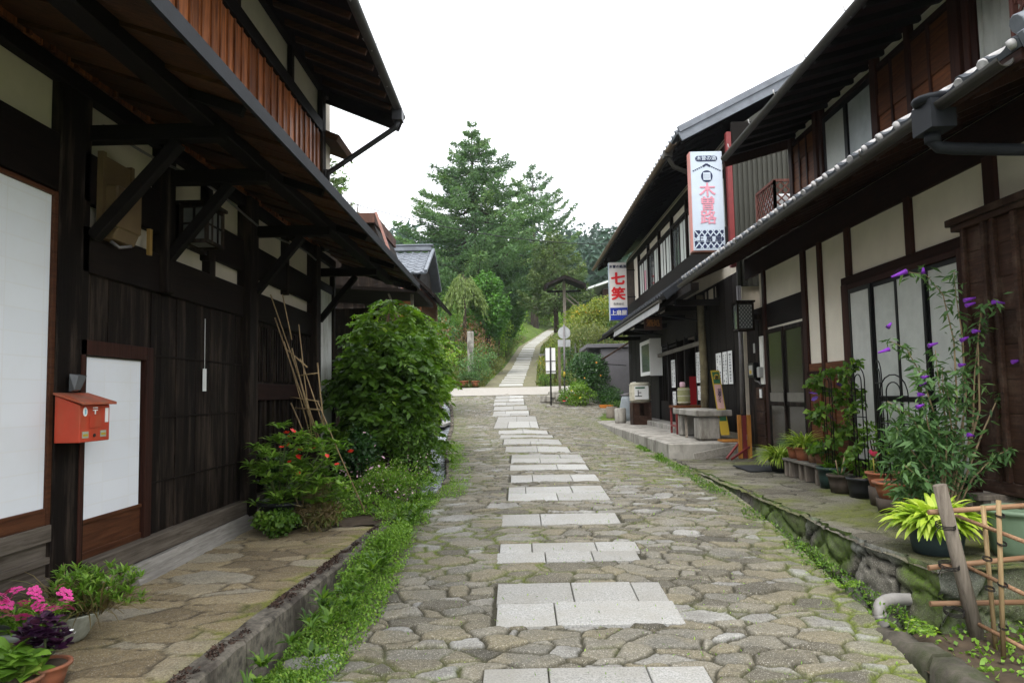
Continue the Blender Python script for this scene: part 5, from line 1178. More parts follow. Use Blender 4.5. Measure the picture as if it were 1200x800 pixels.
MB().box(7, 14, 58, 66, 6.5, 10.1).build('wall', M['tobukuro'], wr); MB().prism([(5.7, 57.5, 10.0), (9.8, 57.5, 11.3), (14.5, 57.5, 9.9), (14.5, 57.5, 10.05), (9.8, 57.5, 11.5), (5.7, 57.5, 10.15)], (0, 9, 0)).build('roof', plain('pale sheet roof', (.6,.62,.63), .5), wr)
# roofed notice post
ns = empty('roofed_post', (3.0, 45, Tz(3, 45)), 'small dark gabled roof on a tall grey post beside the hill path', 'post')
zb = Tz(3, 45)-.1; MB().box(2.92, 3.10, 44.9, 45.1, zb, 8.75).build('post', M['oldwood'], ns); MB().box(1.95, 4.05, 44.95, 45.05, 8.05, 8.17).build('beam', M['black_x'], ns)
r_ = MB(); 
for s_ in (-1, 1): r_.prism([(3.01, 43.9, 8.98), (3.01+s_*1.28, 43.9, 8.42), (3.01+s_*1.28, 43.9, 8.34), (3.01, 43.9, 8.88)], (0, 2.2, 0))
r_ = r_.build('roof', M['black_y'], ns); MB().bar((3.05, 45.0, 7.75), (4.3, 45.2, 6.7), .08, .08).bar((3.2, 45.0, 7.95), (4.5, 45.2, 6.8), .06, .06).build('brace', M['oldwood'], ns)
for k in range(5): MB().box(2.1+k*.45, 2.14+k*.45, 43.95, 46.0, 8.55+.0, 8.58).build('rafter', M['black_y'], r_) if False else None
for s_ in (-1, 1): MB().prism([(3.01, 43.88, 8.92), (3.01+s_*1.28, 43.88, 8.36), (3.01+s_*1.28, 43.88, 8.0), (3.01+s_*1.2, 43.88, 8.0), (3.01+s_*1.1, 43.88, 8.3), (3.01, 43.88, 8.75)], (0, .05, 0)).build('bargeboard', M['black_y'], r_)
fe = empty('picket_fence', (2.5, 47, Tz(2.5, 47)), 'dark grey picket fence behind the roofed post', 'fence')
for k in range(9):
    x = 1.45+k*.32; z = Tz(x, 46.5); MB().box(x, x+.1, 46.5, 46.56, z, z+1.25+.15*(k % 3)).build('picket', M['greymetal'], fe)
MB().box(1.4, 4.2, 46.56, 46.6, Tz(2.5, 46.5)+.9, Tz(2.5, 46.5)+1.0).build('rail', M['greymetal'], fe)
# road signs seen from behind
e = empty('notice_sign', (1.24, 27.6, zr(27.6)), 'white upright sign board on a thin black pole at the street corner', 'sign')
MB().tube([(1.22, 27, 1.2), (1.24, 27, 3.5)], .03, 8).build('pole', M['blackmetal'], e); MB().box(1.06, 1.42, 27.035, 27.055, 2.50, 3.45).build('board', M['white'], e, bevel=.006)
MB().box(1.06, 1.42, 27.02, 27.034, 2.56, 2.60).box(1.06, 1.42, 27.02, 27.034, 2.95, 2.98).build('brace', M['greymetal'], e)
MB().box(1.0, 1.5, 26.9, 27.15, 1.15, 1.32).build('footing', M['concrete'], e, bevel=.02)
e = empty('road_sign', (1.9, 29, zr(29)), 'grey back of a round road sign on a slim pole with a striped foot', 'sign')
MB().tube([(1.86, 29, 1.2), (1.90, 29, 4.5)], .035, 8).build('pole', M['greymetal'], e); mb = MB(); mb.prism([(1.9+.25*math.cos(t), 29.05, 4.18+.25*math.sin(t)) for t in np.linspace(0, 2*math.pi, 28, endpoint=False)], (0, .02, 0)); mb.build('disc', plain('sign back aluminium', (.42,.43,.44), .4, .4), e)
MB().box(1.64, 2.14, 29.05, 29.07, 3.62, 3.90).build('plate', bpy.data.materials['sign back aluminium'], e); MB().tube([(1.87, 29, 2.4), (1.874, 29, 2.62)], .045, 8).build('stripe', M['yellow'], e)
tag(MB().box(1.63, 1.73, 28.95, 29.05, 1.3, 3.6).build('wooden_post', M['oldwood']), 'plain weathered wooden post standing between the two sign poles', 'post')
e = empty('stone_marker', (-2.6, 41, Tz(-2.6, 41)), 'upright pale stone marker post with carved characters among the left bushes', 'marker')
MB().box(-2.71, -2.36, 39.4, 39.68, 2.3, 5.23).build('shaft', M['concrete'], e, bevel=.03); text('lettering', '中\n山\n道', -2.54, 39.393, 4.35, .25, plain('faint carved grey', (.12,.11,.10)), e, sp=1.0)
# overhead wires
def wire(a, b, sag, label):
    a = Vector(a); b = Vector(b); pts = [a.lerp(b, t)+Vector((0, 0, -sag*4*t*(1-t))) for t in np.linspace(0, 1, 30)]
    tag(MB().tube(pts, .018, 5).build('power_line', M['blackmetal']), label, 'wire')
wire(P(380, 228, Y=30), P(760, 285, Y=34), .7, 'thin black wire crossing in front of the big cedar')
wire(P(400, 216, Y=62), P(900, 214, Y=60), .8, 'upper of the faint wires crossing the sky behind the cedar')
wire(P(400, 220, Y=62), P(900, 222, Y=60), 1.0, 'lower of the faint wires crossing the sky behind the cedar')
# slabs bridging the channel
tag(MB().box(-2.95, -2.02, 19.9, 21.8, .90, .985).build('bridge_slab', M['granite'], bevel=.01), 'square pale stone slab bridging the water channel', 'slab')
# ================================================================ PLANTS
def leaves(C, L, asp, seed, nrm=None, droop=.3, spread=.8, jit=.35, rnd=None):
    """folded leaf quads at the points C; nrm = outward direction of each leaf"""
    g = np.random.RandomState(seed); C = np.asarray(C, float); n = len(C)
    D = g.normal(size=(n, 3)); 
    if nrm is not None: D = D*spread+nrm*(1-spread*.3)
    D[:, 2] -= droop; D /= np.linalg.norm(D, axis=1)[:, None]
    q = g.normal(size=(n, 3))*.6
    if nrm is not None: q = q+nrm*1.2+np.array([0, 0, .6])
    else: q = q+np.array([0, 0, .8])
    S = np.cross(D, q); S /= np.maximum(np.linalg.norm(S, axis=1), 1e-6)[:, None]; Nn = np.cross(S, D)
    l = (L*(1+g.uniform(-jit, jit, n)))[:, None]; w = l*asp
    V = np.stack([C, C+D*l*.45+S*w*.5+Nn*w*.18, C+D*l-Nn*l*.08, C+D*l*.45-S*w*.5+Nn*w*.18], 1).reshape(-1, 3)
    F = np.arange(4*n).reshape(n, 4); r = g.uniform(0, 1, n) if rnd is None else np.clip(rnd+g.uniform(-.25, .25, n), 0, 1)
    return V, F, r
def cat(parts):
    V = []; F = []; r = []; o = 0
    for v, f, q in parts: V.append(v); F.append(f+o); r.append(q); o += len(v)
    return np.concatenate(V), np.concatenate(F), np.concatenate(r)
def leafobj(name, data, mat, parent=None):
    V, F, r = data; return link(name, npmesh(name, V, F, mat, r), parent)
def lumppts(c, r, n, seed, lumps=14, lr=.42, shell=.35, flat=0.):
    g = np.random.RandomState(seed); c = np.array(c, float); r = np.array(r, float)
    d = g.normal(size=(lumps, 3)); d /= np.linalg.norm(d, axis=1)[:, None]; rad = g.uniform(.25, .72, lumps)[:, None]; cen = d*rad
    sz = lr*g.uniform(.6, 1.15, lumps); k = g.choice(lumps, n, p=sz**2/np.sum(sz**2))
    e = g.normal(size=(n, 3)); e /= np.linalg.norm(e, axis=1)[:, None]
    e[:, 2] = np.where((e[:, 2] < -.3) & (g.uniform(0, 1, n) < .6), -e[:, 2]*.6, e[:, 2])
    cen[:, 2] = np.where(cen[:, 2] > .1, cen[:, 2], cen[:, 2]*1.1)
    rr = 1-shell*g.uniform(0, 1, n)**1.6
    p = cen[k]+e*(sz[k]*rr)[:, None]
    p[:, 2] = np.maximum(p[:, 2], -.98)
    return c+p*r, e, g.uniform(0, 1, lumps)[k]
def bush(name, label, cat_, base, w, h, n, L, asp, mat, seed, group=None, lumps=14, lr=.42, d=None, stems=5, droop=.3, parent_only=False, zf=.52):
    x, y, z = base; d = d or w
    e = empty(name, (x, y, z), label, cat_, group)
    C, nn, rl = lumppts((x, y, z+h*zf), (w/2, d/2, h*.52), n, seed, lumps, lr)
    leafobj('foliage', leaves(C, L, asp, seed+1, nn, droop, rnd=rl*.75+.1), M[mat], e)
    if stems:
        g = random.Random(seed); mb = MB()
        for k in range(stems):
            a = g.uniform(0, 6.28); q = g.uniform(.1, .33)*w
            mb.tube([(x+.04*math.cos(a), y+.04*math.sin(a), z-.05), (x+q*.5*math.cos(a), y+q*.5*math.sin(a), z+h*.35), (x+q*math.cos(a), y+q*math.sin(a), z+h*.72)], [.022*h**.5, .016*h**.5, .006], 6)
        mb.build('stem', M['bark'], e)
    return e
def arch(c, n, L, W, seed, lift=.8, droop=1.1, segs=4, r0=.02, jit=.25, ring=None):
    """strap leaves springing from c and arching over"""
    g = np.random.RandomState(seed); c = np.array(c, float); V = []; F = []; r = []
    for i in range(n):
        a = g.uniform(0, 2*np.pi); q = g.uniform(0, 1); el = lift*(.35+.75*q); d = np.array([np.cos(a), np.sin(a), 0]); s_ = np.array([-np.sin(a), np.cos(a), 0])
        l = L*(1+g.uniform(-jit, jit)); w = W*(1+g.uniform(-.2, .2)); p = c+d*r0*g.uniform(.3, 1.2); o = len(V)
        ang = math.pi/2*min(el, .98); tw = g.uniform(-.4, .4)
        for k in range(segs+1):
            t = k/segs; wd = w*(math.sin(math.pi*min(1, .15+t*.85))**.8)*.5 if k < segs else .001
            b = s_*math.cos(tw)+np.array([0, 0, 1])*math.sin(tw)
            V += [p+b*wd, p-b*wd]; ang2 = ang-droop*t*1.4; p = p+(d*math.cos(ang2)+np.array([0, 0, 1])*math.sin(ang2))*l/segs
        F += [(o+2*k, o+2*k+1, o+2*k+3, o+2*k+2) for k in range(segs)]; r += [g.uniform(0, 1)]*segs
    return np.array(V), np.array(F), np.array(r)
def scatter(n, seed, fx, fy):
    g = np.random.RandomState(seed); return fx(g, n), fy(g, n)
def weeds(name, label, xy, zf, n, L, asp, mat, seed, hmax=.15, clump=3., cat_=None):
    """low growth: leaves piled in uneven clumps over the ground"""
    x, y = xy; g = np.random.RandomState(seed); h = hmax*np.clip((fbm(x*clump, y*clump, seed, 3)-.3)*2.2, .08, 1)
    h = h*np.clip((fbm(x*.9+3, y*.9, seed+6, 2)-.2)*2.2, .25, 1.35)
    keep = (fbm(x*clump*.7+9, y*clump*.7, seed+4, 3) > .30) & (fbm(x*1.3+5, y*1.1, seed+9, 2)+g.uniform(-.08, .08, len(x)) > .325); x = x[keep]; y = y[keep]; h = h[keep]
    z = zf(x, y)+h*g.uniform(.15, 1, len(x)); C = np.stack([x, y, z], -1)
    nn = np.tile(np.array([[0, 0, 1.]]), (len(x), 1)); o = leafobj(name, leaves(C, L, asp, seed+2, nn, .1, 1.3), M[mat]); tag(o, label, cat_ or 'weeds', None, 'stuff'); return o
def pot(e, c, r, h, mat, taper=.75, name='pot', rim=.012, soil=True):
    x, y, z = c
    MB().lathe(c, [(r*taper, 0), (r*(taper+1)/2, h*.5), (r*.985, h*.86), (r+rim, h*.87), (r+rim, h), (r*.93, h), (r*.9, h*.9)], 26, cap=True).build(name, M[mat], e)
    if soil: MB().lathe((x, y, z+h*.9), [(r*.93, 0), (r*.5, .012), (.01, .02)], 20, cap=False).build('soil', M['soil'], e)
def flowers(e, pts, proto_mb, mat, name='flower', sc=(.8, 1.2), seed=1):
    g = random.Random(seed); me = None
    for p in pts:
        if me is None: o = proto_mb.build(name, mat, None); me = o.data; bpy.data.objects.remove(o)
        o = bpy.data.objects.new(name, me); COL.objects.link(o); o.parent = e
        o.location = Vector(p)-e.location; s_ = g.uniform(*sc); o.scale = (s_, s_, s_); o.rotation_euler = (g.uniform(-.7, .7), g.uniform(-.7, .7), g.uniform(0, 6))
def petalmb(n, L, W, cup=.3, layers=1):
    mb = MB()
    for q in range(layers):
        for k in range(n):
            a = 2*math.pi*(k+q*.5)/n; d = Vector((math.cos(a), math.sin(a), 0)); s_ = Vector((-math.sin(a), math.cos(a), 0)); l = L*(1-.25*q); up = Vector((0, 0, 1))
            mb.add([(0, 0, .003*q), tuple(d*l*.5+s_*W+up*l*cup*.4), tuple(d*l+s_*W*.6+up*l*cup), tuple(d*l-s_*W*.6+up*l*cup), tuple(d*l*.5-s_*W+up*l*cup*.4)], [(0,1,2,3,4)])
    return mb
def spikemb(L, r):
    mb = MB(); g = random.Random(5)
    for i in range(120):
        t = g.random(); a = g.uniform(0, 6.28); rr = r*math.sin(math.pi*min(1, t*.85+.12)); p = Vector((math.cos(a)*rr, math.sin(a)*rr, t*L)); d = Vector((math.cos(a), math.sin(a), .3))*.012; s_ = Vector((-math.sin(a), math.cos(a), 0))*.006; u = Vector((0, 0, .006))
        mb.add([tuple(p-s_), tuple(p+d*.6-u), tuple(p+d+s_), tuple(p+d*.5+u)], [(0,1,2,3)])
    mb.tube([(0,0,0), (0,0,L*.95)], [r*.7, r*.25], 6)
    return mb
# ---------------------------------------------------------------- trees beyond the street
def conifer(name, label, base, H, prof, nb, ns, L, mat, seed, t0=.08, up=.15, asp=.32, trunk=.3, spray=.5, dens=1., group=None, tiers=None):
    """trunk with whorls of limbs, every limb carrying flat sprays; prof(t) = reach at height t*H"""
    g = np.random.RandomState(seed); x, y, z = base; e = empty(name, base, label, 'tree', group)
    lean = g.uniform(-.02, .02)*H
    mb = MB().tube([(x, y, z-.3), (x+lean*.3, y, z+H*.4), (x+lean, y, z+H*.97)], [trunk, trunk*.65, .03], 8)
    P_ = []; Nn = []; R_ = []
    for b in range(nb):
        t = t0+(1-t0)*(b+g.uniform(0, 1))/nb; t = min(t, .995); a = b*2.399+g.uniform(-.5, .5); rr = prof(t)*g.uniform(.68, 1.08)
        if tiers: t = t0+(1-t0)*(round((t-t0)/(1-t0)*tiers)/tiers)+g.uniform(-.008, .008)
        d = np.array([math.cos(a), math.sin(a), 0]); s_ = np.array([-d[1], d[0], 0]); zz = z+t*H; pts = []
        for k in range(6):
            u = k/5; pts.append(np.array([x+lean*t, y, zz])+d*rr*u+np.array([0, 0, rr*(-.16*math.sin(u*2.2)+up*u*u*1.4)]))
        if rr > .5: mb.tube([tuple(p) for p in pts], [max(.012, .045*rr/3*(1-k/6.5)) for k in range(6)], 5, caps=False)
        m = max(4, int(ns*rr*dens)); u = g.uniform(.12, 1.04, m)**.75; i0 = np.clip((u*5).astype(int), 0, 4); fr = u*5-i0; pp = np.array(pts)
        c = pp[i0]*(1-fr)[:, None]+pp[i0+1 if False else np.clip(i0+1, 0, 5)]*fr[:, None]
        w = spray*(1.15-u)*rr*.55+.12; sd = g.uniform(-1, 1, m); c = c+s_*(w*sd)[:, None]+np.array([0, 0, 1])*(g.normal(0, .10*L/.3, m)-np.abs(sd)*w*.12)[:, None]
        P_.append(c); Nn.append(d*.9+s_*sd[:, None]*.9+np.zeros((m, 3))); R_.append(np.full(m, g.uniform(.1, .8)))
    P_ = np.concatenate(P_); Nn = np.concatenate(Nn); R_ = np.concatenate(R_)
    V, F, r = leaves(P_, L, asp, seed+3, Nn, .05, .45, rnd=R_)
    leafobj('crown', (V, F, r), M[mat], e); mb.build('trunk', M['bark'], e); return e
def gz(px, py, Y): p = P(px, py, Y=Y); return p
def interpf(xs_, ys_): return lambda t: float(np.interp(t, xs_, ys_))
Y = 60; b = P(565, 400, Y=Y); tp = P(557, 146, Y=Y); H = tp.z-b.z
conifer('cedar_tree', 'large dark green cedar with a pointed top standing above the hill path', (b.x-.4, Y, b.z), H,
        interpf([0, .1, .25, .42, .55, .66, .78, .87, .94, 1], [3.8, 4.4, 6.2, 6.8, 6.3, 5.0, 3.9, 2.0, .7, .12]), 170, 105, .30, 'conifer', 11, .17, .12, .30, .45, .5, tiers=19)
b = P(628, 385, Y=105); tp = P(622, 196, Y=105)
conifer('pine_tree', 'open pine with layered arching branches right of the large cedar', (b.x, 105, b.z-1), tp.z-b.z+1,
        interpf([0, .3, .45, .6, .75, .9, 1], [1.2, 2.4, 6.6, 7.4, 6, 3, .3]), 56, 62, .42, 'conifer', 23, .35, .28, .36, .45, .32, tiers=12)
b = P(652, 385, Y=53); tp = P(648, 272, Y=53)
conifer('pine_tree', 'shorter yellowish green pine below the arching pine', (b.x, 53, b.z), tp.z-b.z, interpf([0, .2, .5, .8, 1], [2.0, 2.7, 2.5, 1.6, .2]), 80, 60, .3, 'pine', 31, .18, .2, .3, .2, .5)
b = P(624, 384, Y=108); tp = P(621, 325, Y=108)
conifer('pine_tree', 'small pine with a bare dark trunk beside the top of the path', (b.x, 108, b.z-.5), tp.z-b.z+.5, interpf([0, .4, .6, .8, 1], [.8, 3.2, 3.8, 2.8, .3]), 40, 40, .45, 'pine', 37, .45, .1, .3, .35, .5)
b = P(590, 400, Y=64); tp = P(589, 284, Y=64)
conifer('cypress_tree', 'narrow bright green cypress in front of the cedar', (b.x, 64, b.z), tp.z-b.z, interpf([0, .2, .5, .8, 1], [1.9, 2.4, 2.0, 1.2, .1]), 150, 70, .3, 'cypress', 41, .03, .7, .4, .2, .4)
b = P(572, 400, Y=47); tp = P(570, 320, Y=47)
conifer('cypress_tree', 'dark shaded cypress between the weeping tree and the bright cypress', (b.x, 47, b.z), tp.z-b.z, interpf([0, .2, .5, .8, 1], [1.2, 1.5, 1.3, .8, .1]), 110, 60, .26, 'cypress', 43, .03, .6, .4, .18, .4)
# weeping tree
def weeping():
    b = P(545, 400, Y=45); t_ = P(545, 316, Y=45); H = t_.z-b.z; e = empty('weeping_tree', (b.x, 45, b.z), 'pale green weeping tree left of the hill path', 'tree')
    g = np.random.RandomState(9); C = []; Nn = []; mb = MB().tube([(b.x, 45, b.z-.3), (b.x, 45, b.z+H*.85)], [.14, .08], 7)
    for k in range(150):
        a = g.uniform(0, 6.28); r = 1.5*g.uniform(.2, 1)**.6; top = b.z+H*(1-.35*(r/1.5)**2)-g.uniform(0, .3); ln = g.uniform(.6, 1.5)
        m = 34; t = np.linspace(0, 1, m); C.append(np.stack([b.x+math.cos(a)*(r*(.6+.4*np.sqrt(t))), 45+math.sin(a)*(r*(.6+.4*np.sqrt(t))), top-ln*t], -1)+g.normal(0, .04, (m, 3)))
        Nn.append(np.tile([math.cos(a)*.5, math.sin(a)*.5, -.8], (m, 1)))
        if k % 6 == 0: mb.tube([(b.x, 45, b.z+H*.6), (b.x+math.cos(a)*r*.5, 45+math.sin(a)*r*.5, top+.02)], .025, 5)
    leafobj('crown', leaves(np.concatenate(C), .2, .3, 10, np.concatenate(Nn), .8, .4), M['willow'], e); mb.build('trunk', M['bark'], e)
weeping()
b = P(398, 330, Y=34); tp = P(376, 165, Y=34)
conifer('fir_tree', 'fir rising behind the left house above its eave', (tp.x-.9, 34, b.z-3), tp.z-b.z+3, interpf([0, .3, .6, .8, .9, 1], [3, 2.9, 2.7, 2.2, 1.3, .1]), 130, 50, .3, 'pine', 51, .1, .15, .35, .25, .5)
e = P(420, 232, Y=30)
bush('birch_tree', 'thin wispy twigs with scattered leaves left of the cedar', 'tree', (e.x-.4, 30, e.z-3.9), 1.7, 5.2, 130, .14, .6, 'mixleaf', 57, lumps=8, stems=7, zf=.72)
# mid-distance shrubs: (px, py bottom, py top, width px, Y, material, leaf, seed, label)
SHR = [
 (500, 410, 350, 70, 44, 'dkleaf', .17, 101, 'dark broad shrub behind the tiled house on the left', 2200),
 (535, 385, 340, 62, 50, 'mixleaf', .18, 102, 'mid green tree-like shrub under the weeping tree', 1700),
 (520, 392, 366, 26, 40, 'russet', .12, 103, 'small reddish leaved shrub among the left bushes', 700),
 (552, 392, 366, 56, 42, 'russet', .13, 104, 'brown headed hydrangea above the stone marker', 1500),
 (583, 390, 357, 36, 58, 'brightleaf', .16, 105, 'rounded bright green shrub below the cypresses', 1500),
 (574, 402, 384, 30, 58, 'dkleaf', .14, 106, 'low dark clipped bush halfway up the left bank', 1000),
 (600, 401, 381, 20, 74, 'mixleaf', .16, 107, 'clipped round bush nearest the top of the left bank', 900),
 (591, 414, 389, 24, 61, 'mixleaf', .14, 108, 'clipped round bush beside the edge of the hill path', 1100),
 (562, 438, 402, 48, 38.5, 'greyleaf', .11, 109, 'grey green shrub right of the stone marker', 1700),
 (537, 425, 396, 44, 41.5, 'mixleaf', .11, 110, 'leafy shrub left of the stone marker', 1300),
 (575, 385, 350, 50, 62, 'brightleaf', .2, 131, 'bright green bush between the weeping tree and the bright cypress', 1500),
 (606, 384, 356, 34, 84, 'brightleaf', .24, 132, 'fresh green shrub behind the round bushes of the left bank', 900),
 (632, 384, 360, 40, 112, 'brightleaf', .3, 133, 'pale green shrub closing the view at the very top of the path', 1100),
 (660, 384, 358, 34, 90, 'brightleaf', .26, 134, 'bright shrub behind the post with the little gabled roof', 900),
 (560, 412, 392, 26, 44, 'brightleaf', .12, 135, 'small bright round bush just right of the brown headed hydrangea', 900),
 (577, 420, 400, 26, 47, 'olive', .12, 136, 'low olive clump on the left bank above the grass', 800),
 (636, 430, 412, 16, 42, 'autumn', .10, 137, 'tiny orange tinted clump at the right edge of the hill path', 400),
 (520, 352, 330, 30, 60, 'brightleaf', .2, 138, 'pale treetop showing left of the weeping tree', 700),
 (720, 480, 466, 30, 27.9, 'mixleaf', .05, 139, 'low weeds by the orange crate at the end of the shop terrace', 700),
 (512, 436, 402, 50, 36.5, 'brightleaf', .11, 111, 'loose green shrub above the left end of the crossing', 1500),
 (525, 372, 344, 44, 56, 'mixleaf', .2, 112, 'far green shrub between the roof and the weeping tree', 1200),
 (650, 380, 352, 60, 114, 'olive', .32, 113, 'olive shrub at the top of the hill path', 1500),
 (676, 376, 352, 40, 52, 'mixleaf', .17, 114, 'green bush just right of the roofed post', 1200),
 (700, 392, 346, 74, 36.5, 'autumn', .13, 115, 'large shrub turning yellow and orange at its top', 4200),
 (655, 392, 372, 24, 44, 'mixleaf', .12, 116, 'small dark bush at the foot of the picket fence', 600),
 (690, 418, 376, 96, 33.5, 'olive', .10, 117, 'wide flat topped olive shrub behind the road signs', 4200),
 (650, 418, 397, 26, 39, 'autumn', .10, 118, 'low bush with rusty tips beside the hill path', 800),
 (666, 432, 404, 26, 34.5, 'greyleaf', .09, 119, 'pale grey green plant just right of the road sign pole', 800),
 (691, 462, 403, 54, 29, 'dkleaf', .09, 120, 'round glossy green bush with orange fruit at the street corner', 11000),
 (676, 478, 444, 40, 28, 'brightleaf', .07, 121, 'loose bright green plants below the round corner bush', 3600),
 (714, 480, 446, 44, 28.6, 'dkleaf', .07, 122, 'dark low shrub in front of the grey shed', 4000),
 (640, 452, 434, 22, 38, 'mixleaf', .08, 123, 'tuft of fresh green at the foot of the white sign', 500),
 (540, 410, 372, 40, 47, 'dkleaf', .15, 124, 'dark shrub behind the brown headed hydrangea', 1100),
 (480, 420, 372, 50, 33, 'dkleaf', .13, 125, 'dark shrub below the eave of the tiled house', 1500),
 (598, 386, 366, 26, 76, 'brightleaf', .17, 126, 'bright green low shrub left of the path top', 700),
 (720, 372, 340, 60, 46, 'dkleaf', .17, 127, 'dark green tree mass behind the second hanging sign', 1500),
]
for (px, pb, pt, wpx, Yd, mt_, L, sd_, lab, n) in SHR:
    b = P(px, pb, Y=Yd); t_ = P(px, pt, Y=Yd); z = min(b.z, Tz(b.x, Yd)) if Yd > 37.5 else b.z
    bush('shrub', lab, 'shrub', (b.x, Yd, z-.05), wpx*Yd/850*1.12, t_.z-z+.05, n, L, .5, mt_, sd_, lumps=16, lr=.45, stems=2, zf=.46)
g = random.Random(4); e = [o for o in bpy.data.objects if o.get('label', '').startswith('round glossy')][0]
oc = MB().lathe((0, 0, -.03), [(.012, 0), (.035, .015), (.035, .05), (.012, .065)], 8)
flowers(e, [P(685, 443, Y=28.2), P(699, 425, Y=28.2), P(704, 440, Y=28.3)], oc, plain('orange fruit', (.6,.25,.03)), 'fruit')
e = [o for o in bpy.data.objects if o.get('label', '').startswith('loose bright green plants')][0]
flowers(e, [P(674, 463, Y=27.3), P(670, 458, Y=27.4), P(680, 466, Y=27.3)], petalmb(6, .06, .02), M['yellow'], 'flower'); flowers(e, [P(664, 466, Y=27.3), P(661, 470, Y=27.3)], petalmb(6, .06, .02), M['crimson'], 'flower')
# grass of the hill: tall seedy growth on both banks
def hillgrass():
    g = np.random.RandomState(77); n = 26000; y = 37.8+g.uniform(0, 1, n)**1.3*45; sd = g.choice([-1, 1], n, p=[.6, .4]); x = pathx(y)+sd*(1.35+np.abs(g.normal(0, 1, n))*np.where(sd < 0, 2.6, 4))
    z = T(x, y); h = .3*np.clip((fbm(x*.7, y*.7, 5, 3)-.25)*2, .2, 1.3); C = np.stack([x, y, z+h*g.uniform(0, .8, n)], -1)
    V, F, r = leaves(C, .26, .22, 78, np.tile([[0, 0, 1.]], (n, 1)), -.9, .55); o = leafobj('bank_grass', (V, F, r), M['olive']); tag(o, 'yellowish green grass covering the banks of the hill path', 'grass', None, 'stuff')
hillgrass()
# the far wood
def far_wood():
    g = np.random.RandomState(5); parts = []
    for k in range(1500):
        y = 105+g.uniform(0, 1)*170; x = g.uniform(-75, 120)
        if abs(x-float(pathx(min(y, 130)))) < 2: continue
        z = Tz(x, y); H = g.uniform(9, 15); m = 46; t = g.uniform(0, 1, m)**.8; a = g.uniform(0, 6.28, m); r = H*.17*(1-t)*g.uniform(.55, 1.1, m)+.05
        C = np.stack([x+np.cos(a)*r, y+np.sin(a)*r, z+H*t], -1); nn = np.stack([np.cos(a), np.sin(a), np.full(m, -.25)], -1)
        parts.append(leaves(C, 1.5, .6, k, nn, .0, .35, rnd=np.full(m, g.uniform(.1, .9))))
    tag(leafobj('far_wood', cat(parts), M['forest']), 'hazy dark conifer forest covering the hill behind everything', 'forest', None, 'stuff')
far_wood()
# flower pots by the crossing
for i, (px, lab) in enumerate(((544, 'left of two terracotta pots with green plants before the stone marker'), (557, 'right of two terracotta pots with green plants before the stone marker'))):
    p = P(px, 453, Y=38); e = empty('potted_plant', (p.x, 38, p.z), lab, 'potted plant', 'terracotta pots by the crossing'); pot(e, (p.x, 38, p.z), .22, .30, 'terracotta')
    C, nn, rl = lumppts((p.x, 38, p.z+.55), (.42, .35, .32), 420, 200+i); leafobj('foliage', leaves(C, .09, .5, 210+i, nn), M['greyleaf'], e)
MB_ = MB()
for k, (px, py) in enumerate(((530, 450), (520, 449), (640, 466), (655, 464), (650, 461))):
    p = P(px, py, Y=36 if px < 600 else 28.5)
    if k < 2: continue
    gr = random.Random(k); o = MB().prism([(p.x+.3*math.cos(t)*gr.uniform(.6, 1.1), p.y+.2*math.sin(t)*gr.uniform(.6, 1.1), p.z-.2) for t in np.linspace(0, 6.28, 8)[:-1]], (.03, .02, .30)).build('rock', M['concrete'], bevel=.05); tag(o, ['flat rock right of the crossing verge pots', 'low rock at the left verge of the crossing', 'pale rock under the white sign board', 'dark rock at the foot of the road sign', 'small stone between the two sign poles'][k], 'rock')
# ---------------------------------------------------------------- planting left of the street
gl = lambda x, y: np.interp(y, ZY, ZZ)+.03
p = (-1.98, 10.9)
def compound(name, label, c, w, h, n, L, mat, seed, dense=9):
    """shrub of arching stems with rows of paired leaflets"""
    g = np.random.RandomState(seed); x, y, z = c; e = empty(name, c, label, 'shrub'); mb = MB(); C = []; Nn = []; R_ = []
    for k in range(n):
        a = g.uniform(0, 6.28); q = g.uniform(.15, 1)**.7; top = np.array([x+math.cos(a)*q*w*.5, y+math.sin(a)*q*w*.42, z+h*(.14+.86*g.uniform(0, 1)**.75)*(1-.35*q*q)])*1.0; top = top+g.normal(0, .09, 3)*np.array([1, 1, .8]); root = np.array([x+.1*math.cos(a), y+.1*math.sin(a), z]); mid = (root*.35+top*.65)+np.array([0, 0, .12])
        if k % 9 == 0: mb.tube([tuple(root), tuple(mid*.5+root*.5+np.array([0, 0, .1])), tuple(mid), tuple(top)], [.016, .012, .008, .004], 5)
        d0 = np.array([math.cos(a), math.sin(a), -.25])
        for j in range(4):
            aa = a+g.uniform(-1.1, 1.1); d = np.array([math.cos(aa), math.sin(aa), g.uniform(-.55, .25)]); d /= np.linalg.norm(d); s_ = np.cross(d, [0, 0, 1]); s_ /= np.linalg.norm(s_); ln = g.uniform(.22, .4); m = dense
            t = np.repeat(np.linspace(.15, 1, m), 2); sg = np.tile([-1, 1], m); b = top+d*(t*ln)[:, None]+np.array([0, 0, -.10])*(t**2)[:, None]
            C.append(b+s_*(sg*.006)[:, None]); Nn.append(d*.55+s_*sg[:, None]*1.0+np.array([0, 0, -.25])); R_.append(np.full(2*m, g.uniform(0, .8)))
    V, F, r = leaves(np.concatenate(C), L, .48, seed+1, np.concatenate(Nn), .1, .18, rnd=np.concatenate(R_)); leafobj('foliage', (V, F, r), M[mat], e); mb.build('stem', M['bark'], e); return e
compound('tall_shrub', 'tall dark shrub with drooping paired leaflets at the corner of the left house', (-1.95, 10.6, .55), 1.02, 2.3, 180, .115, 'mixleaf', 301)
compound('tall_shrub', 'light green sprays growing through the right side of the tall dark shrub', (-1.82, 10.9, .9), .8, 1.9, 60, .10, 'brightleaf', 331)
compound('tall_shrub', 'bright green shrub with paired leaflets leaning over the water channel', (-2.12, 12.4, .62), 1.45, 2.95, 270, .10, 'brightleaf', 303)
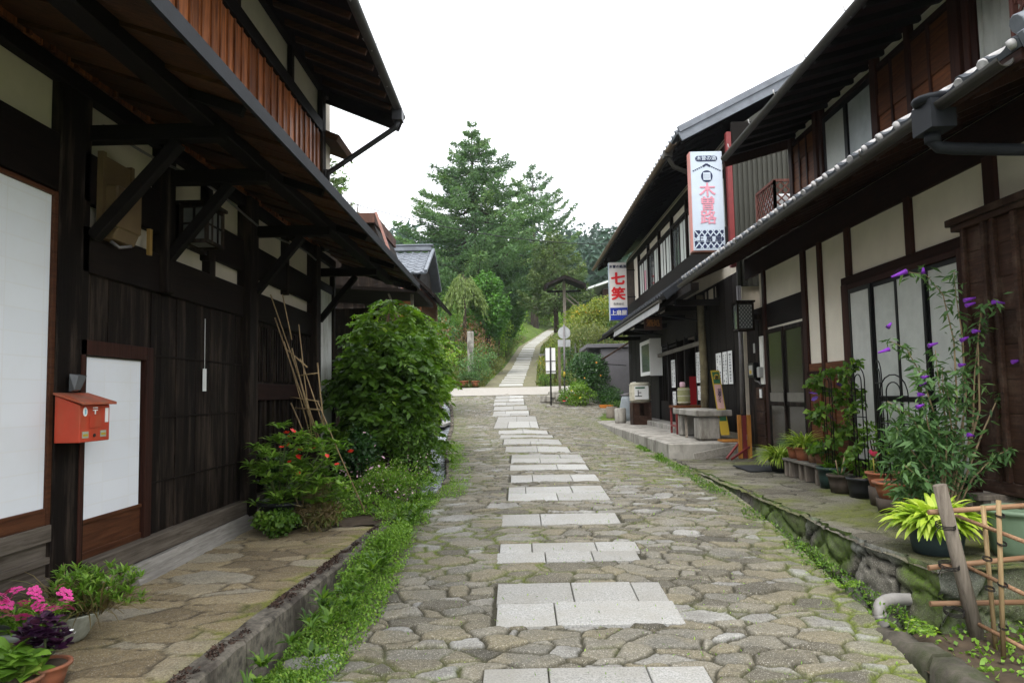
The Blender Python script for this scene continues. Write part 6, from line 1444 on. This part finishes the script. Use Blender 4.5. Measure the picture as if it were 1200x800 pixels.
bush('shrub', 'yellow green bush at the water side below the bright shrub', 'shrub', (-2.15, 14.2, .72), 1.2, 2.1, 2600, .075, .5, 'brightleaf', 305, lumps=18)
bush('shrub', 'dense dark undergrowth behind the bamboo canes', 'shrub', (-2.12, 9.75, .55), .6, .9, 1500, .06, .5, 'dkleaf', 307, lumps=16)
bush('shrub', 'low leafy bush below the tall dark shrub', 'shrub', (-1.55, 10.3, .58), .95, .85, 2600, .05, .5, 'mixleaf', 309, lumps=18)
bush('shrub', 'shrub covering the channel bank beside the stone bridge slab', 'shrub', (-2.75, 18.5, .8), 1.5, 1.6, 2200, .08, .5, 'mixleaf', 311, lumps=16)
bush('shrub', 'far leafy shrub where the channel meets the crossing', 'shrub', (-3.6, 25, 1.1), 1.8, 1.9, 2200, .09, .5, 'brightleaf', 313, lumps=16)
def lx(a, b): return lambda g, n: g.uniform(a, b, n)
def strip_xy(n, seed, y0, y1, xa, xb):
    g = np.random.RandomState(seed); y = g.uniform(y0, y1, n); u = g.beta(1.1, 1.6, n); return xa(y)*(1-u)+xb(y)*u, y
zr_ = lambda x, y: zroad(x, y)
weeds('kerb_weeds', 'fresh green weeds growing thickly along the street side of the kerb', strip_xy(34000, 401, 3.0, 9.0, lambda y: np.interp(y, [3, 7.4, 9], [-1.47, -1.27, -1.5]), lambda y: np.interp(y, [3, 5, 7, 9], [-1.1, -.92, -.92, -.95])), zr_, 34000, .022, .55, 'weed', 402, .34, 1.9)
weeds('bank_weeds', 'taller mixed weeds with small pale flowers between the kerb end and the channel', strip_xy(17000, 403, 7.3, 10.2, lambda y: y*0-2.5, lambda y: y*0-1.02), gl, 17000, .042, .4, 'weed', 404, .42, 1.7)
weeds('channel_grass', 'short grass along the street edge of the water channel', strip_xy(5000, 405, 8.8, 15, lambda y: np.interp(y, EY, EL)+.02, lambda y: np.interp(y, EY, EL)+.38), zr_, 5000, .035, .25, 'weed', 406, .07, 2.)
weeds('channel_weeds', 'green growth along the far bank of the water channel', strip_xy(5000, 407, 10, 30, lambda y: np.interp(y, EY, EL)-1.3, lambda y: np.interp(y, EY, EL)-.32), gl, 5000, .07, .4, 'mixleaf', 408, .4, 1.2)
weeds('terrace_foot_weeds', 'sparse grass and moss at the foot of the stone terrace wall', strip_xy(4500, 409, 4.7, 13.2, lambda y: y*0+2.52, lambda y: y*0+2.28), zr_, 4500, .03, .4, 'mixleaf', 410, .10, 2.5)
weeds('shop_edge_weeds', 'small leafy weeds in the angle below the corner of the shop terrace', strip_xy(900, 411, 12.2, 15.6, lambda y: y*0+2.52, lambda y: y*0+2.36), zr_, 900, .05, .5, 'mixleaf', 412, .13, 2.5)
weeds('garden_weeds', 'scattered round leaved weeds on the dark soil behind the bamboo fence', strip_xy(2600, 413, 3.2, 4.72, lambda y: y*0+4.2, lambda y: y*0+2.45), lambda x, y: x*0+.19, 2600, .035, .8, 'weed', 414, .11, 2.2)
weeds('street_tufts', 'tiny tufts of grass between the paving stones', strip_xy(2200, 415, 3.2, 16, lambda y: y*0+2.4, lambda y: y*0-1.0), zr_, 2200, .022, .35, 'weed', 416, .018, 1.6)
# fallen dry leaves on the kerb
def litter():
    g = np.random.RandomState(3); n = 5200; y = g.uniform(2.8, 7.3, n); x = np.interp(y, [1, 3.5, 7.3, 9], [-1.72, -1.64, -1.46, -1.4])+.015+g.beta(1.6, 2.6, n)*.11; kp = fbm(x*14, y*5, 8, 3) > .47; x = x[kp]; y = y[kp]; n = len(x); C = np.stack([x, y, np.full(n, .478)], -1)
    V, F, r = leaves(C, .016, .7, 4, np.tile([[0, 0, .4]], (n, 1)), .35, 1.4); V[:, 2] = np.clip(V[:, 2], .472, .492); o = leafobj('leaf_litter', (V, F, r), plain('brown litter', (.075,.045,.032), .9, amt=.7)); tag(o, 'dark brown leaf litter along the top of the kerb', 'litter', None, 'stuff')
litter()
# balsam in a black tub
e = empty('potted_plant', (-2.38, 7.35, .46), 'black tub with a bushy balsam full of small red flowers', 'potted plant'); pot(e, (-2.38, 7.35, .46), .24, .28, 'pot_black', .8)
for i in range(26):
    pass
g_ = np.random.RandomState(8); parts = []; mb = MB()
for k in range(120):
    a = g_.uniform(0, 6.28); q = g_.uniform(0, 1)**.6; tx, ty, tz = -2.18+math.cos(a)*q*.50, 7.25+math.sin(a)*q*.36, .46+.22+g_.uniform(.05, 1.0)*(1.08-.5*q)
    if k % 6 == 0: mb.tube([(-2.38+.05*math.cos(a), 7.35+.05*math.sin(a), .7), (tx, ty, tz)], [.01, .005], 5)
    parts.append(arch((tx, ty, tz-.03), 18, .12, .026, 500+k, .6, .9, 3, .01))
leafobj('foliage', cat(parts), M['weed'], e); mb.build('stem', M['stem'], e)
flowers(e, [P(x, y, Y=6.93) for x, y in ((338, 511), (330, 524), (338, 521), (349, 536), (383, 534), (339, 541), (350, 555), (395, 544), (368, 525), (351, 527), (343, 505), (411, 529), (350, 534), (336, 507))], petalmb(5, .026, .013, .3, 2), M['crimson'])
bush('shrub', 'low dark clover like plants spreading around the black tub', 'shrub', (-2.34, 6.98, .46), .55, .30, 1500, .035, .8, 'mixleaf', 317, lumps=12, stems=0)
bush('shrub', 'straggly dry grass clump right of the black tub', 'shrub', (-1.98, 7.3, .46), .5, .42, 1500, .09, .12, 'dryleaf', 319, lumps=9, stems=0)
bush('shrub', 'leafy plant against the lattice beside the black tub', 'shrub', (-2.62, 7.95, .5), .45, .8, 900, .06, .45, 'dkleaf', 321, lumps=9, stems=3)
e = [o for o in bpy.data.objects if o.get('label', '').startswith('low leafy bush below')][0]
flowers(e, [P(x, y, Y=9.0) for x, y in ((434, 510), (427, 507), (440, 522), (449, 536), (444, 546), (412, 553), (436, 548))], petalmb(5, .022, .011), M['paleflower'])
# bamboo canes tied in a bundle
e = empty('bamboo_canes', (-2.2, 7.6, .46), 'leaning bundle of thin bamboo canes tied into a rough frame', 'canes')
for i, (xa, ya, xb, yb, Yc) in enumerate(((317, 345, 376, 520, 7.7), (331, 345, 342, 398, 7.75), (322, 372, 372, 515, 7.6), (333, 400, 365, 515, 7.6), (342, 408, 373, 520, 7.55), (352, 420, 381, 505, 7.6), (341, 472, 358, 512, 7.6), (350, 380, 366, 516, 7.7), (372, 470, 428, 600, 7.3), (346, 478, 376, 480, 7.55), (340, 465, 374, 470, 7.55), (349, 440, 372, 437, 7.6), (334, 408, 360, 430, 7.65), (372, 425, 380, 500, 7.7))):
    a = P(xa, ya, Y=Yc); b = P(xb, yb, Y=Yc-.12); MB().tube([a, a.lerp(b, .5)+Vector((rng.uniform(-.01, .01), 0, 0)), b], rng.uniform(.0055, .009), 6).build('cane', M['bamboo'], e)
# ---- pots bottom left
e = empty('potted_plant', (-2.42, 4.12, .46), 'chalky oval planter overflowing with straggly half dry stems', 'potted plant')
MB().lathe((-2.49, 4.04, .46), [(.07, 0), (.085, .01), (.10, .03), (.145, .11), (.165, .145), (.17, .155), (.155, .155), (.13, .12)], 28, sx=1.1).build('pot', M['pot_white'], e)
parts = [arch((-2.46+dx, 4.08, .60), 110, .27, .007, 520+i, .75, .9, 4, .08) for i, dx in enumerate((-.06, .06, .12))]
leafobj('dry_stems', cat(parts), M['dryleaf'], e)
parts = []
for k in range(110):
    a = g_.uniform(0, 6.28); q = g_.uniform(.1, 1); parts.append(arch((-2.40+math.cos(a)*q*.27+.03, 4.12+math.sin(a)*q*.18, .62+.2*g_.uniform(0, 1)), 12, .05, .013, 540+k, .8, .8, 2, .01))
leafobj('foliage', cat(parts), M['weed'], e)
e = empty('potted_plant', (-2.62, 3.82, .46), 'zinc tub of bright pink verbena at the lower left corner', 'potted plant')
MB().lathe((-2.62, 3.82, .46), [(.15, 0), (.165, .12), (.17, .15), (.15, .15), (.14, .12)], 28, sx=1.3).build('pot', M['zinc'], e)
parts = [arch((-2.62+g_.uniform(-.2, .24), 3.82+g_.uniform(-.1, .1), .60+g_.uniform(0, .09)), 26, .06, .012, 600+k, .8, .9, 3, .02) for k in range(34)]
leafobj('foliage', cat(parts), M['weed'], e)
vb = MB(); 
for k in range(9):
    a = k*2.4; r = .004+.0055*math.sqrt(k)*1.0; c = Vector((math.cos(a)*r, math.sin(a)*r, .01-r*.5)); 
    for j in range(5):
        t = 2*math.pi*j/5; d = Vector((math.cos(t), math.sin(t), .1))*.0085; s_ = Vector((-math.sin(t), math.cos(t), 0))*.0035; vb.add([c, c+d*.7+s_, c+d, c+d*.7-s_], [(0,1,2,3)])
flowers(e, [P(x, y, Y=3.62) for x, y in ((3, 698), (20, 691), (17, 697), (8, 708), (40, 692), (28, 706), (43, 708), (47, 712), (60, 711), (77, 704), (76, 696), (26, 723), (35, 723), (2, 716), (70, 687), (54, 714), (64, 713), (9, 722), (12, 692), (30, 712), (3, 705), (80, 712), (44, 700))], vb, M['magenta'], 'flower', (1.2, 1.75))
e = empty('potted_plant', (-2.12, 3.52, .46), 'terracotta pot of deep purple leaves beside the pink flowers', 'potted plant'); pot(e, (-2.20, 3.42, .46), .10, .10, 'terracotta')
C = []; 
for k in range(46):
    a = g_.uniform(0, 6.28); q = g_.uniform(0, 1)**.6; C.append(((-2.22+math.cos(a)*q*.11, 3.44+math.sin(a)*q*.09, .60+g_.uniform(.0, .18)*(1.1-q*.5))))
leafobj('foliage', cat([arch(c, 6, .045, .036, 700+k, .5, .5, 3, .006) for k, c in enumerate(C)]), M['purpleleaf'], e)
MB().tube([(-2.2, 3.42, .55), (-2.21, 3.43, .72)], .006, 5).tube([(-2.2, 3.42, .55), (-2.15, 3.45, .7)], .005, 5).build('stem', M['stem'], e)
flowers(e, [P(x, y, Y=3.45) for x, y in ((57, 725), (84, 738), (88, 741), (43, 741))], petalmb(5, .009, .005), M['white'])
e = empty('potted_plant', (-2.3, 3.3, .46), 'broad leaved green plant in a reddish pot at the bottom left', 'potted plant'); pot(e, (-2.24, 3.28, .44), .10, .11, 'terracotta')
leafobj('foliage', cat([arch((-2.24+g_.uniform(-.07, .07), 3.28+g_.uniform(-.05, .05), .55+g_.uniform(0, .09)), 5, .115, .07, 760+k, .7, .9, 4, .012) for k in range(13)]), M['weed'], e)
# ---------------------------------------------------------------- terrace on the right
TZ = .59
def pplant(label, c, r, h, pm, parts, lm, group='potted plants on the terrace', taper=.78, two=None):
    e = empty('potted_plant', c, label, 'potted plant', group)
    if two: MB().lathe(c, [(r*.82, 0), (r*.9, two*.5), (r*.92, two)], 22).build('pot_base', M['pot_brown'], e); c = (c[0], c[1], c[2]+two+.002)
    pot(e, c, r, h, pm, taper)
    if parts is not None: leafobj('foliage', parts(Vector(c)+Vector((0, 0, h*.9))), M[lm], e)
    return e
pplant('dark pot of lime green grass at the door end of the terrace', (3.66, 10.35, TZ), .13, .17, 'pot_black', lambda c: arch(c, 420, .34, .014, 801, .85, 1.25, 5, .07), 'lime')
wb = empty('plank_bench', (3.68, 9.45, TZ), 'low weathered wooden bench carrying the terracotta pots', 'bench')
MB().box(3.56, 3.82, 8.85, 9.95, .80, .83).build('seat', M['oldwood_y'], wb, bevel=.003)
for y in (8.87, 9.2, 9.38, 9.72, 9.88): MB().box(3.58, 3.80, y, y+.05, TZ, .799).build('leg', M['oldwood'], wb, bevel=.003)
pplant('terracotta pot of striped leaves with a red bloom, first on the plank bench', (3.69, 9.82, .832), .095, .15, 'terracotta', lambda c: arch(c, 150, .24, .014, 803, .8, 1.1, 4, .05), 'greyleaf')
e = [o for o in bpy.data.objects if 'red bloom' in o.get('label', '')][0]; flowers(e, [P(942, 514, Y=9.7)], petalmb(6, .04, .02, .4, 2), M['crimson'])
pplant('terracotta pot of long striped leaves in the middle of the plank bench', (3.69, 9.50, .832), .115, .17, 'terracotta', lambda c: arch(c, 190, .28, .016, 805, .9, 1.1, 4, .05), 'lime')
pplant('small ochre can with a leafy cutting on the plank bench', (3.70, 9.20, .832), .075, .14, 'yellow' if False else 'bamboo_x', lambda c: arch(c, 70, .16, .03, 807, .9, .9, 4, .03), 'mixleaf', taper=.97)
pplant('orange pot with a bushy green plant at the near end of the plank bench', (3.70, 8.98, .832), .085, .13, 'terracotta', lambda c: arch(c, 110, .2, .03, 809, .9, .9, 4, .03), 'dkleaf')
def climber(e, c, h, n, seed, mat='mixleaf', L=.065, r=.09, tip=0.):
    g = np.random.RandomState(seed); t = g.uniform(0, 1, n); a = t*18+g.uniform(-.8, .8, n); rr = r*g.uniform(.5, 1.5, n)
    C = np.stack([c[0]+np.cos(a)*rr+tip*t, c[1]+np.sin(a)*rr, c[2]+t*h], -1); nn = np.stack([np.cos(a), np.sin(a), np.full(n, .1)], -1)
    leafobj('foliage', leaves(C, L, .75, seed+1, nn, .5, .7), M[mat], e)
    MB().tube([(c[0]+math.cos(q*18)*r*.5+tip*q, c[1]+math.sin(q*18)*r*.5, c[2]+q*h) for q in np.linspace(0, 1, 40)], .004, 5).build('vine', M['drystem'], e)
def obelisk(e, c, w, h, dirx=(0, 1)):
    """arched wire trellis"""
    d = Vector((dirx[0], dirx[1], 0)).normalized(); c = Vector(c); mb = MB()
    def archw(o, ww, hh):
        pts = [c+d*(o-ww/2)]+[c+d*(o-ww/2)+Vector((0, 0, hh-ww/2))]+[c+d*(o-ww/2*math.cos(t))+Vector((0, 0, hh-ww/2+ww/2*math.sin(t))) for t in np.linspace(.2, math.pi-.2, 8)]+[c+d*(o+ww/2)+Vector((0, 0, hh-ww/2)), c+d*(o+ww/2)]
        mb.tube(pts, .0065, 6)
    archw(0, w, h); archw(0, w*.5, h*.93)
    for z in (.3, .55, .8): mb.tube([c-d*w/2+Vector((0, 0, h*z)), c+d*w/2+Vector((0, 0, h*z))], .005, 6)
    return mb.build('trellis', M['blackmetal'], e)
e = pplant('dark green pot with a tall purple flowered clematis, beside the plank bench', (3.67, 8.66, TZ), .15, .24, 'pot_green', lambda c: arch(c, 40, .12, .04, 811, .8, .9, 4, .05), 'mixleaf', taper=.85)
climber(e, (3.70, 8.75, .85), 1.15, 560, 812, 'mixleaf', .075, .15); obelisk(e, (3.67, 8.66, .8), .24, 1.15)
flowers(e, [P(x, y, Y=8.6) for x, y in ((984, 451), (953, 461), (955, 467), (975, 490), (968, 436))], petalmb(6, .05, .022, .15), M['deepviolet'])
e = pplant('brown weathered pot with bare sticks, second from the plank bench', (3.60, 8.25, TZ), .14, .20, 'pot_brown', lambda c: arch(c, 30, .10, .02, 815, .8, .9, 3, .05), 'dkleaf')
MB().tube([(3.60, 8.25, .75), (3.68, 8.3, 1.0)], .008, 6).tube([(3.58, 8.25, .75), (3.53, 8.2, .95)], .007, 6).build('stick', M['drystem'], e)
e = pplant('black pot with a leafy spiralling vine climbing a wire trellis', (3.66, 7.85, TZ), .16, .21, 'pot_black', None, None, taper=.86)
climber(e, (3.66, 8.0, .80), 1.25, 420, 818, 'mixleaf', .065, .075); obelisk(e, (3.66, 7.85, .78), .30, 1.2)
e = pplant('terracotta pot with one bright pink lily on a grey base', (3.62, 7.32, TZ), .16, .14, 'terracotta', lambda c: arch(c, 24, .10, .03, 821, .8, .9, 3, .05), 'dkleaf', two=.18)
obelisk(e, (3.62, 7.32, .9), .34, 1.12, (.3, 1))
pl = P(1023, 534, Y=7.2); MB().tube([(pl.x+.03, 7.25, .90), (pl.x+.01, 7.22, pl.z-.02)], .007, 6).build('stem', plain('yellow stem', (.4,.35,.08)), e); flowers(e, [pl], petalmb(6, .055, .02, .7, 2), M['hotpink'], sc=(1, 1.01))
e = pplant('wide terracotta bowl with a wire trellis and leafy shoots', (3.50, 6.82, TZ), .21, .15, 'terracotta', lambda c: cat([arch(c+Vector((g_.uniform(-.1, .1), g_.uniform(-.1, .1), q*.13)), 12, .11, .035, 830+q, .8, .8, 3, .02) for q in range(5)]), 'mixleaf', two=.14)
obelisk(e, (3.52, 6.85, .85), .38, 1.02, (-.2, 1)); obelisk(e, (3.6, 6.55, .85), .38, .95, (.5, 1))
# leafy plants at the window
for i, (x, y, h, w, lab) in enumerate(((3.80, 7.75, .85, .35, 'slender green plant standing between the trellises before the window'), (3.82, 6.9, .95, .45, 'bushy green plant under the window behind the wide terracotta bowl'))):
    bush('shrub', lab, 'shrub', (x, y, TZ), w, h, 500, .07, .35, 'mixleaf', 840+i, lumps=8, stems=4)
# butterfly bush
bd = empty('butterfly_bush', (3.28, 5.75, TZ), 'tall arching butterfly bush with purple flower spikes before the shutter box', 'shrub'); mb = MB(); C = []; Nn = []
root = Vector((3.28, 5.75, TZ)); spikes = []
STM = [((1120, 590), (1122, 480), (1118, 400), (1105, 345), (1085, 322), (1065, 319)), ((1120, 590), (1132, 470), (1128, 395), (1120, 345), (1118, 318)), ((1122, 590), (1148, 480), (1146, 400), (1150, 360), (1168, 354)), ((1120, 590), (1100, 500), (1080, 440), (1062, 408), (1044, 400)),
       ((1120, 590), (1140, 500), (1142, 440), (1146, 398), (1152, 360)), ((1120, 590), (1110, 500), (1100, 450), (1096, 410)), ((1122, 590), (1150, 510), (1172, 460), (1192, 425)), ((1120, 590), (1090, 530), (1070, 490), (1040, 470)), ((1120, 590), (1128, 520), (1130, 470), (1127, 432)), ((1120, 592), (1086, 550), (1062, 520), (1050, 500)), ((1120, 592), (1140, 560), (1165, 535), (1185, 525)),
       ((1120, 590), (1104, 540), (1088, 500), (1078, 450), (1082, 440)), ((1120, 590), (1112, 540), (1106, 470), (1104, 430)), ((1120, 592), (1098, 570), (1078, 560), (1060, 545)), ((1120, 590), (1118, 520), (1112, 480), (1110, 450))]
for si, st2 in enumerate(STM):
    yy = 5.75-.25*(si % 3)/2; pts = [P(a, b, Y=5.75+(yy-5.75)*(k/(len(st2)-1))) for k, (a, b) in enumerate(st2)]; pts[0] = root
    sm = []
    for k in range(len(pts)-1):
        for q in np.linspace(0, 1, 6)[:-1]: sm.append(pts[k].lerp(pts[k+1], float(q)))
    sm.append(pts[-1]); mb.tube(sm, [max(.003, .011*(1-i/len(sm))) for i in range(len(sm))], 6)
    for i, p in enumerate(sm[4:]):
        for q in range(9 if si > 6 else 4):
            C.append(np.array(p)+np.random.RandomState(si*100+i*9+q).normal(0, .022, 3)); a = g_.uniform(0, 6.28); Nn.append([math.cos(a), math.sin(a), .05])
V, F, r = leaves(np.array(C)[::1], .085, .27, 861, np.array(Nn), .55, .35); leafobj('foliage', (V, F, r), M['greyleaf'], bd); mb.build('stem', M['drystem'], bd)
C2, nn2, rl = lumppts((3.22, 5.8, 1.12), (.34, .32, .48), 1500, 863, 14); leafobj('foliage', leaves(C2, .09, .25, 864, nn2, .3, rnd=rl*.7), M['greyleaf'], bd)
SPK = [((1062, 318), (1046, 324)), ((1082, 321), (1082, 316)), ((1130, 352), (1142, 349)), ((1132, 358), (1142, 355)), ((1163, 354), (1176, 355)), ((1040, 384), (1043, 380)), ((1042, 409), (1030, 413)), ((1088, 405), (1098, 402)), ((1126, 399), (1134, 395)), ((1140, 388), (1148, 388)), ((1124, 428), (1130, 427)), ((1186, 424), (1196, 422)), ((1080, 443), (1088, 440)), ((1078, 450), (1083, 449)), ((1134, 509), (1140, 510)), ((1074, 477), (1082, 474)), ((1076, 462), (1079, 462))]
sp_me = spikemb(1., .26); o_ = sp_me.build('tmp', M['violet']); spm = o_.data; bpy.data.objects.remove(o_)
for a, b in SPK:
    A_ = P(*a, Y=5.5); B_ = P(*b, Y=5.5); d = (B_-A_); L = max(d.length, .045)*1.15; o = bpy.data.objects.new('flower_spike', spm); COL.objects.link(o); o.parent = bd
    q = d.to_track_quat('Z', 'Y'); th = max(.10, min(.12, L))
    o.rotation_mode = 'QUATERNION'; o.rotation_quaternion = q; o.location = A_-bd.location; o.scale = (th*1.0, th*1.0, L)
flw = [((1022, 383), (1030, 381)), ((1030, 398), (1024, 396))]
bush('shrub', 'dark leaved bush at the right edge below the shutter box', 'shrub', (3.95, 5.05, TZ), .7, .75, 1500, .08, .3, 'dkleaf', 871, lumps=12, stems=4)
tag(MB().box(3.55, 4.4, 5.72, 5.9, .86, .90).box(3.6, 3.66, 5.74, 5.88, TZ, .859).box(4.3, 4.36, 5.74, 5.88, TZ, .859).build('plant_shelf', M['oldwood'], bevel=.003), 'dark low plank shelf behind the sage green tub', 'shelf')
e = pplant('chartreuse hosta spilling over a dark blue grey pot at the terrace corner', (2.93, 5.22, TZ), .19, .21, 'pot_teal', lambda c: cat([arch(c+Vector((0, 0, -.01)), 230, .25, .05, 881, .62, 1.2, 6, .12), arch(c+Vector((0, 0, .03)), 200, .21, .046, 882, .9, 1.2, 6, .12)]), 'hosta', taper=.82)
e = empty('plastic_tub', (3.42, 5.05, TZ), 'large sage green plastic tub behind the bamboo fence', 'tub')
MB().lathe((3.42, 5.05, TZ), [(.17, 0), (.19, .05), (.22, .26), (.225, .29), (.24, .295), (.24, .32), (.20, .325), (.19, .30)], 34).build('body', M['pot_sage'], e)
MB().lathe((3.42, 5.05, TZ+.30), [(.20, 0), (.02, .015)], 30, cap=False).build('lid', M['pot_sage'], e)
pplant('pale grey pot of dark foliage at the right edge behind the tub', (3.95, 5.45, TZ), .14, .24, 'zinc', lambda c: arch(c, 60, .2, .05, 891, .8, .9, 4, .04), 'dkleaf')
# ---- bamboo fence, pipe, fern
bf = empty('bamboo_fence', (2.79, 4.6, .17), 'rough bamboo fence lashed with black rope around a thick wooden post', 'fence')
FX = 2.79
a = P(1101, 568, Y=4.60); b = Vector((FX+.03, 4.62, .12)); MB().tube([b, (b+a)/2, a], [.044, .041, .040], 12).build('post', M['oldwood'], bf)
for (xa, ya, xb, yb) in ((1088, 600, 1260, 588), (1088, 665, 1260, 647), (1090, 707, 1260, 704)): MB().tube([P(xa, ya, Y=4.66), P(xb, yb, Y=4.68)], .017, 10).build('rail', M['bamboo_x'], bf)
for (xa, ya, xb, yb) in ((1121, 604, 1215, 640), (1128, 661, 1230, 710), (1130, 722, 1230, 775)): 
    A_ = P(xa, ya, X=FX); B_ = P(xb, yb, X=FX+.02); MB().tube([A_, B_], .0125, 10).build('rail', M['bamboo_x'], bf)
for (xa, ya, xb, yb, dx) in ((1152, 592, 1167, 760, .03), (1170, 586, 1176, 770, -.03)): MB().tube([P(xa, ya, X=FX+dx), P((xa+xb)/2, (ya+yb)/2, X=FX+dx), P(xb, yb, X=FX+dx)], .0135, 10).build('picket', M['bamboo'], bf)
mb = MB()
for (px, py, rr) in ((1108, 615, .054), (1112, 662, .055), (1118, 716, .056)):
    p = P(px, py, Y=4.60)
    for k in range(3): mb.tube([(p.x+math.cos(t)*rr, p.y+math.sin(t)*rr, p.z+k*.009-.01+.012*math.sin(t*1.0)) for t in np.linspace(0, 2*math.pi, 18)], .0035, 5)
    mb.tube([p+Vector((-.05, -.03, 0)), p+Vector((-.09, -.06, -.02)), p+Vector((-.10, -.05, -.05))], .003, 5)
for (px, py) in ((1174, 637), (1175, 685), (1176, 735), (1172, 604), (1157, 655), (1160, 690)):
    p = P(px, py, X=FX-.02)
    for k in range(2): mb.tube([(p.x+math.cos(t)*.024, p.y+math.sin(t)*.024, p.z+k*.007+.008*math.sin(t)) for t in np.linspace(0, 2*math.pi, 14)], .003, 5)
mb.build('rope', M['jute'], bf)
pp = empty('drain_pipe', (2.45, 5.0, .3), 'grey plastic elbow pipe sticking out of the terrace wall', 'pipe')
def smooth(pts, m=6):
    o = []
    for i in range(len(pts)-1):
        a, b, c, d = pts[max(i-1, 0)], pts[i], pts[i+1], pts[min(i+2, len(pts)-1)]
        for k in range(m):
            t = k/m; o.append(.5*((2*b)+(c-a)*t+(2*a-5*b+4*c-d)*t*t+(3*b-a-3*c+d)*t**3))
    return o+[pts[-1]]
p0 = P(1066, 702, Y=5.06); p1 = P(1046, 702, Y=4.98); p2 = P(1033, 707, Y=4.94); p3 = P(1030, 719, Y=4.92); p4 = P(1036, 733, Y=4.91)
sp_ = smooth([p0+Vector((.10, .05, 0)), p0, p1, p2, p3, p4]); MB().tube(sp_, .041, 16).build('elbow', M['pvc'], pp); MB().tube([p3, p3.lerp(p4, .35)], .047, 16).build('collar', M['pvc'], pp); MB().tube([p4, p4+(p4-p3)*.8], .037, 14).build('lower_pipe', M['gutter_dark'], pp)
def fern(c, n, L, seed, label):
    g = np.random.RandomState(seed); e = empty('fern', c, label, 'fern'); C = []; Nn = []; mb = MB()
    for k in range(n):
        a = g.uniform(0, 6.28); d = np.array([math.cos(a), math.sin(a), 0]); s_ = np.array([-d[1], d[0], 0]); pts = [np.array(c)+d*L*u*.8+np.array([0, 0, L*(1.1*u-.75*u*u)]) for u in np.linspace(0, 1, 22)]
        mb.tube([tuple(p) for p in pts[::3]], .002, 4, caps=False)
        for i, p in enumerate(pts[2:]):
            for sg in (-1, 1): C.append(p); Nn.append(s_*sg+d*.35)
    leafobj('frond', leaves(np.array(C), L*.16, .38, seed, np.array(Nn), .1, .12), M['brightleaf'], e); mb.build('stem', M['stem'], e)
p = P(1062, 745, Z=.25); fern((p.x, p.y, .24), 8, .2, 901, 'small bright fern beneath the grey elbow pipe')
p = P(990, 690, Z=.33); fern((p.x-.02, p.y, .33), 7, .13, 903, 'little green plant growing from the foot of the terrace wall')

# taller mixed stalks in the verge
def stalks():
    g = np.random.RandomState(61); parts = []
    for k in range(150):
        y = g.uniform(3.4, 10) if k % 3 else g.uniform(7.4, 10); x = float(np.interp(y, [3, 7.4, 8, 10], [-1.4, -1.2, -1.6, -1.6]))+g.uniform(-.02, .22) + (g.uniform(-.5, .4) if y > 7.6 else 0)
        z = float(zroad(np.array(x), np.array(y)))+g.uniform(.06, .2)
        parts.append(arch((x, y, z), int(g.uniform(8, 20)), g.uniform(.05, .11), g.uniform(.012, .028), 1000+k, .8, .8, 3, .015))
    tag(leafobj('verge_plants', cat(parts), M['mixleaf']), 'taller leafy weeds standing out of the green verge beside the kerb', 'weeds', None, 'stuff')
    C = []
    for k in range(260):
        y = g.uniform(7.5, 10); x = g.uniform(-2.3, -1.1); C.append((x, y, zr(y)+g.uniform(.15, .42)))
    V, F, r = leaves(np.array(C), .022, .8, 62, np.tile([[0, 0, 1.]], (260, 1)), -.3, 1.2); tag(leafobj('tiny_flowers', (V, F, r), M['paleflower']), 'tiny pale pink flowers dotted through the weeds by the channel', 'flowers', None, 'stuff')
stalks()
# ---------------------------------------------------------------- haze over the valley
def haze():
    m, t = newmat('thin haze'); v = t.nodes.new('ShaderNodeVolumePrincipled'); v.inputs['Color'].default_value = (.86, .92, 1, 1); v.inputs['Density'].default_value = .0003; v.inputs['Anisotropy'].default_value = .2
    o = t.nodes.new('ShaderNodeOutputMaterial'); t.links.new(v.outputs[0], o.inputs['Volume'])
    tag(MB().box(-420, 420, -70, 920, -4, 190).build('haze', m), 'thin pale haze in the air towards the far wooded hill', 'haze', None, 'stuff')
haze()
